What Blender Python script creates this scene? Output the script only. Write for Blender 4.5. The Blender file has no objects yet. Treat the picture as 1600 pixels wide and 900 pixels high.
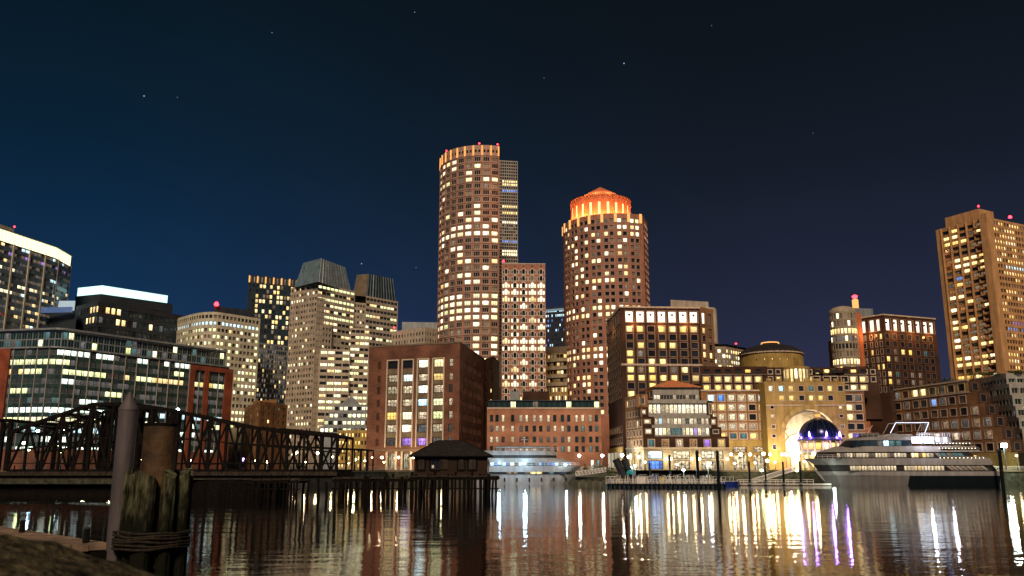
import bpy, bmesh, math, random
from mathutils import Vector, Matrix
random.seed(7)
S = bpy.context.scene
COL = S.collection
PI = math.pi
# ------------------------------------------------------------------ camera
H = 4.0                       # eye height above the water
PITCH = math.radians(11.96)
FPX = 1355.0                  # focal length for a picture 1600 wide
cam_d = bpy.data.cameras.new('camera'); cam = bpy.data.objects.new('camera', cam_d); COL.objects.link(cam)
cam.location = (0, 0, H); cam.rotation_euler = (PI/2 + PITCH, 0, 0)
cam_d.sensor_width = 36; cam_d.lens = 36*FPX/1600; cam_d.clip_end = 20000; cam_d.clip_start = .1
cam_d.dof.use_dof = True; cam_d.dof.focus_distance = 45; cam_d.dof.aperture_fstop = 5.0
S.camera = cam
# ------------------------------------------------------------------ render look
S.view_settings.view_transform = 'Standard'; S.view_settings.look = 'None'
S.view_settings.exposure = 0.0; S.view_settings.gamma = 1
S.render.engine = 'CYCLES'
cy = S.cycles
cy.use_denoising = True; cy.max_bounces = 5; cy.diffuse_bounces = 2; cy.glossy_bounces = 3
cy.transmission_bounces = 3; cy.volume_bounces = 0; cy.sample_clamp_indirect = 4; cy.use_light_tree = True
cy.caustics_reflective = False; cy.caustics_refractive = False; cy.blur_glossy = .3
# ------------------------------------------------------------------ night sky: city glow low, teal navy above, a few stars
def lin(c):
    return tuple(((v/255)/12.92 if v/255 <= .04045 else ((v/255+.055)/1.055)**2.4) for v in c) + (1,)
W = bpy.data.worlds.new('World'); S.world = W; W.use_nodes = True
nt = W.node_tree; nt.nodes.clear()
N = nt.nodes.new; L = nt.links.new
tc = N('ShaderNodeTexCoord'); sep = N('ShaderNodeSeparateXYZ'); L(tc.outputs['Generated'], sep.inputs[0])
def ramp(stops):
    r = N('ShaderNodeValToRGB'); r.color_ramp.interpolation = 'B_SPLINE'
    e = r.color_ramp.elements
    e[0].position, e[0].color = stops[0][0], lin(stops[0][1]); e[1].position, e[1].color = stops[-1][0], lin(stops[-1][1])
    for p, c in stops[1:-1]:
        k = e.new(p); k.color = lin(c)
    L(sep.outputs['Z'], r.inputs[0]); return r
left = ramp([(0, (42, 60, 94)), (.08, (28, 56, 94)), (.2, (16, 46, 78)), (.33, (10, 34, 53)), (.5, (9, 23, 32)), (1, (6, 13, 18))])
right = ramp([(0, (72, 60, 82)), (.08, (46, 50, 78)), (.2, (32, 38, 56)), (.33, (20, 27, 38)), (.5, (12, 18, 24)), (1, (7, 11, 15))])
mx = N('ShaderNodeMix'); mx.data_type = 'RGBA'
mr = N('ShaderNodeMapRange'); L(sep.outputs['X'], mr.inputs['Value'])
mr.inputs['From Min'].default_value = -.42; mr.inputs['From Max'].default_value = .22
L(mr.outputs[0], mx.inputs['Factor']); L(left.outputs[0], mx.inputs['A']); L(right.outputs[0], mx.inputs['B'])
nz = N('ShaderNodeTexNoise'); nz.inputs['Scale'].default_value = 2.2; nz.inputs['Detail'].default_value = 3
L(tc.outputs['Generated'], nz.inputs['Vector'])
mrn = N('ShaderNodeMapRange'); L(nz.outputs[0], mrn.inputs['Value']); mrn.inputs['To Min'].default_value = .8; mrn.inputs['To Max'].default_value = 1.2
vm = N('ShaderNodeVectorMath'); vm.operation = 'SCALE'; L(mx.outputs['Result'], vm.inputs[0]); L(mrn.outputs[0], vm.inputs['Scale'])
last = vm.outputs[0]
def sky_dir(px, py):
    u, v = (px-800)/FPX, (450-py)/FPX
    return Vector((u, math.cos(PITCH)-v*math.sin(PITCH), math.sin(PITCH)+v*math.cos(PITCH))).normalized()
nrm = N('ShaderNodeVectorMath'); nrm.operation = 'NORMALIZE'; L(tc.outputs['Generated'], nrm.inputs[0])
for px, py, rad, c, s in [(975, 99, .0011, (.25, .5, 1), 1.0), (225, 150, .0009, (.6, .8, 1), .8), (425, 51, .0008, (.5, .6, 1), .4), (648, 19, .0008, (.6, .7, 1), .4),
                          (277, 152, .0007, (.6, .7, 1), .3), (565, 412, .0009, (.8, .9, 1), .6), (650, 418, .0007, (.6, .8, 1), .35), (1112, 40, .0007, (.6, .8, 1), .25), (850, 122, .0007, (.5, .7, 1), .3), (1270, 208, .0007, (.5, .7, 1), .2)]:
    d = N('ShaderNodeVectorMath'); d.operation = 'DISTANCE'; d.inputs[1].default_value = sky_dir(px, py); L(nrm.outputs[0], d.inputs[0])
    lt = N('ShaderNodeMath'); lt.operation = 'LESS_THAN'; lt.inputs[1].default_value = rad*.62; L(d.outputs['Value'], lt.inputs[0])
    sc = N('ShaderNodeVectorMath'); sc.operation = 'SCALE'; sc.inputs[0].default_value = [q*s for q in c]; L(lt.outputs[0], sc.inputs['Scale'])
    ad = N('ShaderNodeVectorMath'); ad.operation = 'ADD'; L(last, ad.inputs[0]); L(sc.outputs[0], ad.inputs[1]); last = ad.outputs[0]
bg = N('ShaderNodeBackground'); L(last, bg.inputs['Color']); bg.inputs['Strength'].default_value = 1.0
out = N('ShaderNodeOutputWorld'); L(bg.outputs[0], out.inputs['Surface'])
# ------------------------------------------------------------------ one dim broad warm sun: the city's glow on the facades
sd = bpy.data.lights.new('sun', 'SUN'); sd.energy = 2.75; sd.angle = math.radians(14); sd.color = (1, .72, .50)
so = bpy.data.objects.new('sun', sd); COL.objects.link(so); so.rotation_euler = (math.radians(53), 0, math.radians(-3))

# ------------------------------------------------------------------ helpers
sp_, cp_ = math.sin(PITCH), math.cos(PITCH)
def ray(px, py):
    u, v = (px-800)/FPX, (450-py)/FPX; d = cp_-v*sp_
    return u/d, (sp_+v*cp_)/d
def zof(px, py, Y): return H + ray(px, py)[1]*Y               # height of what is seen there at distance Y
def pt(px, py, Y): return Vector((ray(px, py)[0]*Y, Y))       # plan position
def P3(px, py, Y): a = ray(px, py); return Vector((a[0]*Y, Y, H+a[1]*Y))
def cor(px, py, z):                                           # plan position of a roof corner of known height
    a = ray(px, py); Y = (z-H)/a[1]; return Vector((a[0]*Y, Y))
G = 4.5                                                       # wharf level
MATS = {}
def nodes(name):
    m = bpy.data.materials.new(name); m.use_nodes = True; t = m.node_tree; t.nodes.clear(); return m, t, t.nodes.new, t.links.new
def surf(name, c, rough=.8, var=.18, scale=.25, metal=0, bump=0, bscale=8, c2=None, spec=.4, stretch=(1, 1, 1), detail=6, tide=0):
    """opaque surface: base colour broken up by two noises, optional bump"""
    m, t, n, l = nodes(name)
    b = n('ShaderNodeBsdfPrincipled'); o = n('ShaderNodeOutputMaterial'); l(b.outputs[0], o.inputs[0])
    g = n('ShaderNodeTexCoord'); mp = n('ShaderNodeMapping'); l(g.outputs['Object'], mp.inputs[0]); mp.inputs['Scale'].default_value = stretch
    a = n('ShaderNodeTexNoise'); a.inputs['Scale'].default_value = scale; a.inputs['Detail'].default_value = detail; l(mp.outputs[0], a.inputs['Vector'])
    r = n('ShaderNodeValToRGB'); e = r.color_ramp.elements
    lo = [x*(1-var*1.6) for x in c]; hi = [min(1, x*(1+var*1.6)) for x in (c2 or c)]
    e[0].position = .3; e[0].color = (*lo, 1); e[1].position = .72; e[1].color = (*hi, 1); l(a.outputs[0], r.inputs[0])
    st = n('ShaderNodeMapping'); st.inputs['Scale'].default_value = (.7, .7, .09); l(g.outputs['Object'], st.inputs[0])
    sn = n('ShaderNodeTexNoise'); sn.inputs['Scale'].default_value = 1.2; sn.inputs['Detail'].default_value = 4; l(st.outputs[0], sn.inputs['Vector'])
    sr = n('ShaderNodeMapRange'); l(sn.outputs[0], sr.inputs['Value']); sr.inputs['From Min'].default_value = .35; sr.inputs['From Max'].default_value = .65; sr.inputs['To Min'].default_value = .82; sr.inputs['To Max'].default_value = 1.12
    vs = n('ShaderNodeVectorMath'); vs.operation = 'SCALE'; l(r.outputs[0], vs.inputs[0]); l(sr.outputs[0], vs.inputs['Scale'])
    if tide:   # wet algae below the tide line
        sz = n('ShaderNodeSeparateXYZ'); l(g.outputs['Object'], sz.inputs[0]); az = n('ShaderNodeMath'); az.operation = 'MULTIPLY_ADD'; l(a.outputs[0], az.inputs[0]); az.inputs[1].default_value = .9; l(sz.outputs[2], az.inputs[2])
        tz = n('ShaderNodeMapRange'); l(az.outputs[0], tz.inputs['Value']); tz.inputs['From Min'].default_value = tide-.1; tz.inputs['From Max'].default_value = tide+.45
        tm = n('ShaderNodeMix'); tm.data_type = 'RGBA'; l(tz.outputs[0], tm.inputs['Factor']); tm.inputs['A'].default_value = (.006, .008, .004, 1); l(vs.outputs[0], tm.inputs['B']); l(tm.outputs['Result'], b.inputs['Base Color'])
    else: l(vs.outputs[0], b.inputs['Base Color'])
    b.inputs['Roughness'].default_value = rough; b.inputs['Metallic'].default_value = metal; b.inputs['Specular IOR Level'].default_value = spec
    if bump:
        k = n('ShaderNodeTexNoise'); k.inputs['Scale'].default_value = bscale; k.inputs['Detail'].default_value = 8; l(mp.outputs[0], k.inputs['Vector'])
        bp = n('ShaderNodeBump'); bp.inputs['Strength'].default_value = bump; bp.inputs['Distance'].default_value = .05; l(k.outputs[0], bp.inputs['Height']); l(bp.outputs[0], b.inputs['Normal'])
    MATS[name] = m; return m
def brick(name, c, c2, mortar, sc=1.0):
    m, t, n, l = nodes(name)
    b = n('ShaderNodeBsdfPrincipled'); o = n('ShaderNodeOutputMaterial'); l(b.outputs[0], o.inputs[0])
    g = n('ShaderNodeTexCoord'); s = n('ShaderNodeSeparateXYZ'); l(g.outputs['Object'], s.inputs[0])
    ad = n('ShaderNodeMath'); l(s.outputs[0], ad.inputs[0]); l(s.outputs[1], ad.inputs[1])
    cb = n('ShaderNodeCombineXYZ'); l(ad.outputs[0], cb.inputs[0]); l(s.outputs[2], cb.inputs[1])
    k = n('ShaderNodeTexBrick'); l(cb.outputs[0], k.inputs['Vector']); k.inputs['Scale'].default_value = sc
    k.inputs['Color1'].default_value = (*c, 1); k.inputs['Color2'].default_value = (*c2, 1); k.inputs['Mortar'].default_value = (*mortar, 1)
    k.inputs['Mortar Size'].default_value = .02; k.inputs['Brick Width'].default_value = .9; k.inputs['Row Height'].default_value = .3
    a = n('ShaderNodeTexNoise'); a.inputs['Scale'].default_value = .18; a.inputs['Detail'].default_value = 8; l(g.outputs['Object'], a.inputs['Vector'])
    q = n('ShaderNodeMapRange'); l(a.outputs[0], q.inputs['Value']); q.inputs['From Min'].default_value = .3; q.inputs['From Max'].default_value = .7; q.inputs['To Min'].default_value = .58; q.inputs['To Max'].default_value = 1.3
    v = n('ShaderNodeVectorMath'); v.operation = 'SCALE'; l(k.outputs[0], v.inputs[0]); l(q.outputs[0], v.inputs['Scale']); l(v.outputs[0], b.inputs['Base Color'])
    b.inputs['Roughness'].default_value = .85; b.inputs['Specular IOR Level'].default_value = .25
    MATS[name] = m; return m
def glow(name, c, s, sample=False):
    """a lamp: plain emission"""
    m, t, n, l = nodes(name); e = n('ShaderNodeEmission'); o = n('ShaderNodeOutputMaterial'); l(e.outputs[0], o.inputs[0])
    e.inputs[0].default_value = (*c, 1); e.inputs[1].default_value = s
    m.cycles.emission_sampling = 'AUTO' if sample else 'NONE'
    MATS[name] = m; return m
def lit(name, c, s, busy=.6, c2=None, lo=.4, top=1.15, sample=False, curtain=.6):
    """a window with a lit room behind: brightness differs room by room, things inside darken parts of it"""
    m, t, n, l = nodes(name); o = n('ShaderNodeOutputMaterial')
    def math_(op, a, b=None):
        k = n('ShaderNodeMath'); k.operation = op
        for i, x in enumerate((a, b)):
            if x is None: continue
            if isinstance(x, (int, float)): k.inputs[i].default_value = x
            else: l(x, k.inputs[i])
        return k.outputs[0]
    def rng(x, f0, f1, t0, t1):
        k = n('ShaderNodeMapRange'); l(x, k.inputs['Value'])
        for nm, q in (('From Min', f0), ('From Max', f1), ('To Min', t0), ('To Max', t1)): k.inputs[nm].default_value = q
        return k.outputs[0]
    uv = n('ShaderNodeUVMap'); geo = n('ShaderNodeNewGeometry'); oi = n('ShaderNodeObjectInfo')
    fr = math_('FRACT', math_('ADD', geo.outputs['Random Per Island'], oi.outputs['Random']))
    m9 = math_('MULTIPLY', fr, 91.7); f2 = math_('FRACT', m9)
    cb = n('ShaderNodeCombineXYZ'); l(m9, cb.inputs[0]); l(m9, cb.inputs[1])
    mp = n('ShaderNodeMapping'); mp.inputs['Scale'].default_value = (4.2, 2.6, 1); l(uv.outputs[0], mp.inputs[0])
    off = n('ShaderNodeVectorMath'); l(mp.outputs[0], off.inputs[0]); l(cb.outputs[0], off.inputs[1])
    a = n('ShaderNodeTexNoise'); a.inputs['Scale'].default_value = 1.5; a.inputs['Detail'].default_value = 5; l(off.outputs[0], a.inputs['Vector'])
    sx = n('ShaderNodeSeparateXYZ'); l(uv.outputs[0], sx.inputs[0])
    p = math_('MULTIPLY', rng(a.outputs[0], .36, .60, 1-busy, 1), rng(sx.outputs[1], 0, 1, .55, top))
    # curtains: the sides of the opening are darker, by a different width in each room
    m7 = math_('FRACT', math_('MULTIPLY', fr, 37.3)); ab = math_('ABSOLUTE', math_('SUBTRACT', sx.outputs[0], math_('MULTIPLY_ADD', m7, .3) if False else math_('ADD', math_('MULTIPLY', m7, .24), .38)))
    ed = math_('SUBTRACT', .52, math_('MULTIPLY', f2, .3)); cu = n('ShaderNodeMapRange'); l(math_('SUBTRACT', ab, ed), cu.inputs['Value'])
    cu.inputs['From Min'].default_value = -.03; cu.inputs['From Max'].default_value = .03; cu.inputs['To Min'].default_value = 1; cu.inputs['To Max'].default_value = 1-curtain
    p = math_('MULTIPLY', p, cu.outputs[0])
    p = math_('MULTIPLY', math_('MULTIPLY', p, rng(f2, 0, 1, lo, 1.3)), s)
    cm = n('ShaderNodeMix'); cm.data_type = 'RGBA'; l(fr, cm.inputs['Factor']); cm.inputs['A'].default_value = (*c, 1); cm.inputs['B'].default_value = (*(c2 or c), 1)
    e = n('ShaderNodeEmission'); l(cm.outputs['Result'], e.inputs[0]); l(p, e.inputs[1])
    g = n('ShaderNodeBsdfPrincipled'); g.inputs['Base Color'].default_value = (.02, .025, .03, 1); g.inputs['Roughness'].default_value = .12
    ad = n('ShaderNodeAddShader'); l(e.outputs[0], ad.inputs[0]); l(g.outputs[0], ad.inputs[1]); l(ad.outputs[0], o.inputs[0])
    m.cycles.emission_sampling = 'AUTO' if sample else 'NONE'
    MATS[name] = m; return m
# ------------------------------------------------------------------ materials
brick('brick_brown', (.20, .085, .052), (.15, .062, .04), (.13, .09, .07))
brick('brick_orange', (.44, .20, .12), (.38, .165, .095), (.3, .2, .14))
brick('brick_dark', (.07, .032, .02), (.055, .025, .016), (.05, .034, .025))
surf('trim_dim', (.24, .17, .12), .7, .05)
brick('brick_red', (.30, .075, .035), (.24, .06, .03), (.16, .07, .05))
brick('brick_tan', (.32, .165, .065), (.28, .135, .055), (.2, .14, .1))
surf('granite_pink', (.42, .285, .23), .7, .1)
surf('granite_rose', (.40, .18, .115), .7, .1)
surf('limestone', (.45, .40, .32), .8, .12)
surf('stone_yellow', (.40, .28, .085), .8, .14)
surf('stone_dark', (.16, .13, .09), .8, .14)
surf('stone_beige', (.33, .29, .21), .8, .1)
surf('concrete_tan', (.55, .32, .14), .85, .08)
surf('concrete_white', (.55, .54, .42), .8, .08)
surf('trim_light', (.55, .46, .36), .7, .05)
surf('trim_white', (.72, .66, .56), .6, .05)
surf('trim_grey', (.34, .34, .31), .6, .05)
surf('metal_grey', (.27, .31, .33), .45, .1, metal=.3)
surf('metal_dark', (.022, .034, .045), .5, .15)
surf('frame_dark', (.02, .02, .022), .5, .05)
surf('steel_rust', (.006, .005, .005), .75, .4, scale=2, bump=.3, spec=.12)
surf('steel_navy', (.035, .04, .055), .4, .1)
surf('roof_dark', (.014, .013, .013), .9, .4, scale=1.5)
surf('roof_orange', (.55, .2, .08), .8, .15, scale=1)
surf('roof_copper', (.02, .05, .05), .45, .2)
surf('panel_green', (.03, .065, .065), .3, .3, scale=.5)
surf('ground_mat', (.05, .045, .042), .9, .3, scale=.1)
surf('quay_mat', (.045, .05, .035), .9, .4, scale=.8, bump=.4)
surf('wood_dark', (.007, .006, .005), .9, .5, scale=3, bump=.5, spec=.1)
surf('wood_old', (.028, .021, .014), .85, .5, scale=2.5, bump=.6, stretch=(1, 1, .25))
surf('wood_pile', (.018, .020, .010), .9, .65, scale=5, bump=.8, bscale=10, spec=.15, c2=(.07, .075, .042), stretch=(3, 3, .8), tide=3.75)
surf('plank_mat', (.21, .155, .11), .85, .35, scale=3, bump=.4)
surf('pipe_mat', (.08, .073, .082), .6, .25, scale=2.5, bump=.35, bscale=9, stretch=(1, 1, .3))
surf('pipe_rust', (.034, .020, .009), .75, .7, scale=2.2, bump=.5, c2=(.055, .032, .013))
surf('rope_mat', (.022, .018, .012), .95, .4, scale=20, bump=.5)
surf('granite_near', (.020, .019, .011), .9, .9, scale=16, bump=1.0, bscale=40, c2=(.062, .056, .032), spec=.15)
surf('boat_white', (.27, .27, .27), .35, .04)
surf('boat_grey', (.13, .13, .13), .5, .08)
surf('boat_black', (.004, .008, .011), .4, .1, spec=.15)
surf('boat_blue', (.01, .03, .22), .35, .1)
surf('barge_mat', (.008, .022, .036), .5, .5, scale=1)
surf('rail_white', (.7, .7, .68), .5, .05)
surf('teal_cloth', (.02, .33, .4), .8, .1)
surf('yellow_paint', (.6, .42, .05), .5, .1)
surf('leaf', (.05, .075, .02), .7, .4, scale=1.2, spec=.3)
surf('leaf_red', (.20, .09, .05), .8, .5, scale=1.2)
surf('bark', (.06, .045, .035), .9, .3, scale=4)
surf('dome_blue', (.012, .02, .06), .2, .2, metal=.5)
surf('glass_blue', (.17, .26, .31), .3, .15, metal=.2)
surf('hill', (.03, .03, .035), .9, .1)
surf('vault_mat', (.55, .50, .42), .8, .05)
def dark_glass(name, c, rough=.06, spec=.6):
    m, t, n, l = nodes(name); b = n('ShaderNodeBsdfPrincipled'); o = n('ShaderNodeOutputMaterial'); l(b.outputs[0], o.inputs[0])
    geo = n('ShaderNodeNewGeometry'); oi = n('ShaderNodeObjectInfo'); a = n('ShaderNodeMath'); l(geo.outputs['Random Per Island'], a.inputs[0]); l(oi.outputs['Random'], a.inputs[1])
    f = n('ShaderNodeMath'); f.operation = 'FRACT'; l(a.outputs[0], f.inputs[0])
    mx = n('ShaderNodeMix'); mx.data_type = 'RGBA'; l(f.outputs[0], mx.inputs['Factor']); mx.inputs['A'].default_value = (*[x*.5 for x in c], 1); mx.inputs['B'].default_value = (*[x*1.6 for x in c], 1)
    l(mx.outputs['Result'], b.inputs['Base Color']); b.inputs['Roughness'].default_value = rough; b.inputs['Specular IOR Level'].default_value = spec
    MATS[name] = m
dark_glass('dark', (.02, .024, .03)); dark_glass('dark_blue', (.02, .045, .07)); dark_glass('dark_teal', (.012, .04, .042))
dark_glass('curtain', (.20, .17, .13), .5, .4)
lit('warm', (1, .64, .22), 3.42, .55, (1, .78, .4)); lit('gold', (1, .60, .13), 3.1, .5, (1, .72, .28))
lit('white', (1, .84, .42), 4.19, .5, (1, .92, .66)); lit('green', (.90, 1, .36), 3.78, .6, (1, .92, .6)); lit('pale', (.75, 1, .85), 4.46, .6, (1, 1, .85))
lit('dim', (1, .62, .30), .42, .8, (1, .8, .6)); lit('dimwhite', (.9, .92, 1), .28, .9, (1, .85, .7), lo=.2)
lit('busy', (1, .82, .5), 1.5, .85, (1, .75, .5), lo=.5); lit('blue', (.12, .3, 1), 1.6, .4, (.3, .5, 1)); lit('purple', (.45, .2, 1), 1.6, .5, (.7, .4, 1))
lit('teal', (.2, .55, .6), .45, .4, (.3, .6, .55)); lit('cool', (.5, .85, 1), 3.78, .6, (.8, .95, 1)); lit('ember', (1, .38, .1), .7, .8, (1, .5, .2))
lit('panel', (1, .80, .60), 2.2, .12, (1, .84, .66), lo=.95, top=1.0, sample=True, curtain=0)
lit('room', (1, .80, .46), 2.0, .75, (1, .9, .66), lo=.4)
lit('shop', (1, .82, .5), 2.28, .75, (1, .9, .7), lo=.8); lit('resto', (1, .68, .30), 1.8, 1.0, (1, .85, .6), lo=.6)
glow('lamp_warm', (1, .78, .42), 40); glow('lamp_white', (1, .93, .8), 45); glow('lamp_cool', (.55, .85, 1), 40); glow('lamp_green', (.85, 1, .4), 25)
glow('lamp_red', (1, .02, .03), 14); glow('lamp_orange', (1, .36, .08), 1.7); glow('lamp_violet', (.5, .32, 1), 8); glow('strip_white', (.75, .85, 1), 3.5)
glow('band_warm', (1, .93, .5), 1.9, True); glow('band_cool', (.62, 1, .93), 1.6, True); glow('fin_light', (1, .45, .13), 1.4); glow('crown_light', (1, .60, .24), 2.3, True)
glow('bulb', (1, .8, .5), 9); glow('flood', (.85, 1, .85), 60); glow('neon', (.65, .7, 1), 3.0)
# water
m, t, n, l = nodes('water'); b = n('ShaderNodeBsdfPrincipled'); o = n('ShaderNodeOutputMaterial'); l(b.outputs[0], o.inputs[0])
b.inputs['Base Color'].default_value = (.002, .004, .004, 1); b.inputs['Roughness'].default_value = .015; b.inputs['IOR'].default_value = 1.45
g = n('ShaderNodeTexCoord')
def wav(sc, st, det, w):
    mp = n('ShaderNodeMapping'); mp.inputs['Scale'].default_value = st; l(g.outputs['Object'], mp.inputs[0])
    a = n('ShaderNodeTexNoise'); a.inputs['Scale'].default_value = sc; a.inputs['Detail'].default_value = det; a.inputs['Roughness'].default_value = .55; l(mp.outputs[0], a.inputs['Vector'])
    k = n('ShaderNodeMath'); k.operation = 'MULTIPLY'; l(a.outputs[0], k.inputs[0]); k.inputs[1].default_value = w; return k.outputs[0]
w1 = wav(1.0, (.6, 1, 1), 4, .075); w2 = wav(.14, (.5, 1, 1), 1, .16); w3 = wav(.38, (.55, 1, 1), 1, .095)
a0 = n('ShaderNodeMath'); l(w1, a0.inputs[0]); l(w3, a0.inputs[1])
ad = n('ShaderNodeMath'); l(a0.outputs[0], ad.inputs[0]); l(w2, ad.inputs[1])
bp = n('ShaderNodeBump'); bp.inputs['Strength'].default_value = .25; bp.inputs['Distance'].default_value = 1.0; l(ad.outputs[0], bp.inputs['Height']); l(bp.outputs[0], b.inputs['Normal'])
MATS['water'] = m

# ------------------------------------------------------------------ mesh building
class MB:
    def __init__(s): s.v = []; s.f = []; s.m = []; s.uv = {}
    def face(s, pts, mi=0, uv=None):
        i = len(s.v); s.v += [tuple(p) for p in pts]; s.f.append(tuple(range(i, i+len(pts)))); s.m.append(mi)
        if uv: s.uv[len(s.f)-1] = uv
    def box(s, x0, x1, y0, y1, z0, z1, mi=0, M=None, taper=None):
        c = [Vector((x, y, z)) for z in (z0, z1) for y in (y0, y1) for x in (x0, x1)]
        if M is not None: c = [M @ p for p in c]
        i = len(s.v); s.v += [tuple(p) for p in c]
        for f in ((0, 2, 3, 1), (4, 5, 7, 6), (0, 1, 5, 4), (2, 6, 7, 3), (0, 4, 6, 2), (1, 3, 7, 5)):
            s.f.append(tuple(i+k for k in f)); s.m.append(mi)
    def bar(s, a, b, w, h=None, mi=0):
        """square beam from a to b"""
        a, b = Vector(a), Vector(b); d = b-a; ln = d.length
        if ln < 1e-6: return
        q = d.to_track_quat('Z', 'Y').to_matrix().to_4x4(); q.translation = a; h = h or w
        s.box(-w/2, w/2, -h/2, h/2, 0, ln, mi, q)
    def tube(s, a, b, r, r2=None, n=8, mi=0, cap=True):
        a, b = Vector(a), Vector(b); d = b-a; r2 = r if r2 is None else r2
        q = d.to_track_quat('Z', 'Y').to_matrix().to_4x4(); q.translation = a; i = len(s.v)
        for z, rr in ((0, r), (d.length, r2)):
            for k in range(n): s.v.append(tuple(q @ Vector((rr*math.cos(2*PI*k/n), rr*math.sin(2*PI*k/n), z))))
        for k in range(n):
            s.f.append((i+k, i+(k+1) % n, i+n+(k+1) % n, i+n+k)); s.m.append(mi)
        if cap: s.f.append(tuple(i+n+k for k in range(n))); s.m.append(mi); s.f.append(tuple(i+n-1-k for k in range(n))); s.m.append(mi)
    def lathe(s, c, prof, n=24, a0=0, a1=2*PI, mi=0):
        c = Vector(c); full = abs(a1-a0-2*PI) < 1e-4; cols = n if full else n+1; i = len(s.v)
        for r, z in prof:
            for k in range(cols):
                a = a0+(a1-a0)*k/n; s.v.append((c.x+r*math.cos(a), c.y+r*math.sin(a), c.z+z))
        for j in range(len(prof)-1):
            for k in range(n):
                k2 = (k+1) % cols; p = i+j*cols
                s.f.append((p+k, p+k2, p+cols+k2, p+cols+k)); s.m.append(mi)
    def prism(s, poly, z0, z1, mi=0, top=None):
        """poly: plan points; top: plan points at z1 if different"""
        top = top or poly; n = len(poly); i = len(s.v)
        s.v += [(p[0], p[1], z0) for p in poly]+[(p[0], p[1], z1) for p in top]
        for k in range(n): s.f.append((i+k, i+(k+1) % n, i+n+(k+1) % n, i+n+k)); s.m.append(mi)
        s.f.append(tuple(i+n+k for k in range(n))); s.m.append(mi); s.f.append(tuple(i+n-1-k for k in range(n))); s.m.append(mi)
    def build(s, name, mats, parent=None, base=None, smooth=False, **props):
        me = bpy.data.meshes.new(name)
        b = Vector(base) if base is not None else (Vector(parent['_b']) if parent is not None and '_b' in parent else Vector((0, 0, 0)))
        me.from_pydata([(v[0]-b.x, v[1]-b.y, v[2]-b.z) for v in s.v], [], s.f)
        for k in (mats if isinstance(mats, (list, tuple)) else [mats]): me.materials.append(MATS[k])
        me.polygons.foreach_set('material_index', s.m)
        if s.uv:
            ul = me.uv_layers.new(name='UVMap')
            for fi, uv in s.uv.items():
                ls = me.polygons[fi].loop_start
                for q, c in enumerate(uv): ul.data[ls+q].uv = c
        if smooth: me.shade_smooth()
        me.update()
        o = bpy.data.objects.new(name, me); COL.objects.link(o)
        if parent is not None: o.parent = parent
        elif base is not None: o.location = b
        for k, v in props.items(): o[k] = v
        return o
def thing(name, label, cat, loc, group=None, kind=None):
    o = bpy.data.objects.new(name, None); COL.objects.link(o); o.location = loc; o['label'] = label; o['category'] = cat
    if group: o['group'] = group
    if kind: o['kind'] = kind
    o['_b'] = list(o.location); o.empty_display_size = .5; return o
def point(parent, loc, c, e, r=.3, name='lamp_light'):
    d = bpy.data.lights.new(name, 'POINT'); d.color = c; d.energy = e; d.shadow_soft_size = r
    o = bpy.data.objects.new(name, d); COL.objects.link(o); o.parent = parent; o.location = Vector(loc)-Vector(parent['_b']); return o

# ------------------------------------------------------------------ facades
class Path:
    def __init__(s, pts):
        s.p = [Vector((q[0], q[1])) for q in pts]; s.c = [0]
        for a, b in zip(s.p, s.p[1:]): s.c.append(s.c[-1]+(b-a).length)
        s.len = s.c[-1]
    def at(s, u):
        for k in range(len(s.p)-1):
            if u <= s.c[k+1]+1e-6 or k == len(s.p)-2:
                a, b = s.p[k], s.p[k+1]; t = (b-a).normalized(); return a+t*(u-s.c[k]), t
    def pos(s, u, d=0):
        p, t = s.at(u); nin = Vector((-t.y, t.x))
        if len(s.p) > 2:   # smooth inward normal at joints
            _, t1 = s.at(max(0, u-.01)); _, t2 = s.at(min(s.len, u+.01)); tt = (t1+t2).normalized(); nin = Vector((-tt.y, tt.x))
        return p+nin*d
def arc(cx, cy, r, a0, a1, n):
    return [(cx+r*math.sin(math.radians(a0+(a1-a0)*k/n)), cy-r*math.cos(math.radians(a0+(a1-a0)*k/n))) for k in range(n+1)]   # 0 = towards the camera, + = right
def even(u0, u1, n, frac, off=0):
    w = (u1-u0)/n; return [(u0+w*k+w*(1-frac)/2+off, u0+w*k+w*(1+frac)/2+off) for k in range(n)]
def pick(pal):
    r = random.random()*sum(w for _, w in pal)
    for k, w in pal:
        r -= w
        if r <= 0: return k
    return pal[-1][0]
WM = {}
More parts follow.
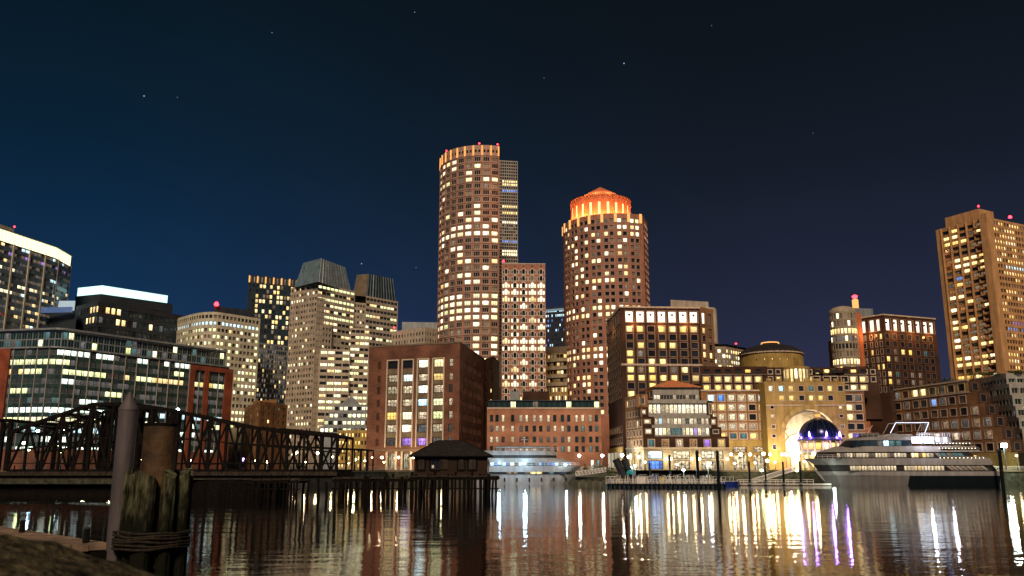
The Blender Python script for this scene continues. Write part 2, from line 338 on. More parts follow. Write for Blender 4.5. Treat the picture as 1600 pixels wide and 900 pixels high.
def win_geo(w, h, st, depth):
    """frame and pane of one window, local: x along wall, y inward, z up, origin at bottom centre of the pane"""
    f = MB(); g = MB(); x = w/2; k = st.get('fw', .12); uvs = [(0, 0), (1, 0), (1, 1), (0, 1)]
    arch = st.get('arch'); nx, nz = st.get('nx', 1), st.get('nz', 1)
    if arch:
        n = 8; pts = [(-x, 0, 0), (x, 0, 0)]+[(x*math.cos(PI*i/n), 0, h-x+x*math.sin(PI*i/n)) for i in range(n+1)]
        if st['arch'] < 1:
            pts = [(-x, 0, 0), (x, 0, 0)]+[(x*math.cos(PI*i/n), 0, h-x*st['arch']+x*st['arch']*math.sin(PI*i/n)) for i in range(n+1)]
        g.face(pts, 0, [(.5+p[0]/w, p[2]/h) for p in pts])
    elif st.get('split'):
        for i in range(nx):
            a, b = -x+w*i/nx, -x+w*(i+1)/nx; g.face([(a, 0, 0), (b, 0, 0), (b, 0, h), (a, 0, h)], 0, uvs)
    else: g.face([(-x, 0, 0), (x, 0, 0), (x, 0, h), (-x, 0, h)], 0, uvs)
    y0, y1 = -.10, .02
    if k:
        f.box(-x, -x+k, y0, y1, 0, h); f.box(x-k, x, y0, y1, 0, h); f.box(-x+k, x-k, y0, y1, 0, k); f.box(-x+k, x-k, y0, y1, h-k, h)
    km = st.get('mw', k*.8)
    for i in range(1, nx): f.box(-x+w*i/nx-km/2, -x+w*i/nx+km/2, y0, y1, k, h-k)
    for i in range(1, nz): f.box(-x+k, x-k, y0+.01, y1, h*i/nz-km/2, h*i/nz+km/2)
    tr = st.get('trim', 0)
    if tr:   # surround standing proud of the wall
        a, b = -depth-.08, -depth+.02
        if arch and st['arch'] == 1:
            n = 8; R0, R1 = x, x+tr; zc = h-x
            f.box(-x-tr, -x, a, b, 0, zc, 1); f.box(x, x+tr, a, b, 0, zc, 1)
            for i in range(n):
                t0, t1 = PI*i/n, PI*(i+1)/n
                q = [(R0*math.cos(t0), R0*math.sin(t0)), (R1*math.cos(t0), R1*math.sin(t0)), (R1*math.cos(t1), R1*math.sin(t1)), (R0*math.cos(t1), R0*math.sin(t1))]
                f.face([(p[0], a, zc+p[1]) for p in q], 1)
            f.box(-x-tr, x+tr, a-.05, b, -tr, 0, 1)
        else:
            f.box(-x-tr, -x, a, b, -tr, h+tr, 1); f.box(x, x+tr, a, b, -tr, h+tr, 1); f.box(-x, x, a, b, h, h+tr, 1); f.box(-x, x, a-.06, b, -tr, 0, 1)
    return f, g
def window_obj(root, rec):
    p, ang, w, h, st, fm, tm, gm, depth = rec
    key = (round(w, 2), round(h, 2), id(st), fm, tm, gm, round(depth, 2))
    if key not in WM:
        f, g = win_geo(w, h, st, depth)
        if st.get('one'):      # small in the photo: frame and pane in one mesh
            n0 = len(f.v); f.v += g.v; nf = len(f.f)
            for i, q in enumerate(g.f):
                f.f.append(tuple(k+n0 for k in q)); f.m.append(2)
                if i in g.uv: f.uv[nf+i] = g.uv[i]
            g = None
        WM[key] = (f.build('window', [fm, tm, gm]) , g.build('pane', gm) if g else None)
        a, b = WM[key]; WM[key] = (a.data, b.data if b else None)
        for o in (a, b):
            if o: bpy.data.objects.remove(o)
    me, pm = WM[key]
    o = bpy.data.objects.new('window', me); COL.objects.link(o); o.parent = root
    o.location = Vector(p)-Vector(root['_b']); o.rotation_euler = (0, 0, ang)
    if pm:
        q = bpy.data.objects.new('pane', pm); COL.objects.link(q); q.parent = o
class Bld:
    def __init__(s, name, label, base, cat='building', group=None):
        s.root = thing(name, label, cat, base, group); s.wins = []; s.walls = {}
    def mb(s, mat):
        return s.walls.setdefault(mat, MB())
    def wall(s, path, u0, u1, z0, z1, mat, d=0):
        us = [u0]+[c for c in path.c if u0+.01 < c < u1-.01]+[u1]; w = s.mb(mat)
        for a, b in zip(us, us[1:]):
            pa, pb = path.pos(a, d), path.pos(b, d)
            w.face([(*pa, z0), (*pb, z0), (*pb, z1), (*pa, z1)])
    def facade(s, path, z0, z1, cols, rows, mat, pal, u0=0, u1=None, st=None, frame='frame_dark', trim='trim_light', depth=.3, fn=None, d=0):
        """wall with real openings; every opening gets a window. fn(i, j) -> glass key or None for the palette, False for no window there"""
        st = st if st is not None else ST['plain']
        u1 = path.len if u1 is None else u1; w = s.mb(mat); z = z0
        for j, (ra, rb) in enumerate(rows):
            if ra > z+.001: s.wall(path, u0, u1, z, ra, mat, d)
            u = u0
            for i, (a, b) in enumerate(cols):
                k = fn(i, j) if fn else None
                if k is False: continue
                if k is None: k = pick(pal)
                if a > u+.001: s.wall(path, u, a, ra, rb, mat, d)
                u = b
                A0, B0, A1, B1 = path.pos(a, d), path.pos(b, d), path.pos(a, d+depth), path.pos(b, d+depth)
                w.face([(*A0, ra), (*A1, ra), (*A1, rb), (*A0, rb)]); w.face([(*B1, ra), (*B0, ra), (*B0, rb), (*B1, rb)])
                w.face([(*A0, ra), (*B0, ra), (*B1, ra), (*A1, ra)]); w.face([(*A1, rb), (*B1, rb), (*B0, rb), (*A0, rb)])
                if st.get('arch'):   # fill the two corners above the arch
                    W_, hh = (b-a), rb-ra; x = W_/2; rz = x*st['arch']; c0 = path.pos((a+b)/2, d); t = path.at((a+b)/2)[1]; n = 8
                    for sgn in (-1, 1):
                        for q in range(n//2):
                            t0, t1 = PI/2*q/(n//2), PI/2*(q+1)/(n//2)
                            e = [(sgn*x*math.cos(t0), rb-rz+rz*math.sin(t0)), (sgn*x*math.cos(t1), rb-rz+rz*math.sin(t1)), (sgn*x, rb)]
                            w.face([(c0.x+t.x*k_[0], c0.y+t.y*k_[0], k_[1]) for k_ in e])
                pc = (A1+B1)/2; t = (B1-A1).normalized()
                s.wins.append(((pc.x, pc.y, ra), math.atan2(t.y, t.x), (B1-A1).length, rb-ra, st, frame, trim, k, depth))
            if u < u1-.001: s.wall(path, u, u1, ra, rb, mat, d)
            z = rb
        if z < z1-.001: s.wall(path, u0, u1, z, z1, mat, d)
    def band(s, path, u0, u1, z0, z1, proud, name, mat, back=.05):
        """cornice or string course"""
        us = [u0]+[c for c in path.c if u0+.01 < c < u1-.01]+[u1]; m = MB()
        for a, b in zip(us, us[1:]):
            q = [path.pos(a, back), path.pos(b, back), path.pos(b, -proud), path.pos(a, -proud)]
            m.prism(q, z0, z1)
        return m.build(name, mat, s.root)
    def solid(s, poly, z0, z1, name, mat, top=None):
        m = MB(); m.prism(poly, z0, z1, top=top); return m.build(name, mat, s.root)
    def piers(s, path, us, w, z0, z1, proud, mat, name='pier'):
        me = None
        for u in us:
            m = MB(); q = [path.pos(u-w/2, .05), path.pos(u+w/2, .05), path.pos(u+w/2, -proud), path.pos(u-w/2, -proud)]; m.prism(q, z0, z1); m.build(name, mat, s.root)
    def finish(s, single=True, wallname='wall'):
        for k, m in s.walls.items(): m.build(wallname, k, s.root)
        if single:
            size = lambda r: -(r[2]*r[3])/(r[0][1]**2)
            s.wins.sort(key=size); one, rest = s.wins[:300], s.wins[300:]
        else: one, rest = [], s.wins
        for r in one: window_obj(s.root, r)
        if rest:
            M_ = MB(); mats = []
            def mi(k):
                if k not in mats: mats.append(k)
                return mats.index(k)
            for p, ang, w, h, st, fm, tm, gm, depth in rest:
                f, g = win_geo(w, h, st, depth); ca, sa = math.cos(ang), math.sin(ang)
                for src, ms in ((f, [mi(fm), mi(tm)]), (g, [mi(gm)])):
                    n0 = len(M_.v); n1 = len(M_.f)
                    M_.v += [(p[0]+x*ca-y*sa, p[1]+x*sa+y*ca, p[2]+z) for x, y, z in src.v]
                    for i, q in enumerate(src.f):
                        M_.f.append(tuple(k+n0 for k in q)); M_.m.append(ms[src.m[i]] if src.m[i] < len(ms) else ms[0])
                        if i in src.uv: M_.uv[n1+i] = src.uv[i]
            M_.build('small_windows', mats, s.root, kind='stuff')
        return s.root
ST = {'plain': dict(one=1, fw=.1), 'two': dict(one=1, fw=.12, nx=2), 'trio': dict(one=1, fw=.14, nx=3, mw=.16),
      'trim': dict(fw=.1, trim=.28), 'thin': dict(one=1, fw=.08, trim=.12, nx=2), 'trimone': dict(one=1, fw=.1, trim=.25), 'trim2': dict(fw=.09, trim=.26, nx=2), 'band': dict(one=1, fw=.1, nx=4, split=1, mw=.12),
      'grid': dict(one=1, fw=.12), 'loft': dict(fw=.14, nx=3, nz=2, mw=.12), 'archlow': dict(fw=.1, arch=.35, nx=1, nz=2), 'arch': dict(one=1, fw=0, arch=1, trim=.35),
      'side': dict(one=1, fw=.08, trim=.2), 'bigband': dict(fw=.1, nx=5, split=1, mw=.1), 'slit': dict(one=1, fw=.05), 'shopfront': dict(fw=.18, nx=4, nz=2, mw=.12), 'glasswall': dict(fw=.08, nx=2, mw=.07)}
def floors(z0, n, fh, a, b): return [(z0+fh*k+a, z0+fh*k+b) for k in range(n)]
def back(path_pts, depth):
    """closed footprint: the visible front points, then points pushed away from the camera"""
    p = [Vector((q[0], q[1])) for q in path_pts]; a, b = p[-1], p[0]
    return p+[a+a.normalized()*depth, b+b.normalized()*depth]
def closed(B, pts, z0, z1, mat, depth, roofmat='roof_dark', inset=None):
    """plain back walls and a flat roof with the footprint of pts"""
    poly = back(pts, depth); n = len(pts); m = B.mb(mat)
    for k in range(n-1, len(poly)):
        a, b = poly[k], poly[(k+1) % len(poly)]; m.face([(*a, z0), (*b, z0), (*b, z1), (*a, z1)])
    r = MB(); r.face([(*q, z1-.6) for q in poly]); r.build('roof', roofmat, B.root)
    return poly
# ------------------------------------------------------------------ setting: water, ground, far hill line
m = MB(); m.face([(-6000, -300, 0), (6000, -300, 0), (6000, 6000, 0), (-6000, 6000, 0)]); m.build('water', 'water', kind='structure')
shore = [(-900, 262), (-60, 262), (-45, 318), (65, 318), (66, 300), (125, 300), (126, 284), (900, 284)]
m = MB(); m.prism(shore+[(5000, 5000), (-5000, 5000)], -2, G-.02); m.build('ground', 'ground_mat', kind='structure')
def ucol(path, px, py):
    r = ray(px, py)[0]; A, B = path.p[0], path.p[-1]; d = (B-A)/path.len
    return (r*A.y-A.x)/(d.x-r*d.y)
def rowspx(ys, px, Y): return sorted([(zof(px, b, Y), zof(px, a, Y)) for a, b in ys])
def colspx(path, xs, w, py): return sorted([(ucol(path, x, py)-w/2, ucol(path, x, py)+w/2) for x in xs])
def flat(a, b): return Path([a, b])
def mast(name, label, base, h, col='lamp_red', group='red roof beacons', r=.6):
    t = thing(name, label, 'beacon', base, group); q = MB(); q.tube(base, Vector(base)+Vector((0, 0, h)), .14, .08, 6); q.build('mast', 'metal_dark', t)
    q = MB(); q.lathe(Vector(base)+Vector((0, 0, h)), [(.02, -.1), (r*.8, .1), (r, r*.7), (r*.7, r*1.5), (.02, r*1.8)], 10); q.build('beacon_lamp', col, t); return t

# ---- A. glass tower with blazing crown band, far left
z = zof(113, 393, 470); A, B_ = cor(-30, 346, z), cor(89, 386, z); C_ = pt(113, 393, 480)
b = Bld('office_tower', 'glass office tower with a blazing pale yellow band along its roof, at left frame edge', (A.x, A.y, G), 'tower')
p = Path([A, B_, C_]); fh = 3.9; zt = z-6.3
def fA(i, j):
    if j == 16: return 'purple' if i % 4 == 3 else ('dim' if i % 3 else 'dark')
    if j in (14, 11) and i < 9 and random.random() < .75: return 'white'
    if j == 12 and random.random() < .3: return 'white'
    return None
n = 18; z0 = zt-n*fh
b.facade(p, G, zt, even(0, p.len, 26, .9), floors(z0, n, fh, 1.75, 3.5), 'glass_blue', [('dark_blue', 3), ('dimwhite', 3), ('dim', 4), ('cool', .8), ('warm', 1.2)], st=ST['band'], frame='metal_grey', fn=fA, depth=.2)
for u in [p.len*k/26 for k in (0, 4, 8, 12, 16, 20, 26)]:
    q = MB(); e = [p.pos(max(0, u-.45), 0), p.pos(min(p.len, u+.45), 0), p.pos(min(p.len, u+.45), -.5), p.pos(max(0, u-.45), -.5)]; q.prism(e, G, zt+.2); q.build('pier', 'concrete_white', b.root)
q = MB(); poly = back(p.p, 20); q.prism(poly, zt-.5, zt); q.build('roof', 'roof_dark', b.root)
b.band(p, 0, p.len, zt+.3, z-.4, -.35, 'lit_band', 'band_warm', back=.6)
for k in range(1, 26): b.piers(p, [p.len*k/26], .16, zt+.2, z-.3, -.1, 'metal_grey', 'band_post')
if 1: b.band(p, 0, p.len, z-.4, z, .5, 'cornice', 'metal_grey', 8)
closed(b, p.p, G, zt, 'metal_grey', 25)
pa = p.pos(p.len*.05, 4); pb = p.pos(p.len*.35, 4); b.solid([pa, pb, pb+pb.normalized()*12, pa+pa.normalized()*12], z-.4, z+3.3, 'penthouse', 'concrete_white')
b.finish(); mast('roof_beacon', 'red beacon on the penthouse of the far left glass tower', (pb.x, pb.y, z+3.3), .8, r=.5)

# ---- B. dark block with a white glowing crown
Y = 490; z = zof(170, 446, Y); A, M_, R = cor(122, 450, z), cor(160, 446, z), cor(262, 462, z)
b = Bld('office_block', 'dark office block whose whole top storey glows bluish white', (M_.x, M_.y, G)); p = Path([A, M_, R])
zl = zof(160, 459, M_.y); zb = zof(160, 490, M_.y)
b.band(p, 0, p.len, zl, z, .1, 'lit_crown', 'band_cool', back=1.2)
q = Path([p.pos(0, -1.2), p.pos(p.c[1], -1.2), p.pos(p.len, -1.2)+Vector((3, 0))])
b.facade(q, zb-17, zl-.3, even(q.c[1]+4, q.len-2, 24, .7), [(zb+2.6, zb+6.0)], 'metal_dark', [('dark_blue', 3), ('ember', .6)], st=ST['plain'])
q2 = Path([cor(152, 497, zb), cor(190, 490, zb)]) if False else Path([pt(118, 489, 470), pt(152, 486, 455), pt(300, 512, 505)])
def fB(i, j): return 'warm' if (j == 2 and i in (4, 5, 6, 8, 9, 10)) or (j == 1 and i in (3, 4, 5, 10, 11, 16)) else None
b.facade(q2, G, zb+.5, even(2, q2.len-2, 24, .75), floors(zb-18, 3, 5.6, 1.4, 4.8), 'metal_dark', [('dark_blue', 6), ('dark', 4), ('dimwhite', 1)], st=ST['two'], fn=fB)
closed(b, q.p, G, zl-.3, 'metal_dark', 20); closed(b, q2.p, G, zb+.5, 'metal_dark', 20)
b.solid(back([pt(65, 489, 462), pt(120, 486, 456)], 14), G, zof(90, 487, 460), 'side_wing', 'metal_dark')
b.solid(back([pt(78, 470, 470), pt(118, 468, 470)], 6), zof(90, 489, 460), zof(90, 470, 470), 'glass_lantern', 'cool')
b.band(flat(pt(60, 487, 454), pt(116, 487, 452)), 0, 18.5, zof(90, 489, 455), zof(90, 481, 455), .1, 'lit_terrace', 'blue', 1)
b.finish()

# ---- C. long glass office with copper coloured frames
z = zof(110, 511, 355); L0, L1 = pt(-30, 524, 362), cor(100, 512, z); R = cor(360, 548, z)
pts = [L0, L1-Vector((4, .6))]; c1, c2, c3 = L1-Vector((4, .6)), L1, L1+(R-L1).normalized()*5
for k in range(1, 6):
    t = k/6; pts.append(c1*(1-t)**2+c2*2*t*(1-t)+c3*t*t)
pts += [c3, R]
b = Bld('glass_office', 'long low glass office with a rounded corner and copper red frames behind the iron bridge', (L1.x, L1.y, G), 'building'); p = Path(pts)
zs = zof(110, 541, 355)     # terrace line
fh = 3.95
inn = Path([p.pos(c, 3.2) for c in p.c])
b.facade(inn, zs-1, z, even(1, inn.len-1, 44, .92), [(zs+.6, zs+3.6), (zs+3.9, z-1.2)], 'metal_grey', [('dark_teal', 6), ('dimwhite', 2), ('teal', .7), ('green', .6)], st=ST['two'], frame='metal_grey', depth=.15)
b.band(inn, 0, inn.len, z-.5, z+.3, 1.2, 'roof_edge', 'metal_grey', 9)
b.band(p, 0, p.len, zs-.5, zs+.2, .7, 'terrace_edge', 'metal_grey', 5)
n = 11; z0 = zs-.6-n*fh
rowp = {10: .15, 9: .85, 8: .75, 7: .6, 6: .45, 5: .3, 4: .8, 3: .97, 2: .7, 1: .75, 0: .6}; runs = {}
rowm = {9: [('green', 3), ('white', 1)], 8: [('warm', 2), ('green', 2), ('gold', 1)], 7: [('pale', 1), ('dimwhite', 3)], 6: [('dimwhite', 2), ('green', 1)], 5: [('dimwhite', 2), ('pale', 1)], 4: [('pale', 2), ('cool', 1)], 3: [('white', 3), ('green', 1), ('pale', 1)], 2: [('cool', 2), ('pale', 1)], 1: [('dimwhite', 1), ('pale', 1)], 0: [('pale', 1)]}
def fC(i, j):
    u = (i+.5)/44
    if j in (9, 10) and u > .3: pr = .6
    else: pr = rowp.get(j, .3)
    key = (j, (i+j*2)//3)
    if key not in runs: runs[key] = pick(rowm.get(j, [('pale', 1)])) if random.random() < pr else None
    if runs[key] and random.random() < .85: return runs[key]
    return pick([('dark_teal', 6), ('dark', 1), ('dimwhite', 3), ('teal', .5)])
b.facade(p, G, zs-.5, even(.4, p.len-.4, 44, .9), floors(z0, n, fh, 1.2, 3.5), 'panel_green', [], st=ST['bigband'], frame='metal_grey', fn=fC, depth=.2)
for k in range(0, 45):
    if k % 2 == 0:
        u = .4+(p.len-.8)*k/44; q = MB(); e = [p.pos(max(0, u-.14), 0), p.pos(min(p.len, u+.14), 0), p.pos(min(p.len, u+.14), -.35), p.pos(max(0, u-.14), -.35)]; q.prism(e, G, zs-.5); q.build('mullion', 'trim_grey', b.root)
def slab(path, px0, px1, py, y0, y1, ztop, name, mat, proud=.7):
    a, c = ucol(path, px0, py), ucol(path, px1, py); q = MB(); q.prism([path.pos(a, .1), path.pos(c, .1), path.pos(c, -proud), path.pos(a, -proud)], y0, y1); return q.build(name, mat, b.root)
pr_ = flat(p.p[-2], p.p[-1]); zt = zs-1.2
for x0, x1 in ((295, 303), (318, 325), (350, 362)): slab(pr_, x0, x1, 600, G, zt, 0, 'red_frame', 'brick_red')
for zz0, zz1 in ((zt-2.2, zt+.05), (G+3, G+6)):
    a, c = ucol(pr_, 295, 600), ucol(pr_, 362, 600); q = MB(); q.prism([pr_.pos(a, .1), pr_.pos(c, .1), pr_.pos(c, -.75), pr_.pos(a, -.75)], zz0, zz1); q.build('red_frame', 'brick_red', b.root)
pl_ = flat(p.p[0], p.p[1]); a, c = 0, ucol(pl_, 12, 600); q = MB(); q.prism([pl_.pos(a, .1), pl_.pos(c, .1), pl_.pos(c, -.8), pl_.pos(a, -.8)], G, zs-.4); q.build('red_frame', 'brick_red', b.root)
b.band(p, 0, p.len, G, G+8.5, .6, 'podium', 'brick_brown', .02)
closed(b, p.p, G, zs-.5, 'metal_dark', 30); b.finish()

# ---- D. pale curved office with rounded corner
Y = 470; z = zof(330, 484, Y); A, M_, R = cor(275, 498, z), cor(322, 484.5, z), cor(407, 498, z)
pts = [A]; c1 = M_+(A-M_)*.55; c3 = M_+(R-M_)*.3
pts += [c1*(1-t)**2+M_*2*t*(1-t)+c3*t*t for t in [k/8 for k in range(9)]]+[R]
b = Bld('curved_office', 'pale office block with rounded corner and rows of greenish lit windows', (M_.x, M_.y, G)); p = Path(pts)
fh = 3.75; n = 17; z0 = z-.8-n*fh
dp = {16: .1, 15: .75, 14: .4, 13: .5, 12: .45, 11: .5, 10: .4, 9: .75, 8: .6, 7: .7, 6: .85, 5: .85, 4: .15, 3: .1, 2: .7, 1: .8, 0: .6}
def fD(i, j):
    if j == 15: return pick([('cool', 3), ('white', 1), ('dark', 1)])
    if j == 10 and i < 14: return 'blue' if random.random() < .4 else 'dark'
    return pick([('green', 4), ('white', 2), ('warm', 1)]) if random.random() < dp[j] else pick([('dark', 4), ('curtain', 2), ('dim', 1)])
b.facade(p, G, z, even(.5, p.len-.5, 27, .72), floors(z0, n, fh, 1.1, 3.0), 'concrete_white', [], st=ST['two'], fn=fD, depth=.5)
closed(b, p.p, G, z, 'concrete_white', 25)
pc = [p.pos(p.len*.45, 9), p.pos(p.len*.98, 4)]; b.solid(back(pc, 12), z-1, zof(330, 475, Y+10), 'penthouse', 'metal_dark')
b.finish(); mast('roof_beacon', 'large red beacon above the pale curved office', (*p.pos(p.len*.5, 9.5), zof(330, 478, Y+10)), 1.2, r=1.3)

# ---- E. dark glass tower with seven roof lights
Y = 600; z = zof(389, 430, Y); A, R = cor(389, 430, z), cor(466, 437, z)
b = Bld('dark_glass_tower', 'dark blue glass tower with upright golden lights along its roof edge', (A.x, A.y, G), 'tower'); p = flat(A, R)
fh = 3.6; zt = z-5.4; n = 36; z0 = zt-n*fh
def fE(i, j):
    k = n-1-j; litp = .75 if k in (0, 1, 2, 3, 4) else (.05 if k in (5, 6, 7) and i > 2 else .5 if k < 19 else .25)
    if i in (0, 1) and 4 < k < 20: litp = .05
    return pick([('warm', 4), ('gold', 1), ('dim', 3)]) if random.random() < litp else 'dark_blue'
b.facade(p, G+40, zt, even(.3, p.len-.3, 14, .78), floors(z0, n, fh, .5, 3.1)[10:], 'metal_dark', [], st=ST['plain'], fn=fE, depth=.15, frame='metal_dark')
b.wall(p, 0, p.len, G, G+40, 'metal_dark')
b.facade(p, zt, z, even(0, p.len, 13, .5), [(zt+.6, z-.6)], 'metal_dark', [('dim', 1)], st=ST['plain'], depth=.3)
for k in range(7):
    u = .5+(p.len-1)*k/6; q = MB(); q.prism([p.pos(u-.45, 0), p.pos(u+.45, 0), p.pos(u+.45, -.5), p.pos(u-.45, -.5)], zt+.4, z-.2); q.build('roof_light', 'fin_light', b.root)
closed(b, p.p, G, z, 'metal_dark', 25); b.finish()
# the lower blue grey tower in front of it
Y = 540; z = zof(408, 533, Y); A, R = cor(398, 534, z), cor(452, 541, z)
b = Bld('slate_office', 'slate blue office with fine window grid, between pale curved office and tan twin towers', (A.x, A.y, G), 'building'); p = flat(A, R)
b.facade(p, G, z, even(.3, p.len-.3, 16, .8), floors(z-.6-16*3.1, 16, 3.1, .5, 2.6), 'metal_grey', [('dark_blue', 5), ('dim', 2), ('dimwhite', 3), ('warm', .5)], st=ST['plain'], depth=.15)
closed(b, p.p, G, z, 'metal_grey', 20); b.finish(single=False)
# ---- F. brick mid-rise below them
Y = 430; z = zof(400, 625, Y); A, M_, R = cor(382, 637, z), cor(407, 627, z), cor(449, 633, z)
b = Bld('brick_midrise', 'small brick midrise block with a stepped top, beyond the right half of the iron bridge', (M_.x, M_.y, G)); p = Path([A, M_, R])
b.facade(p, G, z, even(.5, p.len-.5, 15, .42), floors(z-1.2-6*3.4, 6, 3.4, .9, 2.7), 'brick_tan', [('dark', 6), ('warm', .8), ('dim', 1)], st=ST['plain'])
closed(b, p.p, G, z, 'brick_tan', 15); pc = [p.pos(p.len*.2, 2), p.pos(p.len*.9, 2)]
b.solid(back(pc, 8), z-1, z+2.6, 'penthouse', 'brick_tan'); b.finish()

# ---- G. tan twin towers with slanted ribbed crowns
def slanted(b, p0, p1, p2, zb, zt, inset, mats=('glass_blue', 'metal_grey')):
    poly = [Vector(p0), Vector(p1), Vector(p2), Vector(p2)+Vector(p0)-Vector(p1)]; c = sum(poly, Vector((0, 0)))/4
    top = [c+(q-c)*inset for q in poly]
    for k, mt in ((0, mats[0]), (1, mats[1]), (2, mats[1]), (3, mats[1])):
        a, d = poly[k], poly[(k+1) % 4]; a2, d2 = top[k], top[(k+1) % 4]; q = MB(); q.face([(*a, zb), (*d, zb), (*d2, zt), (*a2, zt)]); q.build('crown_side', mt, b.root)
    q = MB(); q.face([(*v, zt) for v in top]); q.build('roof', 'roof_dark', b.root)
    for k in range(11):
        t = (k+.3)/10.5; a = poly[1].lerp(poly[2], t); a2 = top[1].lerp(top[2], t); q = MB(); q.bar((*a, zb), (*a2, zt), .45); q.build('rib', 'glass_blue', b.root)
Y = 520; z = zof(497, 442, Y)
A, M_, R = cor(455, 450, z), cor(497, 442, z), pt(548, 452, Y+22)
b = Bld('tan_stepped_tower', 'taller tan tower of a twin pair with slanted ribbed crown, left of the brick block', (M_.x, M_.y, G), 'tower', 'twin tan towers with slanted crowns'); fh = 3.62
Fa = lambda n_: (lambda i, j: ('cool' if random.random() < .5 else None) if j == n_-28 else ('white' if j == n_-3 and i < 5 else (pick([('white', 1), ('green', 1)]) if j in (n_-14, n_-24) and random.random() < .6 else None)))
pal = [('dark', 7), ('curtain', 2), ('dim', 2), ('white', .9), ('warm', .7)]
p = Path([A, M_]); n = 31; z0 = z-.6-n*fh
b.facade(p, G, z, even(.2, p.len-.2, 10, .62), floors(z0, n, fh, 1.2, 2.9), 'limestone', pal, st=ST['plain'], fn=Fa(n), depth=.35)
b.piers(p, [p.len*k/10 for k in (2, 4, 6, 8)], .6, G, z, .5, 'limestone')
# three corner steps going down to the right and back
w = (R-M_).normalized(); s0 = M_
for k, (wd, dz, n_) in enumerate(((6.0, 9, 28), (8, 26, 24))):
    e = s0+w*wd; zz = z-dz; q = Path([s0+Vector((0, -3.2*(k+.2))), e+Vector((0, -3.2*(k+.2)))])
    b.facade(q, G, zz, even(.3, q.len-.3, 3, .62), floors(zz-.6-n_*fh, n_, fh, 1.2, 2.9), 'limestone', pal, st=ST['two'], depth=.5)
    poly = [q.p[0], q.p[1], q.p[1]+Vector((0, 18)), q.p[0]+Vector((0, 18))]; mm = b.mb('limestone'); mm.face([(*poly[1], G), (*poly[2], G), (*poly[2], zz), (*poly[1], zz)]); mm.face([(*poly[3], G), (*poly[0], G), (*poly[0], zz), (*poly[3], zz)]); mm.face([(*v, zz-.3) for v in poly]); s0 = e
p = Path([M_, R+w*4]); n = 30
def fG(i, j):
    k = n-1-j
    if k in (0, 2, 5): return 'green' if i > 0 else 'white'
    return pick([('dark_blue', 2), ('green', 1), ('warm', 1), ('white', 1)]) if k < 9 else (pick([('dark', 5), ('dim', 2), ('white', .6), ('green', .8)]))
b.facade(p, G, z, even(.5, p.len-.3, 9, .9), floors(z-.6-n*fh, n, fh, 1.3, 3.0), 'limestone', pal, st=ST['band'], fn=fG, depth=.4)
closed(b, [A, M_, R+w*4], G, z, 'limestone', 24)
zc = zof(497, 407, Y+6); slanted(b, cor(460, 447, z+.3), cor(497, 438, z+.3), pt(549, 452, Y+26), z-.6, zc, .74)
b.finish()
Y = 550; z = zof(575, 462, Y); A, M_, R = pt(545, 470, Y-6), pt(572, 462, Y), pt(622, 472, Y+20)
b = Bld('tan_stepped_tower', 'lower tan tower of the twin pair with dark slanted crown, just above the brick block', (M_.x, M_.y, G), 'tower', 'twin tan towers with slanted crowns')
p = Path([A, M_]); n = 26
b.facade(p, G, z-5, even(.3, p.len-.3, 6, .62), floors(z-5.6-n*fh, n, fh, 1.2, 2.9), 'limestone', pal, st=ST['plain'], depth=.35)
p = Path([M_, R]); n = 27
b.facade(p, G, z, even(.4, p.len-.4, 9, .9), floors(z-.6-n*fh, n, fh, 1.3, 3.0), 'limestone', [], st=ST['band'], fn=lambda i, j: pick([('green', 2), ('white', 2), ('warm', 1), ('dark_blue', 2.5)]) if j % 2 or j < 18 else 'dark_blue', depth=.4)
closed(b, [A, M_, R], G, z, 'limestone', 24)
slanted(b, pt(550, 462, Y+6), pt(572, 460, Y+2), pt(619, 470, Y+20), z-2, zof(590, 431, Y+10), .82, ('stone_dark', 'metal_dark')); 
# its lower lit steps
for (xa, ya, xb, yb, YY, n_) in ((500, 545, 548, 540, 508, 17), (548, 512, 578, 512, 515, 20)):
    q = Path([pt(xa, ya, YY), pt(xb, yb, YY+4)]); zz = zof(xa, ya, YY)
    b.facade(q, G, zz, even(.3, q.len-.3, 4, .88), floors(zz-.6-n_*fh, n_, fh, 1.3, 3.0), 'limestone', [('green', 2), ('white', 2), ('dark', 2), ('warm', 1)], st=ST['band'], depth=.4); closed(b, q.p, G, zz, 'limestone', 15)
b.finish()

# ---- H. grey stepped office with little pyramid roof + low lit brick
Y = 400; z = zof(540, 632, Y); A, R = cor(522, 634, z), cor(578, 632, z)
b = Bld('grey_stepped_office', 'low grey office with stepped terraces and a small pyramid roof beside the brick block', (A.x, A.y, G)); 
zz = z
for k, x0 in enumerate((522, 514, 506, 500)):
    q = Path([pt(x0, 640, Y-3*k), pt(579, 640, Y-3*k)]); b.facade(q, zz-3.4, zz, even(.2, q.len-.2, 8+k, .85), [(zz-2.7, zz-1)], 'metal_grey', [('white', 3), ('green', 2), ('dark', 2.5), ('dim', 1)], st=ST['two'], depth=.3)
    closed(b, q.p, zz-3.4, zz, 'metal_grey', 14); zz -= 3.4
q = Path([pt(500, 660, Y-12), pt(579, 660, Y-12)]); b.wall(q, 0, q.len, G, zz, 'metal_grey')
m = MB(); pa, pb = pt(528, 632, Y+2), pt(562, 632, Y+2); m.prism([pa, pb, pb+Vector((0, 10)), pa+Vector((0, 10))], z-.6, zof(546, 619, Y+6), top=[(pa+pb)/2+Vector((-.3, 5)), (pa+pb)/2+Vector((.3, 5)), (pa+pb)/2+Vector((.3, 5.4)), (pa+pb)/2+Vector((-.3, 5.4))]); m.build('pyramid_roof', 'metal_grey', b.root)
b.finish()
Y = 372; z = zof(550, 672, Y); q = Path([pt(528, 672, Y), pt(580, 672, Y)])
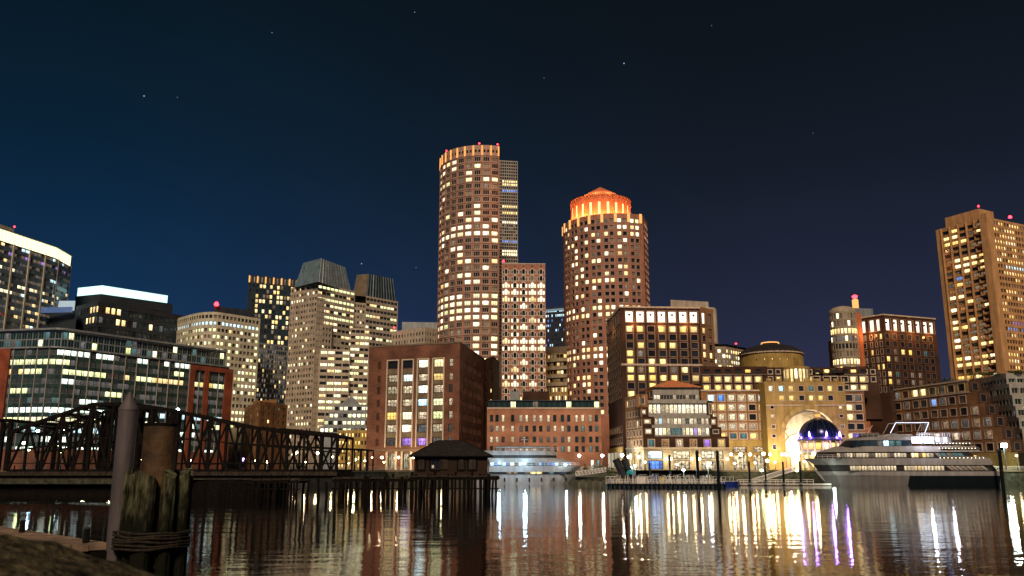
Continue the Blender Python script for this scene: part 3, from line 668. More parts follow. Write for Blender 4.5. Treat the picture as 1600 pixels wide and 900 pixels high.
b = Bld('lit_brick_lowrise', 'low tan brick building full of small golden windows, just right of the bridge end', (q.p[0].x, Y, G))
b.facade(q, G, z, even(.3, q.len-.3, 10, .5), floors(z-.7-5*3.2, 5, 3.2, .9, 2.6), 'stone_yellow', [('gold', 4), ('warm', 3), ('dark', 3)], st=ST['plain'])
closed(b, q.p, G, z, 'stone_yellow', 14); b.finish()

# ---- I. tan block with grey penthouse behind the brick block
Y = 500; z = zof(640, 514, Y); A, M_, R = cor(612, 518, z), cor(664, 511, z), cor(688, 516, z)
b = Bld('tan_slab', 'tan stone block with dark penthouse between the twin towers and the tall round tower', (M_.x, M_.y, G)); p = Path([A, M_, R])
b.facade(p, G, z, even(.5, p.len-.5, 17, .45), floors(z-1.4-7*3.9, 7, 3.9, .9, 2.8), 'limestone', [('dark', 6), ('curtain', 2), ('dim', 1)], st=ST['plain'])
closed(b, p.p, G, z, 'limestone', 18); pc = [pt(628, 508, Y+6), pt(688, 508, Y+8)]; b.solid(back(pc, 10), z-1, zof(650, 503, Y+6), 'penthouse', 'metal_grey'); b.finish()
mast('roof_beacon', 'small red beacon on the tan block left of the tall round tower', (*pt(616, 510, Y+1), z-.5), 1.2, r=.5)

# ---- J. big brown brick block with stone framed window columns
Y = 330; z = zof(720, 534, Y); A, M_, R = cor(577, 541.5, z), cor(719, 534, z), cor(757, 560, z)
b = Bld('brick_block', 'big plain brown brick block with four tall columns of stone framed windows', (M_.x, M_.y, G)); p = flat(A, M_)
ys = [(562, 574), (584, 595), (602, 614), (623, 634), (643, 655), (663, 675), (684, 696)]
rows = rowspx(ys, 650, 335)
cols = []; kinds = []
for x0, x1, kd in ((589, 594, 'n'), (605, 620.5, 'w'), (628.5, 644, 'w'), (652.5, 668, 'w'), (676.5, 692, 'w'), (701, 707, 'n')):
    cols.append((ucol(p, x0, 620), ucol(p, x1, 620)))
wide = cols[1:5]
seqs = {6: ['dark', 'dark', 'white', 'white'], 5: ['busy', 'pale', 'busy', 'gold'], 4: ['busy', 'busy', 'pale', 'busy'], 3: ['busy', 'busy', 'cool', 'green'], 2: ['gold', 'white', 'busy', 'green'], 1: ['busy', 'white', 'dimwhite', 'busy'], 0: ['dimwhite', 'purple', 'purple', 'dimwhite']}
loft = ST['loft']
zr = rows
zg = zof(650, 703, 335)
b.facade(p, zg, z, cols[1:], zr, 'brick_brown', [], st=loft, fn=lambda i, j: seqs[j][i] if i < 4 else pick([('dimwhite', 2), ('dim', 1), ('busy', 2)]), depth=.45)
for a, c in wide:    # stone frames of the columns, spandrels between
    for u in (a-.55, c+.05):
        q = MB(); q.prism([p.pos(u, .02), p.pos(u+.5, .02), p.pos(u+.5, -.25), p.pos(u, -.25)], zr[0][0]-.6, zr[-1][1]+.55); q.build('stone_jamb', 'trim_light', b.root)
    q = MB(); q.prism([p.pos(a-.05, .02), p.pos(c+.05, .02), p.pos(c+.05, -.24), p.pos(a-.05, -.24)], zr[-1][1]+.1, zr[-1][1]+.55); q.build('lintel', 'trim_light', b.root)
    for k in range(6):
        q = MB(); q.prism([p.pos(a, .02), p.pos(c, .02), p.pos(c, -.1), p.pos(a, -.1)], zr[k][1]+.25, zr[k+1][0]-.25); q.build('spandrel', 'stone_dark', b.root)
for a, b_ in zr:    # the bricked up column: shallow recess frames
    q = MB(); a0, a1 = cols[0]; q.prism([p.pos(a0, .02), p.pos(a1, .02), p.pos(a1, -.08), p.pos(a0, -.08)], a, b_); q.build('blind_window', 'brick_dark', b.root)
b.band(p, 0, p.len, z-.5, z+.15, .2, 'coping', 'stone_dark', .5); b.band(p, 0, p.len, zg-.3, zg+.25, .22, 'string_course', 'stone_dark')
gcol = [(ucol(p, x0, 715), ucol(p, x1, 715)) for x0, x1 in ((606, 617.5), (629.5, 641), (653, 665), (677, 689), (701, 708))]
b.facade(p, G, zg-.3, gcol, [(G+.5, zg-1.1)], 'brick_brown', [], st=loft, fn=lambda i, j: ['dim', 'dimwhite', 'dim', 'busy', 'dim'][i], depth=.4)
for a, c in gcol[:4]:
    for u in (a-.8, c): q = MB(); q.prism([p.pos(u, .02), p.pos(u+.8, .02), p.pos(u+.8, -.3), p.pos(u, -.3)], G, zg-.5); q.build('stone_jamb', 'trim_light', b.root)
p2 = flat(M_, R); c2 = [(1.5, 2.6)]+[(x, x+1.6) for x in (7, 9.6, 12.2, 16.5, 19.1, 21.7, 26, 28.6, 31.2, 35.5, 38.1, 40.7) if x+1.8 < p2.len] 
def fJ(i, j): return 'warm' if (i, j) in ((10, 4), (9, 5), (0, 6)) else None
b.facade(p2, G, z, c2, [(a, c-.2) for a, c in zr], 'brick_brown', [('dark', 5), ('curtain', 3), ('dim', .5)], st=ST['plain'], fn=fJ, depth=.3)
closed(b, [A, M_, R], G, z, 'brick_brown', 22)
za = zof(760, 556, 372); q = Path([pt(756, 560, 385), pt(771, 556, 372), pt(780, 568, 392)])
b.facade(q, G, za, even(.6, q.c[1]-.6, 2, .35), floors(za-3-5*4.5, 5, 4.5, 1, 2.7), 'brick_dark', [('dark', 3), ('warm', .6)], st=ST['plain']); closed(b, q.p, G, za, 'brick_brown', 14)
b.finish()
for k, x in enumerate((583, 597, 623, 646)):
    w_ = thing('wall_lamp', ['leftmost', 'second', 'third', 'rightmost'][k]+' of four warm wall lamps at the foot of the brick block', 'lamp', P3(x, 714, 333), 'wall lamps on the brick block')
    q = MB(); c = P3(x, 713, 333); q.box(c.x-.35, c.x+.35, c.y-.2, c.y+.5, c.z-.1, c.z+.25); q.build('bracket', 'metal_dark', w_)
    q = MB(); q.lathe(c+Vector((0, -.4, -.5)), [(.02, -.35), (.38, -.25), (.42, .2), (.02, .35)], 10); q.build('lamp_shade', 'lamp_warm', w_); point(w_, c+Vector((0, -1.6, -.2)), (1, .75, .45), 900)
# ---- K. tall round tower
Yc, RR = 480, 25.2; c = pt(756, 230, Yc); zt = zof(750, 226.5, Yc-RR)
b = Bld('round_tower', 'tallest round tower, pinkish stone with small paired windows and orange lit crown fins', (c.x, c.y, G), 'tower')
p = Path(arc(c.x, c.y, RR, -96, 22, 34)); step = 11.2; per = RR*math.radians(1)
cols = []
for k in range(-8, 2):
    a = 96+(k*step+5.3); cols.append(((a-4.1)*per, (a+4.1)*per))
fh = 3.86; n = 33; zc = zt-5.6; z0 = zc-.6-n*fh
bright = {11: .95, 10: .45, 9: .45, 8: .35, 20: .95, 21: .95, 22: .9, 23: .75, 31: .95, 30: .0, 29: 1.0, 32: .95, 19: .15, 7: .3, 13: .4, 3: .5, 27: .3, 17: .3}
def fK(i, j):
    k = n-1-j; pr = bright.get(k, .16)
    if i < 3 and pr < .3: pr = .35
    return pick([('white', 4), ('green', 1)]) if random.random() < pr else pick([('dark', 8), ('curtain', 1.5), ('dim', 1), ('warm', .3)])
zv = z0
b.facade(p, G, zc, cols, floors(z0, n, fh, .75, 3.05), 'granite_pink', [], st=ST['trio'], frame='trim_light', fn=fK, depth=.35)
b.facade(p, zc, zt, [(u+.2+q, u+q+1.3) for u, _ in cols for q in (0, 2.0)], [(zt-4.2, zt-2.6)], 'granite_pink', [('dark', 1)], st=ST['plain'], depth=.5)
for j in range(n+1): b.band(p, 0, p.len, z0+fh*j-.25, z0+fh*j+.12, .16, 'string_course', 'stone_dark', .02)
fin_u = [c0[0]-.6 for c0 in cols]+[cols[-1][1]+.6]
for u in fin_u:
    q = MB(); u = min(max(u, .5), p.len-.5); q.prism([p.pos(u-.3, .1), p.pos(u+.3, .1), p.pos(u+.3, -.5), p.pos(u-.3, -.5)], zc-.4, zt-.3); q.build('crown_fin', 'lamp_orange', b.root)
    q = MB(); q.prism([p.pos(u-.28, .05), p.pos(u+.28, .05), p.pos(u+.28, -.22), p.pos(u-.28, -.22)], G+40, zc-.4); q.build('pier', 'granite_rose', b.root)
poly = p.p+[p.p[-1]+p.p[-1].normalized()*26+Vector((-3, 0)), p.p[0]+p.p[0].normalized()*24]; m = MB(); m.face([(*v, zt-1) for v in poly]); m.build('roof', 'roof_dark', b.root)
for i in (len(p.p)-1, len(p.p), len(p.p)+1):
    a, d = poly[i], poly[(i+1) % len(poly)]; b.mb('granite_pink').face([(*a, G), (*d, G), (*d, zt), (*a, zt)])
b.finish()
for (u, lb) in ((.02, 'left edge'), (.32, 'left shoulder'), (.78, 'middle'), (.985, 'right end')):
    q = p.pos(p.len*u, .6); mast('roof_beacon', f'red beacon on the {lb} of the tall round tower roof', (q.x, q.y, zt-.8), 1.6, r=.5)
# ---- fine gridded tower behind it
Y = 530; z = zof(784, 250, Y); p = flat(pt(774, 250, Y), cor(809, 252, z))
b = Bld('gridded_tower', 'slim tower with a fine pale square grid, behind the tallest round tower', (p.p[0].x, Y, G), 'tower')
lits = {6: 'warm', 7: 'warm', 9: 'blue', 14: 'warm', 16: 'gold', 19: 'white', 25: 'blue', 28: 'white', 29: 'white', 33: 'dim'}
nf = 60; fh = 2.1
b.facade(p, G+50, z, even(.2, p.len-.2, 10, .74), floors(z-.4-nf*fh, nf, fh, .3, 1.75), 'trim_grey', [('dark', 1)], st=ST['slit'], fn=lambda i, j: lits.get(nf-1-j) if lits.get(nf-1-j) and i > 2 else ('dim' if 18 < nf-1-j < 26 and random.random() < .3 else 'dark'), depth=.35)
b.wall(p, 0, p.len, G, G+50, 'stone_dark'); closed(b, p.p, G, z, 'stone_dark', 25); b.finish(single=False)
# ---- L. arch window tower
Y = 400; z = zof(785, 411.5, Y); p = flat(cor(784, 411.5, z), cor(852, 412, z))
b = Bld('arched_window_tower', 'brick red slab tower with five columns of white trimmed arched windows', (p.p[0].x, Y, G), 'tower')
fh = 3.32; nf = 22; z0 = z-2.3-nf*fh; w = p.len/5
litr = {0: .1, 2: 1, 3: 1, 4: 1, 7: .8, 8: .8, 10: .95, 11: .85, 15: .6, 16: .7, 5: .15, 18: .8, 14: .3}
rowst = {}
def fL(i, j):
    k = nf-1-j; key = (k, i//3)
    if key not in rowst:
        pr = litr.get(k, .12); rowst[key] = pick([('white', 3), ('warm', 1)]) if random.random() < pr else pick([('dark', 5), ('curtain', 1)])
    return rowst[key] if i % 3 != 1 else (rowst[key] if random.random() < .7 else 'dark')
# centre arch openings and lower side lights: two passes on the same wall bands
rowsC = floors(z0, nf, fh, .55, 2.95)
for j, (a, c_) in enumerate(rowsC):
    zlo, zhi = z0+fh*j, z0+fh*(j+1)
    u = 0
    for i in range(5):
        m0 = p.len*(i+.5)/5
        cc = flat(p.pos(m0-w/2), p.pos(m0-.75)); b.facade(cc, zlo, zhi, [(w/2-1.64, w/2-.87)], [(a, c_-.75)], 'granite_rose', [], st=ST['side'], frame='trim_white', trim='trim_white', fn=lambda q, r: fL(i*3, j), depth=.3)
        cc = flat(p.pos(m0-.75), p.pos(m0+.75)); b.facade(cc, zlo, zhi, [(.12, 1.38)], [(a, c_)], 'granite_rose', [], st=ST['arch'], trim='trim_white', fn=lambda q, r: fL(i*3+1, j), depth=.3)
        cc = flat(p.pos(m0+.75), p.pos(m0+w/2)); b.facade(cc, zlo, zhi, [(.12, .89)], [(a, c_-.75)], 'granite_rose', [], st=ST['side'], frame='trim_white', trim='trim_white', fn=lambda q, r: fL(i*3+2, j), depth=.3)
b.wall(p, 0, p.len, z0+nf*fh, z, 'granite_rose'); b.wall(p, 0, p.len, G, z0, 'granite_rose'); closed(b, p.p, G, z, 'granite_rose', 28)
b.band(p, 0, p.len, z-.4, z+.1, .15, 'coping', 'trim_light', .4)
for i in range(5):
    q = MB(); m0 = p.pos(p.len*(i+.5)/5, -.05); q.tube((m0.x, m0.y+.3, z-1.35), (m0.x, m0.y-.02, z-1.35), .4, n=10); q.build('round_vent', 'frame_dark', b.root)
b.finish(); mast('roof_beacon', 'red beacon at the left corner of the arched window tower roof', (*p.pos(.8, .8), z), .8, r=.6)
# ---- M. blue skyscraper and tan terrace block seen in the gap
Y = 620; z = zof(866, 479, Y); p = flat(cor(848, 481, z), cor(886, 478, z))
b = Bld('blue_tower', 'distant blue tower with a bright cyan top, left of the orange crowned tower', (p.p[0].x, Y, G), 'tower')
b.facade(p, G, z, even(.3, p.len-.3, 12, .6), floors(z-1-22*3.6, 22, 3.6, .8, 2.7), 'steel_navy', [], st=ST['plain'], fn=lambda i, j: 'cool' if j in (21, 20) and random.random() < .85 else pick([('dark_blue', 6), ('cool', .9), ('blue', 1)]) if j > 6 else pick([('dark_blue', 3), ('warm', 2), ('ember', 1)]))
b.band(p, 0, p.len, z-3, z-1.4, .3, 'lit_band', 'cool', .1); closed(b, p.p, G, z, 'steel_navy', 20); b.finish()
Y = 440; z = zof(866, 543, Y); p = flat(cor(850, 544, z), cor(886, 541, z))
b = Bld('tan_terrace_block', 'tan office with curved lit balconies in the gap left of the orange crowned tower', (p.p[0].x, Y, G))
p = Path([p.p[0], p.p[0].lerp(p.p[1], .3)+Vector((0, -1.5)), p.p[0].lerp(p.p[1], .65)+Vector((0, -1.2)), p.p[1]])
zz = z-3.5
b.wall(p, 0, p.len, zz, z, 'stone_dark')
for k in range(7):
    z1 = zz-4.1*k
    if k < 4:
        b.facade(p, z1-4.1, z1, even(.2, p.len-.2, 7, .9), [(z1-2.2, z1-.4)], 'stone_yellow', [('dark', 3), ('warm', 2), ('dim', 2)], st=ST['two'], depth=.8); b.band(p, 0, p.len, z1-4.1, z1-2.6, .7, 'balcony', 'stone_beige', .1)
    else: b.facade(p, z1-4.1, z1, even(.3, p.len-.3, 8, .55), [(z1-3, z1-.9)], 'stone_yellow', [('dark', 4), ('warm', 2)], st=ST['side'], depth=.3)
b.wall(p, 0, p.len, G, zz-28.7, 'stone_yellow'); closed(b, p.p, G, z, 'stone_yellow', 20); b.finish()

# ---- N. round tower with glowing orange crown
RR = 26; Yc = 446; c = pt(955, 333, Yc); zt = zof(940, 333, Yc-RR)
b = Bld('orange_crowned_tower', 'round pink stone tower topped by a glowing orange drum and small pyramid', (c.x, c.y, G), 'tower')
a1 = 31; p0 = arc(c.x, c.y, RR, -95, a1, 34); e = Vector(p0[-1]); wing = e+Vector((4.4, 14)); p = Path(p0+[wing])
per = RR*math.radians(1); cols = []
for k in range(-5, 2):
    a = 95+(-2.4+7.2+k*14.9); cols += [((a-5.4)*per, (a-.8)*per), ((a+.9)*per, (a+5.5)*per)]
ua = p.c[34]; cols += [(ua+3.4+q*2.9, ua+5.2+q*2.9) for q in range(4)]
fh = 3.42; n = 29; z0 = zt-2.0-n*fh
lr = {9: .6, 13: .7, 14: .75, 19: .9, 20: .85, 6: .3, 16: .3, 23: .5, 0: .6, 1: .7, 2: .6}
def fN(i, j):
    k = n-1-j; pr = lr.get(k, .2)
    if k < 3: pr = .85 if i > 11 else .25
    return pick([('white', 3), ('warm', 2), ('green', 1)]) if random.random() < pr else pick([('dark', 6), ('curtain', 2), ('dim', 1)])
b.facade(p, G, zt, cols, floors(z0, n, fh, .75, 2.75), 'granite_rose', [], st=ST['side'], frame='trim_light', trim='granite_pink', fn=fN, depth=.35)
closed(b, p.p, G, zt, 'granite_rose', 22)
for k in range(-6, 3):
    u = (95+(-2.4+k*14.9))*per
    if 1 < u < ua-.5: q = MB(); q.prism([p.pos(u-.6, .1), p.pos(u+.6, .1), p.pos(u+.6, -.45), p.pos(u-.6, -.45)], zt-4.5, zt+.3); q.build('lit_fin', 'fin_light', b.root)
for j in range(n): b.band(p, 0, p.len, z0+fh*j+.05, z0+fh*j+.3, .1, 'string_course', 'granite_pink', .02)
# crown drum
cc = pt(938, 312, Yc-1); R2 = 15.9; zc = zof(938, 305, Yc-R2)
pc = Path(arc(cc.x, cc.y, R2, -150, 150, 50)); cn = []
for k in range(18): u = pc.len*(k+.5)/18; cn.append((u-.7, u+.7))
surf('crown_mat', (.50, .16, .07), .7, .1)
b.facade(pc, zt-1, zc, cn, [(zt+1.2, zc-3.6)], 'crown_mat', [('dim', 1)], st=ST['slit'], fn=lambda i, j: 'crown_light', depth=.25)
b.band(pc, 0, pc.len, zc-.4, zc+.3, .4, 'coping', 'crown_mat', .5)
for k in range(18):
    u = pc.len*k/18+.01; q = MB(); q.prism([pc.pos(u, .1), pc.pos(min(pc.len, u+.9), .1), pc.pos(min(pc.len, u+.9), -.35), pc.pos(u, -.35)], zc-2.6, zc-.5); q.build('merlon', 'granite_rose', b.root)
m = MB(); m.lathe((cc.x, cc.y, zc-.5), [(R2, 0), (.1, .2)], 30); m.build('roof', 'roof_dark', b.root)
m = MB(); m.lathe((cc.x, cc.y, zc-.2), [(10.5, 0), (10.5, 3.6), (.15, 9.6)], 8); m.build('pyramid_roof', 'crown_mat', b.root)
b.finish()
ld = b.root
for k in range(-4, 5):
    a = math.radians(k*19); rr = R2+3.2; point(ld, (cc.x+rr*math.sin(a), cc.y-rr*math.cos(a), zt+.6), (1, .34, .09), 8000, .8, 'uplight_or_spill')
for k in range(4):
    a = math.radians(-60+k*40); point(ld, (cc.x+12*math.sin(a), cc.y-12*math.cos(a), zc+4.4), (1, .5, .2), 1500, .5, 'uplight_or_spill')

# ---- O. orange brick warehouse with green glass top storey
Y = 330; z = zof(850, 637, Y); p = flat(pt(761, 638, Y), pt(939, 637, Y))
b = Bld('orange_warehouse', 'orange brick warehouse with four rows of small arched windows and a dark green glass storey', (p.p[0].x, Y, G))
xs = [768, 776.5, 786, 801, 814, 823, 835, 845, 857, 867, 879, 889, 901, 911, 923, 932.5]
cols = colspx(p, xs, 1.28, 680)
rows = rowspx([(648, 659), (665, 674.5), (682, 691.5), (697, 706.5)], 850, Y)
def fO(i, j): return pick([('busy', 1.6), ('dark_teal', 1), ('dimwhite', .8)]) if i < 13 and j > 0 else pick([('dark_teal', 3), ('busy', .7), ('teal', .7)])
b.facade(p, G+5.2, z, cols, rows, 'brick_orange', [], st=ST['archlow'], fn=fO, depth=.35)
gc = [(ucol(p, x-2.5, 720), ucol(p, x+2.5, 720)) for x in (800, 830, 862, 925.5, 935)]
b.facade(p, G, G+5.2, gc, [(G+.1, G+3.8)], 'brick_orange', [('dim', 1)], st=ST['plain'], fn=lambda i, j: 'pale' if i == 3 else 'teal', depth=.3)
b.band(p, 0, p.len, z-.4, z+.1, .25, 'coping', 'trim_light', .5); closed(b, p.p, G, z, 'brick_orange', 22)
q = Path([p.pos(.4, 1.6), p.pos(p.len-.4, 1.6)]); zz = zof(850, 625.5, Y+1.6)
b.facade(q, z-.5, zz, even(0, q.len, 20, .94), [(z+.1, zz-.45)], 'panel_green', [('dark_teal', 7), ('dim', .6)], st=ST['band'], fn=lambda i, j: 'green' if i in (4, 14, 19) else None, frame='metal_dark', depth=.1)
b.band(q, 0, q.len, zz-.3, zz+.1, .5, 'roof_edge', 'metal_dark', 4); r = back(q.p, 16); mm = MB(); mm.prism(r, zz-.3, zz); mm.build('roof', 'roof_dark', b.root)
for x0, x1, y in ((797, 812, 612), (817, 858, 611.5)):
    b.solid(back([pt(x0, 625, Y+6), pt(x1, 625, Y+6)], 5), zz, zof(x0, y, Y+6), 'roof_plant', 'metal_grey' if x0 < 800 else 'brick_dark')
b.finish()

# ---- P. Rowes complex: north tower
Y = 312; z = zof(969, 479, Y); A, M_, R = cor(948, 502, z), cor(968.5, 479, z), cor(1093, 480.5, z)
b = Bld('north_tower', 'dark brick tower with seven big glowing white openings under its flat roof', (M_.x, M_.y, G), 'tower')
p = flat(M_, R); fh = 12.85*Y/FPX*1.0
ys = [(485.5, 503)]+[(509+12.75*k, 518+12.75*k) for k in range(0, 9)]
rows = rowspx(ys, 1030, Y); xs = [983.5, 1000.5, 1017, 1034, 1050.5, 1067.5, 1084]
cols = colspx(p, xs, 2.45, 510)
ptn = ['g..gg..', 'g.g..g.', 'ggg..g.', 'ggyy.g.', '.g.yy..', 'g.gy...', 'ggg....', '.......', 'gg.ggdg']
rws = {1: 'w......', 2: 'gygw.g.', 3: 'gog.dg.', 4: 'gog.dg.', 5: 'gogg...', 6: 'gdod...', 7: '.g.gg..', 8: 'gd.....', 9: 'gg.wyyg'}
real = {9: 'wg.wygg', 8: '.......', 7: '.g.gg..', 6: 'g.d....', 5: 'g.gg...', 4: 'gd.d.g.', 3: 'gggg.g.', 2: '..g....', 1: '.......', 0: '...g...'}
mp_ = {'g': 'gold', 'w': 'warm', 'y': 'warm', 'o': 'ember', 'd': 'dim', '.': 'dark'}
def fP(i, j): return 'panel' if j == 9 else mp_[{8: 'gg.gwgg', 7: '.......', 6: '.g.gg..', 5: 'gd.....', 4: 'g.gg...', 3: 'gdg.dg.', 2: 'ggggg.g', 1: '..g....', 0: 'g......'}[j][i]]
wt = ST['trim']
colt = colspx(p, xs, 2.95, 494)
b.facade(p, rows[-1][0]-.5, z, colt, rows[-1:], 'brick_dark', [], st=wt, trim='trim_dim', fn=lambda i, j: 'panel', depth=.9)
b.facade(p, G, rows[-1][0]-.5, cols, rows[:-1], 'brick_dark', [], st=wt, trim='trim_dim', fn=fP, depth=.3)
for a, c_ in colt:    # hanging planter in each opening
    q = MB(); m0 = p.pos((a+c_)/2, .45); zz = rows[-1][1]-1.35; q.lathe((m0.x, m0.y, zz), [(.05, -.55), (.3, -.2), (.52, .1), (.3, .35), (.05, .4)], 8); q.build('hanging_lamp', 'brick_dark', b.root)
p2 = flat(A, M_); cols2 = even(.8, p2.len-.6, 6, .5)
b.facade(p2, rows[-1][0]-.5, z, even(.8, p2.len-.6, 6, .62), rows[-1:], 'brick_dark', [], st=wt, trim='trim_dim', fn=lambda i, j: 'panel', depth=.5)
b.facade(p2, G, rows[-1][0]-.5, cols2, [(a-4.2*k_, a2-4.2*k_) for k_ in (0,) for a, a2 in [(G+9.5, G+11.5), (G+13.5, G+15.4)]]+[r_ for r_ in rows[:-1] if r_[0] > G+17], 'brick_dark', [('dark', 4), ('curtain', 2), ('dim', 2)], st=ST['trimone'], trim='trim_dim', fn=lambda i, j: 'warm' if j == 1 and i < 5 else None, depth=.3)
b.band(Path([A, M_, R]), 0, p2.len+p.len, z-.45, z+.15, .5, 'cornice', 'trim_light', .6); b.band(p, 0, p.len, zof(1030, 571, Y), zof(1030, 568, Y), .3, 'string_course', 'trim_light')
closed(b, [A, M_, R], G, z, 'brick_dark', 20)
R2_ = pt(1114, 485, Y+9); q = Path([p.pos(p.len, .6), R2_]); zz = zof(1110, 483, Y+8)
b.facade(q, G, zz, even(.4, q.len-.4, 2, .5), [r_ for r_ in rows], 'brick_tan', [('curtain', 2), ('warm', 1), ('dark', 1)], st=ST['trimone'], trim='trim_dim', fn=lambda i, j: 'panel' if j == 9 and i == 0 else None); closed(b, q.p, G, zz, 'brick_tan', 14)
b.solid(back([pt(1048, 478, Y+8), pt(1107, 478, Y+12)], 10), z-1, zof(1080, 470, Y+10), 'penthouse', 'limestone'); m = MB(); c_ = pt(1106, 480, Y+14); m.lathe((c_.x, c_.y, z-12), [(3.2, 0), (3.2, 13.2), (2.6, 13.9), (.1, 14.1)], 20); m.build('stair_drum', 'limestone', b.root)
c_ = p.pos(4, 0)
for k in range(3):
    v = p.pos(p.len*(k+.5)/3, -2.0); point(b.root, (v.x, v.y, rows[-1][0]-1.2), (1, .42, .14), 650, .4, 'uplight_or_spill')  # added lamps in place of light spilling from the lit openings
v = p2.pos(p2.len*.5, -2.0); point(b.root, (v.x, v.y, rows[-1][0]-1.2), (1, .42, .14), 500, .4, 'uplight_or_spill')  # one more added lamp, for spill on the side face
# stone foot of the side face
b.band(flat(p2.pos(0, -.05), p2.pos(p2.len, -.05)), 0, p2.len, G, G+8.2, .35, 'stone_base', 'stone_yellow', .05)
b.finish()
for k in range(4):
    c_ = p2.pos(p2.len*(k+.5)/4, -.4); q = MB(); q.box(c_.x-.9, c_.x+.9, c_.y-.1, c_.y+.05, G+1, G+6.4); q.build('shop_window', 'shop', b.root)

# ---- Q. Rowes main wing, arch gate, rotunda, south wing
Y = 305
cx = pt(1218, 560, 330)
b = Bld('rotunda', 'round drum with dark dome and tall lit bow window above the arch', (cx.x, 341, G)); zd = zof(1218, 556, 330); rd = 12.2; cy_ = 341
pd = Path(arc(cx.x, cy_, rd, -100, 100, 30)); du = even(pd.len*.18, pd.len*.82, 9, .16)
b.facade(pd, 30, zd+1.6, du, [(zd-1.6, zd-.8)], 'stone_yellow', [('gold', 1)], st=ST['plain'], depth=.4, fn=lambda i, j: 'gold' if i in (2, 3, 4, 5, 6, 7) else 'dark')
b.band(pd, 0, pd.len, zd+1.4, zd+2.0, .5, 'cornice', 'trim_light', .4); m = MB(); m.lathe((cx.x, cy_, zd+1.9), [(rd+.6, 0), (rd-.8, 1.3), (rd*.72, 2.7), (rd*.4, 3.7), (3, 4.1), (3, 4.5)], 36); m.build('dome', 'roof_dark', b.root, smooth=True)
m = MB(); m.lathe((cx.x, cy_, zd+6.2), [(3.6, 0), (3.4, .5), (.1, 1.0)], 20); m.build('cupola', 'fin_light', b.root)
pb = pt(1246, 590, 314); pbw = Path(arc(pb.x, 315.5, 4.9, -85, 85, 14)); zb1 = zof(1246, 575.5, 311)
b.facade(pbw, 25, zb1+.8, even(.2, pbw.len-.2, 9, .86), [(zb1-7, zb1)], 'stone_yellow', [('warm', 2), ('white', 1)], st=ST['loft'], frame='stone_dark', depth=.15); m = MB(); m.face([(*v, zb1+.7) for v in pbw.p]); m.build('bay_roof', 'roof_dark', b.root)
b.finish()
def wing(name, label, x0, x1, xs_low, xs_up, Yf, lowfn, upfn):
    zr1 = zof((x0+x1)/2, 610.5, Yf); zr2 = zof((x0+x1)/2, 571, Yf+6); p = flat(pt(x0, 640, Yf), pt(x1, 640, Yf))
    b = Bld(name, label, (p.p[0].x, Yf, G)); xm = (x0+x1)/2
    rows = rowspx([(617, 626.5), (632, 641), (647, 656), (662, 671), (677, 685.5)], xm, Yf); cols = colspx(p, xs_low, 2.35, 640)
    zs_ = zof(xm, 688, Yf)
    b.facade(p, zs_, zr1, cols, rows, 'brick_tan', [], st=ST['trim'], fn=lowfn, depth=.3)
    b.band(p, 0, p.len, zr1-.2, zr1+.35, .45, 'cornice', 'trim_light', .5); b.band(p, 0, p.len, zs_-.5, zs_, .4, 'string_course', 'stone_yellow', .3)
    q = flat(pt(x0-1, 600, Yf+5), pt(x1+1, 600, Yf+5)); zq = zof(xm, 585.5, Yf+5); r2 = rowspx([(588.5, 596.5), (602, 609)], xm, Yf+5)
    b.facade(q, zr1-2, zq, colspx(q, xs_up, 2.2, 596), r2, 'brick_dark', [], st=ST['trim'], fn=lambda i, j: upfn(i, j), depth=.3); b.band(q, 0, q.len, zq-.2, zq+.25, .4, 'cornice', 'stone_dark', .4)
    q2 = flat(pt(x0-1, 580, Yf+9), pt(x1+1, 580, Yf+9)); r3 = rowspx([(577, 582.5)], xm, Yf+9)
    b.facade(q2, zq-2, zr2, colspx(q2, xs_up, 2.2, 580), r3, 'brick_dark', [], st=ST['plain'], fn=lambda i, j: upfn(i, 2), depth=.3)
    closed(b, p.p, G, zr1, 'brick_tan', 12); closed(b, q.p, zr1-3, zq, 'brick_dark', 12); closed(b, q2.p, zq-3, zr2, 'brick_dark', 16)
    return b, p, zs_
lo = {4: 'cbwwwc', 3: 'wwwwdg', 2: 'gdbwdb', 1: 'wbbbwd', 0: 'sgtttt'}; mp2 = {'c': 'cool', 'b': 'busy', 'w': 'room', 'd': 'dark', 'g': 'gold', 's': 'warm', 't': 'teal', 'B': 'blue'}
lo = {4: 'cBwwwc', 3: 'ggwwdg', 2: 'wbwwdb', 1: 'wwwbbw', 0: 'ggttgt'}
b, p, zs_ = wing('north_wing', 'long brick hotel wing of lit rooms between dark brick tower and arch', 1096, 1198, [1112, 1127.5, 1143.6, 1159.4, 1175.5, 1191.7], [1104, 1122, 1137.5, 1153.5, 1169, 1185], Y,
    lambda i, j: mp2[lo[j][i]], lambda i, j: {1: 'gold', 0: 'gold', 2: 'dark'}[j] if not (j == 2 and i in (4,)) else 'gold')
sh = [(ucol(p, a, 710), ucol(p, c_, 710)) for a, c_ in ((1106, 1118), (1125, 1138), (1144.5, 1167), (1177, 1199.5)) if ucol(p, c_, 710) <= p.len+2]
sh = [(max(.3, a), min(p.len-.2, c_)) for a, c_ in sh]
b.facade(flat(p.pos(0, -.4), p.pos(p.len, -.4)), G, zs_-.5, sh, [(G+.3, G+5.2), (G+6.0, G+8.0)], 'stone_yellow', [], st=ST['shopfront'], fn=lambda i, j: 'resto' if j == 0 else 'busy', depth=.7, trim='trim_light'); b.finish()
b, p, zs_ = wing('south_wing', 'short brick hotel wing squeezed between the arch and the long brick range', 1320, 1352, [1328, 1342], [1276, 1292, 1304, 1320, 1334, 1349], Y,
    lambda i, j: pick([('warm', 2), ('dim', 2), ('dark', 3), ('teal', 1)]), lambda i, j: pick([('gold', 2), ('dark', 3), ('warm', 1)]))
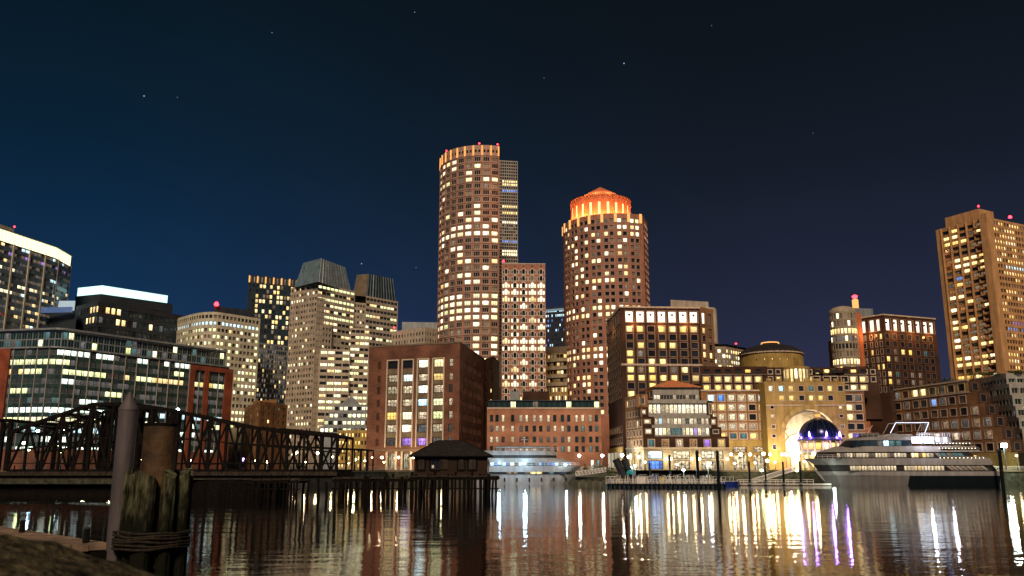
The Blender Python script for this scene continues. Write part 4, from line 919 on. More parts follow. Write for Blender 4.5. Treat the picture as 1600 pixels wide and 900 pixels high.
b.wall(flat(p.pos(0, -.2), p.pos(p.len, -.2)), 0, p.len, G, zs_-.5, 'stone_yellow'); b.finish()
# setbacks behind the gate, joining the two wings
q2 = flat(pt(1195, 580, Y+10), pt(1372, 580, Y+10)); zq = zof(1280, 574, Y+10)
b = Bld('rear_range', 'dark setback storeys with a few golden windows behind the arch', (q2.p[0].x, Y+10, G))
b.facade(q2, G+18, zq, even(.5, q2.len-.5, 14, .5), rowspx([(578, 584), (589, 596)], 1280, Y+10), 'brick_dark', [('dark', 3), ('gold', 2.2), ('warm', 1)], st=ST['trim'], depth=.3); b.wall(q2, 0, q2.len, G, G+18, 'brick_dark') if False else None
closed(b, q2.p, G+18, zq, 'brick_dark', 15); b.finish()

# arch gate
surf('stone_trim', (.46, .34, .12), .8, .12)
Yg = 298; p = flat(pt(1197, 640, Yg), pt(1323, 640, Yg)); zt = zof(1260, 596, Yg)
b = Bld('arch_gate', 'yellow stone gatehouse with one huge round arch glowing inside and a crenellated top', (p.p[0].x, Yg, G), 'building')
ua, ub = ucol(p, 1226.5, 680), ucol(p, 1307.5, 680); uc = (ua+ub)/2; ra = (ub-ua)/2; zsp = zof(1267, 640, Yg)-ra
top0 = zof(1260, 633, Yg)
rows = rowspx([(603, 611), (618, 625.5)], 1260, Yg); cols = colspx(p, [1205, 1221, 1236.5, 1252, 1267.5, 1282, 1297, 1313.5], 1.65, 610)
gl = {1: 'wbgdtdgd', 0: 'dggdggdd'}; mp2.update({'b': 'cool'})
b.facade(p, top0, zt, cols, rows, 'stone_yellow', [], st=ST['side'], fn=lambda i, j: False if (j == 0 and i in (0, 7)) else mp2[gl[j][i]], depth=.4)
sidec = colspx(p, [1208], 1.1, 660); sr = rowspx([(634.5, 638.5), (648, 652), (664, 669), (679, 683.5), (695, 702)], 1208, Yg)
l1 = flat(p.pos(0), p.pos(ucol(p, 1215, 660)-.0)); l2 = flat(p.pos(ucol(p, 1317, 660)-2.4), p.pos(p.len))
us = ucol(p, 1216, 660); ue = ucol(p, 1318, 660)
b.facade(p, G, top0, sidec, sr, 'stone_yellow', [('dark', 2), ('dim', 1), ('warm', 1)], u1=us, st=ST['side'], depth=.3)
b.facade(p, G, top0, [(ucol(p, 1313.5, 660)-.1, ucol(p, 1313.5, 660)+1.0)] if ue < p.len else [], sr, 'stone_yellow', [('dark', 2), ('dim', 1), ('warm', 1)], u0=ucol(p, 1310.5, 660), st=ST['side'], depth=.3)
ue = ucol(p, 1310.5, 660); w_ = b.mb('stone_yellow')
def ring(rr, n=24): return [(uc-rr*math.cos(PI*k/n), zsp+rr*math.sin(PI*k/n)) for k in range(n+1)]
rg = ring(ra); P_ = lambda u, z_, d: (*p.pos(u, d), z_)
out = []
for (u, z_) in rg:
    if u < uc-.01: t = (u-us)
    out.append((u, z_))
b.wall(p, us, ua, G, zsp, 'stone_yellow'); b.wall(p, ub, ue, G, zsp, 'stone_yellow')
edge = MB()
for k in range(24):
    (u0, z0), (u1, z1) = rg[k], rg[k+1]; w_.face([P_(u0, z0, .0), P_(u1, z1, .0), P_(u1, top0, .0), P_(u0, top0, .0)])
w_.face([P_(us, zsp, 0), P_(ua, zsp, 0), P_(ua, top0, 0), P_(us, top0, 0)]); w_.face([P_(ub, zsp, 0), P_(ue, zsp, 0), P_(ue, top0, 0), P_(ub, top0, 0)])
# voussoir rings, one stone each
r1 = ring(ra, 22); r2 = ring(ra+1.7, 22)
for k in range(22):
    q = MB(); i = len(q.v); g_ = .01
    a0, a1, b0, b1 = r1[k], r1[k+1], r2[k], r2[k+1]
    for d in (.05, -.35): q.v += [P_(a0[0], a0[1], d), P_(a1[0], a1[1], d), P_(b1[0], b1[1], d), P_(b0[0], b0[1], d)]
    for f in ((0, 1, 2, 3), (7, 6, 5, 4), (0, 4, 5, 1), (1, 5, 6, 2), (2, 6, 7, 3), (3, 7, 4, 0)): q.f.append(f); q.m.append(0)
    o = q.build('arch_stone', 'stone_yellow' if k % 2 else 'stone_trim', b.root)
# vault, ribs, side walls behind the arch
dv = 16; vt = MB(); vr = ring(ra, 24); vw = [(ua, G)]+vr+[(ub, G)]
for k in range(len(vw)-1):
    (u0, z0), (u1, z1) = vw[k], vw[k+1]; vt.face([P_(u0, z0, 0), P_(u1, z1, 0), P_(u1, z1, dv), P_(u0, z0, dv)])
vt.build('vault', 'vault_mat', b.root)
for d in (2.5, 5.2, 8, 10.8, 13.5):
    q = MB(); ri = ring(ra-.7, 18); ro = ring(ra+.02, 18)
    for k in range(18):
        for dd in (d, d+.8): q.face([P_(*ri[k], dd), P_(*ri[k+1], dd), P_(*ro[k+1], dd), P_(*ro[k], dd)])
        q.face([P_(*ri[k], d), P_(*ri[k+1], d), P_(*ri[k+1], d+.8), P_(*ri[k], d+.8)])
    q.build('vault_rib', 'stone_beige', b.root)
q = MB(); bk = [(ua-.1, G)]+ring(ra+.1, 24)+[(ub+.1, G)]; bi = [(uc, G)]+[(uc, G+3)]*25+[(uc, G)]
for k in range(len(bk)-1): q.face([P_(*bk[k], dv), P_(*bk[k+1], dv), P_(*bi[k+1], dv), P_(*bi[k], dv)])
q.build('added_end_wall', 'vault_mat', b.root)  # added: closes the open passage with a surface the vault lamps brighten
b.band(p, 0, p.len, top0-.25, top0+.15, .3, 'string_course', 'trim_light', .1)
for (c0, rr, s0, s1) in ((uc-9.5, 7.5, 5, 62), (uc+.5, 7.0, 118, 172), (uc, 4.2, 0, 180)):   # thin pointed ribs on the added end wall
    q = MB(); prev = None
    for k in range(13):
        an = math.radians(s0+(s1-s0)*k/12); v = Vector(P_(c0+rr*math.cos(an), zsp-3+rr*math.sin(an), dv-.1))
        if prev: q.bar(prev, v, .22)
        prev = v
    q.build('wall_rib', 'stone_dark', b.root)
for du_ in (-5.6, 1.0):
    q = MB(); a_, c_ = uc+du_, uc+du_+3.4; q.prism([p.pos(a_, dv-.3), p.pos(c_, dv-.3), p.pos(c_, dv-.02), p.pos(a_, dv-.02)], G, G+6.5); q.build('portal', 'crown_mat', b.root)  # orange colour stands in for warm light reflected low on this wall
q = MB(); poly = [p.pos(us, 0), p.pos(0, 0)]
b.mb('stone_yellow').face([P_(0, G, 0), P_(0, zt, 0), P_(0, zt, 14), P_(0, G, 14)]); b.mb('stone_yellow').face([P_(p.len, G, 0), P_(p.len, G, 14), P_(p.len, zt, 14), P_(p.len, zt, 0)])
q = MB(); q.face([P_(0, zt-.5, 0), P_(p.len, zt-.5, 0), P_(p.len, zt-.5, 14), P_(0, zt-.5, 14)]); q.build('roof', 'roof_dark', b.root)
for x in range(1199, 1323, 15):
    u = ucol(p, x+2.5, 600); q = MB(); q.prism([p.pos(max(0, u-.9), .6), p.pos(min(p.len, u+.9), .6), p.pos(min(p.len, u+.9), -.2), p.pos(max(0, u-.9), -.2)], zt, zt+1.0); q.build('merlon', 'stone_yellow', b.root)
b.finish()
for (u, d, z_, e) in ((ua+3, 7, 9, 4200), (ub-3, 7, 9, 3200), (uc, 10, 13, 3600)):
    point(b.root, P_(u, z_, d), (1, .80, .5), e*1.7, .6, 'vault_light')
# ---- R. far lit building behind the north wing
Y = 480; z = zof(1140, 536, Y); p = Path([pt(1112, 536, Y), pt(1134, 536, Y), pt(1170, 552, Y+18)])
b = Bld('pink_lit_building', 'small distant building with glowing pinkish windows, just left of the drum with the dark dome', (p.p[0].x, Y, G))
b.facade(p, G+40, z-2, even(.3, p.len-.3, 13, .75), floors(z-3-9*2.9, 9, 2.9, .5, 2.4), 'stone_beige', [('warm', 2), ('white', 2), ('dimwhite', 2), ('dim', 2)], st=ST['plain']); closed(b, p.p, G+38, z, 'stone_dark', 16); b.finish(single=False)
mast('roof_beacon', 'tiny red beacon on the distant pinkish lit building', (*pt(1150, 537, Y+5), z-1), 1, r=.5)

# ---- S. south tower
Y = 350; z = zof(1380, 491, Y); A, M_, R = pt(1342, 495.5, Y+9), cor(1380, 491, z), cor(1461, 498, z)
b = Bld('south_tower', 'dark brick tower with ten glowing white openings and a curved glass bay on its left', (M_.x, M_.y, G), 'tower')
p = flat(M_, R); rows = rowspx([(500, 518)]+[(523+11.75*k, 531+11.75*k) for k in range(8)], 1420, Y+4)
xs = [1388, 1400, 1411.5, 1423, 1435, 1446.5, 1456]
S_ = {8: '', 7: '.......', 6: '.......', 5: '.dgg.c.', 4: 'gd.....', 3: '.......', 2: 'wc.dd..', 1: 'gd.dd..', 0: '.......'}
b.facade(p, rows[-1][0]-.5, z, colspx(p, xs, 2.7, 510), rows[-1:], 'brick_dark', [], st=ST['trim'], trim='trim_dim', fn=lambda i, j: 'panel', depth=.8)
b.facade(p, G, rows[-1][0]-.5, colspx(p, xs, 2.0, 550), rows[:-1], 'brick_dark', [], st=ST['thin'], trim='trim_dim', fn=lambda i, j: {'.': 'dark', 'd': 'dim', 'g': 'gold', 'w': 'warm', 'c': 'teal'}[S_[j][i]], depth=.3)
for a, c_ in colspx(p, xs, 2.2, 510):
    q = MB(); m0 = p.pos((a+c_)/2-.5, .4); q.lathe((m0.x, m0.y, rows[-1][1]-1.6), [(.05, -.4), (.45, -.1), (.5, .3), (.05, .5)], 8); q.build('hanging_lamp', 'brick_dark', b.root)
p2 = flat(A, M_)
b.facade(p2, rows[-1][0]-.5, z, [(.8, 2.5), (4.3, 6.4), (7.3, 9)], rows[-1:], 'brick_dark', [], st=ST['trim'], trim='trim_dim', fn=lambda i, j: 'panel', depth=.6)
b.facade(p2, G, rows[-1][0]-.5, [(.8, 2.4), (4.3, 5.2), (6.6, 7.4), (8.6, 9.6)], rows[:-1], 'brick_dark', [('dark', 5), ('dim', 1), ('gold', .5)], st=ST['thin'], depth=.3)
b.band(Path([A, M_, R]), 0, p2.len+p.len, z-.35, z+.15, .4, 'cornice', 'trim_light', .5); closed(b, [A, M_, R], G, z, 'brick_dark', 20)
gc = pt(1322, 560, Y+7); gr = 5.4; pg = Path(arc(gc.x, Y+7, gr, -100, 75, 18)); zg = zof(1322, 486, Y+2)
def fS(i, j):
    return [None, 'warm', 'dimwhite', 'dark', 'dimwhite', 'gold', 'curtain', 'curtain', 'curtain'][j] if j < 9 else 'curtain'
nfl = 9; fh = 3.15; zb = zg-.5-nfl*fh
b.facade(pg, G, zg, even(.2, pg.len-.2, 11, .85), floors(zb, nfl, fh, .6, 2.9), 'stone_beige', [], st=ST['plain'], frame='trim_light', fn=lambda i, j: ['warm', 'warm', 'warm', 'curtain', 'dark', 'dimwhite', 'warm', 'curtain', 'curtain'][j] if random.random() < .85 else 'white', depth=.15)
q = MB(); q.lathe((gc.x, Y+7, zg), [(gr, 0), (gr*.95, 1.2), (gr*.7, 2.2), (gr*.3, 2.8), (.05, 2.9)], 24); q.build('bay_dome', 'stone_beige', b.root, smooth=True)
pp = flat(pt(1337, 486, Y+4), pt(1345, 486, Y+6)); b.wall(pp, 0, pp.len, G, z+1.5, 'crown_mat'); closed(b, pp.p, G, z+1.5, 'limestone', 12)
b.solid(back([pt(1327, 485, Y+10), pt(1364, 485, Y+12)], 10), z-2, zof(1345, 481, Y+10), 'penthouse', 'metal_grey')
lw = Path([pt(1297, 575, Y+14), pt(1304, 575, Y+8)]); b.wall(lw, 0, lw.len, G, zof(1299, 531, Y+8), 'brick_tan')
b.finish()
for k in range(3): v = p.pos(p.len*(k+.5)/3, -2.0); point(b.root, (v.x, v.y, rows[-1][0]-1.4), (1, .42, .12), 800, .4, 'uplight_or_spill')  # no fixtures here: added lamps supply the spill of the glowing panels
v = p2.pos(p2.len*.5, -2.0); point(b.root, (v.x, v.y, rows[-1][0]-1.4), (1, .42, .12), 900, .4, 'uplight_or_spill')  # added lamp for the spill of the side panels
t = thing('lit_mast', 'little golden lantern tower with a red light on top of the glass bayed tower', 'lantern', (*pt(1337, 481, Y+14), zof(1337, 482, Y+14))); c0 = Vector(t['_b'])
q = MB(); q.lathe(c0, [(1.3, 0), (1.3, 3.6), (1.0, 4.0), (.1, 4.2)], 10); q.build('lantern', 'fin_light', t); q = MB(); q.lathe(c0+Vector((0, 0, 4.2)), [(.1, 0), (1.1, .6), (1.1, 1.3), (.1, 1.8)], 10); q.build('red_lamp', 'lamp_red', t); q = MB(); q.tube(c0+Vector((0, 0, 5.8)), c0+Vector((0, 0, 7.4)), .12); q.build('spike', 'metal_dark', t)

# ---- T. tall tan tower at right
z = 122; A, M_ = Vector((211.7, 418)), Vector((225, 393)); R = Vector((249, 405.5))
b = Bld('concrete_tower', 'tall tan concrete apartment tower at the right edge with many golden windows', (M_.x, M_.y, G), 'tower'); p = flat(A, M_)
fh = 2.98; nf = 28; z0 = z-1.6-nf*fh
cols = [(3.4, 6.9), (7.9, 11.4), (12.3, 15.8), (16.7, 20.0), (20.7, 23.3)]
def fT(i, j):
    k = nf-1-j; pr = .45
    if k in (21, 22, 24): pr = .95
    if k in (8, 17): return pick([('purple', 1), ('dark', 2), ('blue', .5)]) if random.random() < .4 else 'dim'
    if k in (9, 3, 4, 14): pr = .25
    return pick([('gold', 3), ('warm', 3), ('ember', .8), ('white', 1.2)]) if random.random() < pr else pick([('dark', 4), ('dim', 3), ('curtain', 1)])
b.facade(p, G, z, cols, floors(z0, nf, fh, .95, 2.7), 'concrete_tan', [], st=ST['two'], fn=fT, depth=.45)
for u in (2.9, 7.4, 11.85, 16.25, 20.35): b.piers(p, [u], .45, G, z, .5, 'concrete_tan', 'rib')
for j in range(nf): # balconies on the last bay
    q = MB(); zz = z0+fh*j; q.prism([p.pos(20.5, .05), p.pos(24, .05), p.pos(24, -1.1), p.pos(20.5, -1.1)], zz+.2, zz+1.1); q.build('balcony', 'concrete_tan', b.root)
sl = [p.pos(24.6, .1), p.pos(24.6, -2.2), p.pos(28.3, -2.2), p.pos(28.3, .1)]; b.solid(sl, G, z+1.2, 'buttress', 'concrete_tan')
p2 = flat(M_, R); nc = 12; c2 = even(2.2, p2.len-.5, nc, .74)
lr2 = {}
def fT2(i, j):
    k = nf-1-j; pr = .38
    if k in (0, 2, 6, 21, 23): pr = .6
    if k == 7 and i > 2: return 'cool'
    if k in (16,) and i > 2: return pick([('purple', 2), ('dark', 1)])
    if k == 17: return 'blue' if random.random() < .5 else 'dark_blue'
    kk = (j, i//2)
    if kk not in lr2: lr2[kk] = pick([('gold', 4), ('warm', 3), ('white', 1)]) if random.random() < pr else pick([('dark', 5), ('dim', 2)])
    return lr2[kk]
b.facade(p2, G, z-.8, c2, floors(z0, nf, fh, .95, 2.6), 'concrete_tan', [], st=ST['plain'], fn=fT2, depth=.5)
closed(b, [A, M_, R], G, z-.1, 'concrete_tan', 22)
b.solid([p.pos(5, 1), p.pos(23, 1), p.pos(23, 12), p.pos(5, 12)], z-1, z+5.2, 'penthouse', 'concrete_tan')
b.finish(); c_ = p.pos(23, 1); mast('roof_beacon', 'small red beacon at the corner of the tan tower penthouse', (c_.x, c_.y, z+5), 1, r=.5)
c_ = pt(1579, 345, 404); mast('roof_beacon', 'bright red orange beacon on a short mast at right on the tan tower roof', (c_.x, c_.y, z-.5), 2.6, r=.8)

# ---- U. long brick range at right
A = pt(1345, 617, 372); zA = zof(1345, 617, 372); R = cor(1513, 594, zA)
d_ = (R-A).normalized(); p = Path([A, A+d_*88]); fh = 4.3
b = Bld('brick_range', 'long tan brick range with rows of square stone trimmed windows behind the white cruise yacht', (A.x, A.y, G))
ends = [p.len+8, p.len+5, 64, 60.5, 57, 53.5, 0]
ux = [ucol(p, 1250+x/4.09, 612) for x in (418, 465, 515, 567, 618, 672, 733, 783, 845, 905, 965, 1033)]
ends_px = {6: 1514, 5: 1526, 4: 1540, 3: 1553, 2: 1566, 1: 1592}
zt = zA
for k in range(7):            # k 0 = top storey
    zh = zt-k*fh; zl = zh-fh if k < 6 else G
    ue = ucol(p, 1513+k*13.0, 600+18*k); ue = min(ue, p.len)
    cs = [(u-1.6, u+1.6) for u in ux]; uu = ux[-1]+5.2
    while uu+1.9 < ue: cs.append((uu-1.6, uu+1.6)); uu += 5.3
    mat = 'stone_yellow' if k == 0 else 'brick_tan'
    if k == 6: continue
    def fU(i, j): 
        if k == 0: return {4: 'dimwhite', 6: 'warm', 7: 'warm'}.get(i, pick([('dark', 6), ('curtain', 1)]))
        if k == 1 and i == 8: return 'blue'
        if k in (3, 4) and i > 6: return pick([('dimwhite', 2), ('dim', 2), ('dark', 2), ('busy', .5)])
        if k >= 3 and i < 4: return pick([('warm', 2), ('gold', 2), ('dark', 2), ('busy', 1)])
        return pick([('dark', 6), ('curtain', 1.5), ('dim', 1.5), ('dimwhite', 1)])
    b.facade(p, zl, zh, cs, [(zl+.75, zh-1.0)], mat, [], u1=ue, st=ST['trim'], fn=fU, depth=.3)
    if k in (0,): b.band(p, 0, ue, zl-.1, zl+.3, .25, 'string_course', 'trim_light')
    e = p.pos(ue, 0); n_ = p.pos(ue, 5.5); b.facade(Path([e, n_]), zl, zh, [(1.7, 3.8)], [(zl+.75, zh-1.0)], 'brick_dark', [('dark', 1)], st=ST['thin'], trim='trim_dim', depth=.3); b.mb('roof_dark').face([(*p.pos(max(0, ue-9), .1), zh), (*p.pos(ue, .0), zh), (*n_, zh), (*p.pos(max(0, ue-9), 9), zh)])  # return walls in darker brick, their shade put into the colour
zl = zt-6*fh
sc = [(ucol(p, x, 700), ucol(p, x, 700)+7.5) for x in (1350, 1372, 1394, 1416, 1438, 1460, 1482, 1500, 1520) if x]
sc = [s for s in sc]; keep = []
for s in sc:
    if not keep or s[0] > keep[-1][1]+.8: keep.append(s)
b.facade(p, G, zl, keep, [(G+.2, zl-.5)], 'stone_yellow', [('warm', 2), ('shop', 2), ('gold', 1)], u1=ue, st=ST['shopfront'], depth=.5)
b.band(p, 0, ucol(p, 1513, 600), zt-.1, zt+.4, .35, 'cornice', 'trim_light', .4)
closed(b, [A, p.pos(ucol(p, 1513, 600))], G, zt, 'brick_tan', 16)
for x0, x1, y in ((1361, 1376, 585), (1376, 1412, 603)):
    b.solid(back([pt(x0, 600, 376 if x0 < 1370 else 362), pt(x1, 600, 376 if x0 < 1370 else 362)], 8), zt-1, zof(x0, y, 370), 'penthouse', 'stone_yellow')
b.finish()
# grey glazed corner block
z = zof(1531, 586, 325); p = Path([pt(1524, 588, 340), cor(1571, 579.5, z+.8), pt(1640, 583, 322)])
b = Bld('grey_corner_block', 'pale grey block with dark ribbon windows in stepped storeys at the right edge', (p.p[1].x, p.p[1].y, G))
zz = z
for k in range(6):
    q = Path([v+Vector((0, -1.2*k)) for v in p.p]); b.facade(q, zz-4.1, zz, even(.5, q.c[1]-.3, 9, .8)+even(q.c[1]+.6, q.len-.3, 5, .8), [(zz-3.4, zz-1.4 if k else zz-2.0)], 'trim_grey', [('dark', 6), ('dimwhite', 1), ('dark_teal', 2)], st=ST['two'], frame='concrete_white', depth=.5)
    closed(b, q.p, zz-4.1, zz, 'trim_grey', 12); zz -= 4.1
b.wall(q, 0, q.len, G, zz, 'trim_grey'); b.finish()
# ---- greenery
def bush(name, label, c, rx, ry, rz, n, mat='leaf', group=None, leaf=.5, trunk=0, cat='shrub'):
    t = thing(name, label, cat, c, group); q = MB(); c = Vector(c)+Vector((0, 0, trunk))
    cl = [(random.uniform(-.6, .6), random.uniform(-.6, .6), random.uniform(-.1, .75), random.uniform(.3, .55)) for _ in range(9)]
    for _ in range(n):
        k = random.choice(cl); v = Vector((random.gauss(0, 1), random.gauss(0, 1), random.gauss(0, 1))).normalized()*k[3]*random.random()**.4
        o = c+Vector(((k[0]+v.x)*rx, (k[1]+v.y)*ry, max(0, (k[2]+v.z))*rz)); a, d = [Vector((random.uniform(-1, 1), random.uniform(-1, 1), random.uniform(-1, 1))).normalized()*leaf*random.uniform(.5, 1) for _ in range(2)]
        q.face([o-a, o-d*.5, o+a, o+d*.5])
    q.build('crown' if trunk else 'foliage', mat, t)
    q = MB(); b0 = Vector(t['_b'])
    q.tube(b0, b0+Vector((0, 0, trunk+rz*.3)), .16 if trunk else .08, .06, 6)
    for k in range(4): a = k*1.6; q.tube(b0+Vector((0, 0, trunk*.7)), b0+Vector((math.cos(a)*rx*.5, math.sin(a)*ry*.5, trunk+rz*.5)), .07, .03, 5)
    q.build('trunk' if trunk else 'stems', 'bark', t); return t
for k, (x, y, YY, rx, rz_, mt, lb) in enumerate(((1484, 597, 312, 4.5, 2.6, 'leaf', 'dark roof garden shrub left of the grey corner block'), (1524, 593, 318, 3.6, 4.2, 'leaf', 'tallest dark shrub at the end of the roof terrace, beneath the tan tower'), (1455, 606, 318, 6, 2.6, 'leaf_red', 'widest reddish creeper spilling over the brick range roof edge'),
        (1415, 609, 328, 5, 2, 'leaf_red', 'reddish creeper on the roof beside the tan penthouse'), (1550, 582, 300, 5, 1.2, 'leaf', 'low hedge along the top of the grey corner block'), (1590, 581, 296, 5, 1.2, 'leaf', 'low hedge on the grey corner block, cut by the right frame edge'), (1500, 600, 316, 4, 2, 'leaf', 'small shrub between the two dark roof shrubs'), (1372, 614, 340, 4, 1.6, 'leaf_red', 'small reddish creeper at the left end of the brick range roof'))):
    c_ = pt(x, y, YY+4); c_ = pt(x, y, YY*1.08); bush('roof_shrub', lb, (c_.x, c_.y, zof(x, y, YY*1.08)-.8), rx, 2.2, rz_, 420, mt, 'roof garden shrubs', .45)

# ---- V. pavilion building with orange pyramid roof
Y = 283; b = Bld('waterfront_pavilion', 'low waterfront building with glass storeys and an orange pyramid roof', (*pt(1050, 700, Y), G))
zt = zof(1057, 603, Y+4)
def box(name, x0, x1, y0, y1, YY, mat, dp=6): return b.solid(back([pt(x0, 650, YY), pt(x1, 650, YY)], dp), zof((x0+x1)/2, y1, YY), zof((x0+x1)/2, y0, YY), name, mat)
def tier(x0, x1, y0, y1, YY, n, ys, pal, mat='trim_grey', frac=.92, st='glasswall', fn=None, dp=10, chamfer=0):
    q = flat(pt(x0, 650, YY), pt(x1, 650, YY)); xm = (x0+x1)/2
    b.facade(q, zof(xm, y1, YY), zof(xm, y0, YY), even(.3, q.len-.2, n, frac), rowspx(ys, xm, YY), mat, pal, st=ST[st], frame='trim_grey', fn=fn, depth=.2)
    closed(b, q.p, zof(xm, y1, YY), zof(xm, y0, YY), mat, dp); return q
sh = [('shop', 5), ('busy', 3), ('white', 1)]
tier(1021, 1094, 603, 626, Y+6, 14, [(617, 624)], [('dark', 6), ('busy', 1)], fn=lambda i, j: 'shop' if i < 2 else None)
tier(1012, 1106, 626, 650, Y+3, 14, [(632, 646)], sh)
tier(1021, 1108, 650, 665, Y+1.5, 14, [(652, 663)], [('busy', 3), ('shop', 2), ('cool', 2), ('dimwhite', 1)])
tier(1021, 1108, 665, 682, Y+.5, 14, [(667.5, 680)], sh, fn=lambda i, j: 'teal' if i in (4, 5, 6) else ('purple' if i == 10 else None))
for y, x0, x1, YY in ((626, 1010, 1108, Y+2.4), (649.5, 1014, 1109, Y+1.2), (664.5, 1018, 1110, Y+.2)):
    q = flat(pt(x0, 650, YY), pt(x1, 650, YY)); zz = zof(1060, y, YY); b.band(q, 0, q.len, zz-.9, zz+.1, .4, 'balcony_edge', 'trim_grey', 1.0)
m = MB(); e = [pt(1018, 604, Y+5), pt(1096, 604, Y+5), pt(1096, 604, Y+5)+Vector((1, 15)), pt(1018, 604, Y+5)+Vector((-1, 15))]; c_ = sum(e, Vector((0, 0)))/4
m.prism(e, zof(1050, 605, Y+5), zof(1050, 604, Y+5), top=e); zr = zof(1050, 604, Y+5)+.01; zp = zof(1050, 595, Y+11)+.5
for k in range(4): a, d = e[k], e[(k+1) % 4]; m.face([(*a, zr), (*d, zr), (c_.x, c_.y, zp)])
m.build('pyramid_roof', 'roof_orange', b.root)
# brick storeys and stone base
tier(1004, 1137, 682, 700, Y-.5, 6, [(687, 698)], [], mat='brick_dark', frac=.42, st='trim2', fn=lambda i, j: ['teal', 'ember', 'busy', 'ember', 'purple', 'gold'][i])
q = flat(pt(1004, 650, Y-1), pt(1137, 650, Y-1)); zb = zof(1070, 700, Y-1); b.band(q, 0, q.len, zb-.25, zb+.2, .35, 'string_course', 'trim_light')
b.facade(q, G, zb-.2, [(ucol(q, a, 720), ucol(q, c_, 720)) for a, c_ in ((1012, 1036), (1052, 1078), (1096, 1118), (1124, 1131))], [(G+.3, zof(1070, 731, Y)+4.0), (zof(1070, 718, Y)+.6, zof(1070, 708, Y))] if False else [(G+.2, G+3.0), (G+3.5, G+6.0)], 'stone_beige', [], st=ST['shopfront'], fn=lambda i, j: ('cool' if j else 'blue') if i == 0 else ('shop' if j else 'resto'), depth=.4)
closed(b, q.p, G, zb, 'stone_beige', 14)
for k, (x0, x1, y0, y1) in enumerate(((994, 1013, 616, 636), (997, 1013, 636, 651), (1000, 1022, 651, 666), (1002, 1022, 666, 682))):
    tier(x0, x1, y0, y1, Y+1.2-k*.3, 1, [(y0+5, y1-5)], [('dimwhite' if k == 0 else 'shop', 1)], mat='brick_tan' if k < 1 else 'brick_dark', frac=.45, st='trim2')
for k, (x0, x1, y0, y1) in enumerate(((1106, 1114, 626, 651), (1108, 1120, 651, 667), (1108, 1126, 667, 682))): tier(x0, x1, y0, y1, Y+1, 1, [(y0+5, y1-5)], [('shop' if k == 1 else 'dark', 1)], mat='brick_dark', frac=.5, st='trim2')
lf = Path([pt(977, 650, Y+14), pt(1004, 650, Y-.6)]); zl = zof(990, 618, Y+6)
b.facade(lf, zof(990, 700, Y+6), zl, even(.6, lf.len-.4, 5, .5), rowspx([(625, 634), (643, 651), (658, 668), (673, 682), (688, 697)], 990, Y+6), 'brick_tan', [('dimwhite', 2), ('curtain', 3), ('warm', 1)], st=ST['trimone'], fn=lambda i, j: 'white' if j == 2 and i > 2 else None)
zz = zof(990, 700, Y+6); b.facade(lf, G, zz, even(.6, lf.len-.4, 3, .66), [(G+.3, zz-1.4)], 'stone_beige', [('shop', 2), ('warm', 1)], st=ST['shopfront'], depth=.4); b.band(lf, 0, lf.len, zz-.2, zz+.2, .3, 'string_course', 'trim_light')
b.finish()

# ---- lamps on facades along the waterfront
def wall_lamp(x, y, YY, lb, col='lamp_warm', c=(1, .78, .45), e=260, r=.38, grp='wall lamps on the waterfront'):
    p_ = P3(x, y, YY); w_ = thing('wall_lamp', lb, 'lamp', p_, grp); q = MB(); q.lathe(p_, [(.02, -r*1.2), (r, -.2), (r, .2), (.02, r*1.2)], 10); q.build('lamp_shade', col, w_)
    q = MB(); q.box(p_.x-.08, p_.x+.08, p_.y, p_.y+.8, p_.z-.1, p_.z+.1); q.build('bracket', 'metal_dark', w_); point(w_, p_+Vector((0, -1.1, 0)), c, e, .25); return w_
for x, lb in ((1041, 'wall lamp right of the blue shopfront of the pavilion'), (1048.5, 'wall lamp left of the yellow shopfront of the pavilion'), (1081, 'wall lamp right of the yellow shopfront of the pavilion'), (1093, 'wall lamp left of the third pavilion shopfront'), (1121, 'wall lamp right of the third pavilion shopfront'), (1136, 'wall lamp at the right end of the pavilion')):
    wall_lamp(x, 717, Y-2.2, lb, e=230, r=.32)
for x, lb in ((1142, 'wall lamp left of the first restaurant window'), (1172, 'wall lamp between the two restaurant windows'), (1203.5, 'wall lamp between the right restaurant window and the arch'), (1222, 'wall lamp at the left foot of the great arch')):
    wall_lamp(x, 710, 295.6, lb, e=800, r=.4)
for x, lb in ((982, 'wall lamp on the angled side of the pavilion, left one'), (998, 'wall lamp on the angled side of the pavilion, right one')): wall_lamp(x, 714, 284, lb, e=500)

# ---- X. domed gazebo on the quay
Yd = 287; c_ = P3(1280.5, 687, Yd); t = thing('domed_pavilion', 'round waterside pavilion with a dark blue dome lit violet, in front of the arch', 'pavilion', (c_.x, Yd, G)); R_ = 6.5; zd = c_.z; cx, cyy = c_.x, Yd
q = MB(); n = 14; q.lathe((cx, cyy, zd+.5), [(R_*math.cos(math.radians(a)), R_*.98*math.sin(math.radians(a))) for a in range(0, 91, 6)], 36); q.build('dome', 'dome_blue', t, smooth=True)
for k in range(16):
    a = 2*PI*k/16; q = MB(); prev = None
    for e in range(0, 85, 12):
        v = Vector((cx+(R_+.05)*math.cos(math.radians(e))*math.cos(a), cyy+(R_+.05)*math.cos(math.radians(e))*math.sin(a), zd+.5+(R_+.05)*.98*math.sin(math.radians(e))))
        if prev: q.bar(prev, v, .12)
        prev = v
    q.build('dome_rib', 'steel_navy', t)
q = MB(); q.lathe((cx, cyy, zd-.5), [(R_+.6, 0), (R_+.7, .5), (R_+.2, .55), (R_+.1, 1.1)], 36); q.build('cornice', 'steel_navy', t)
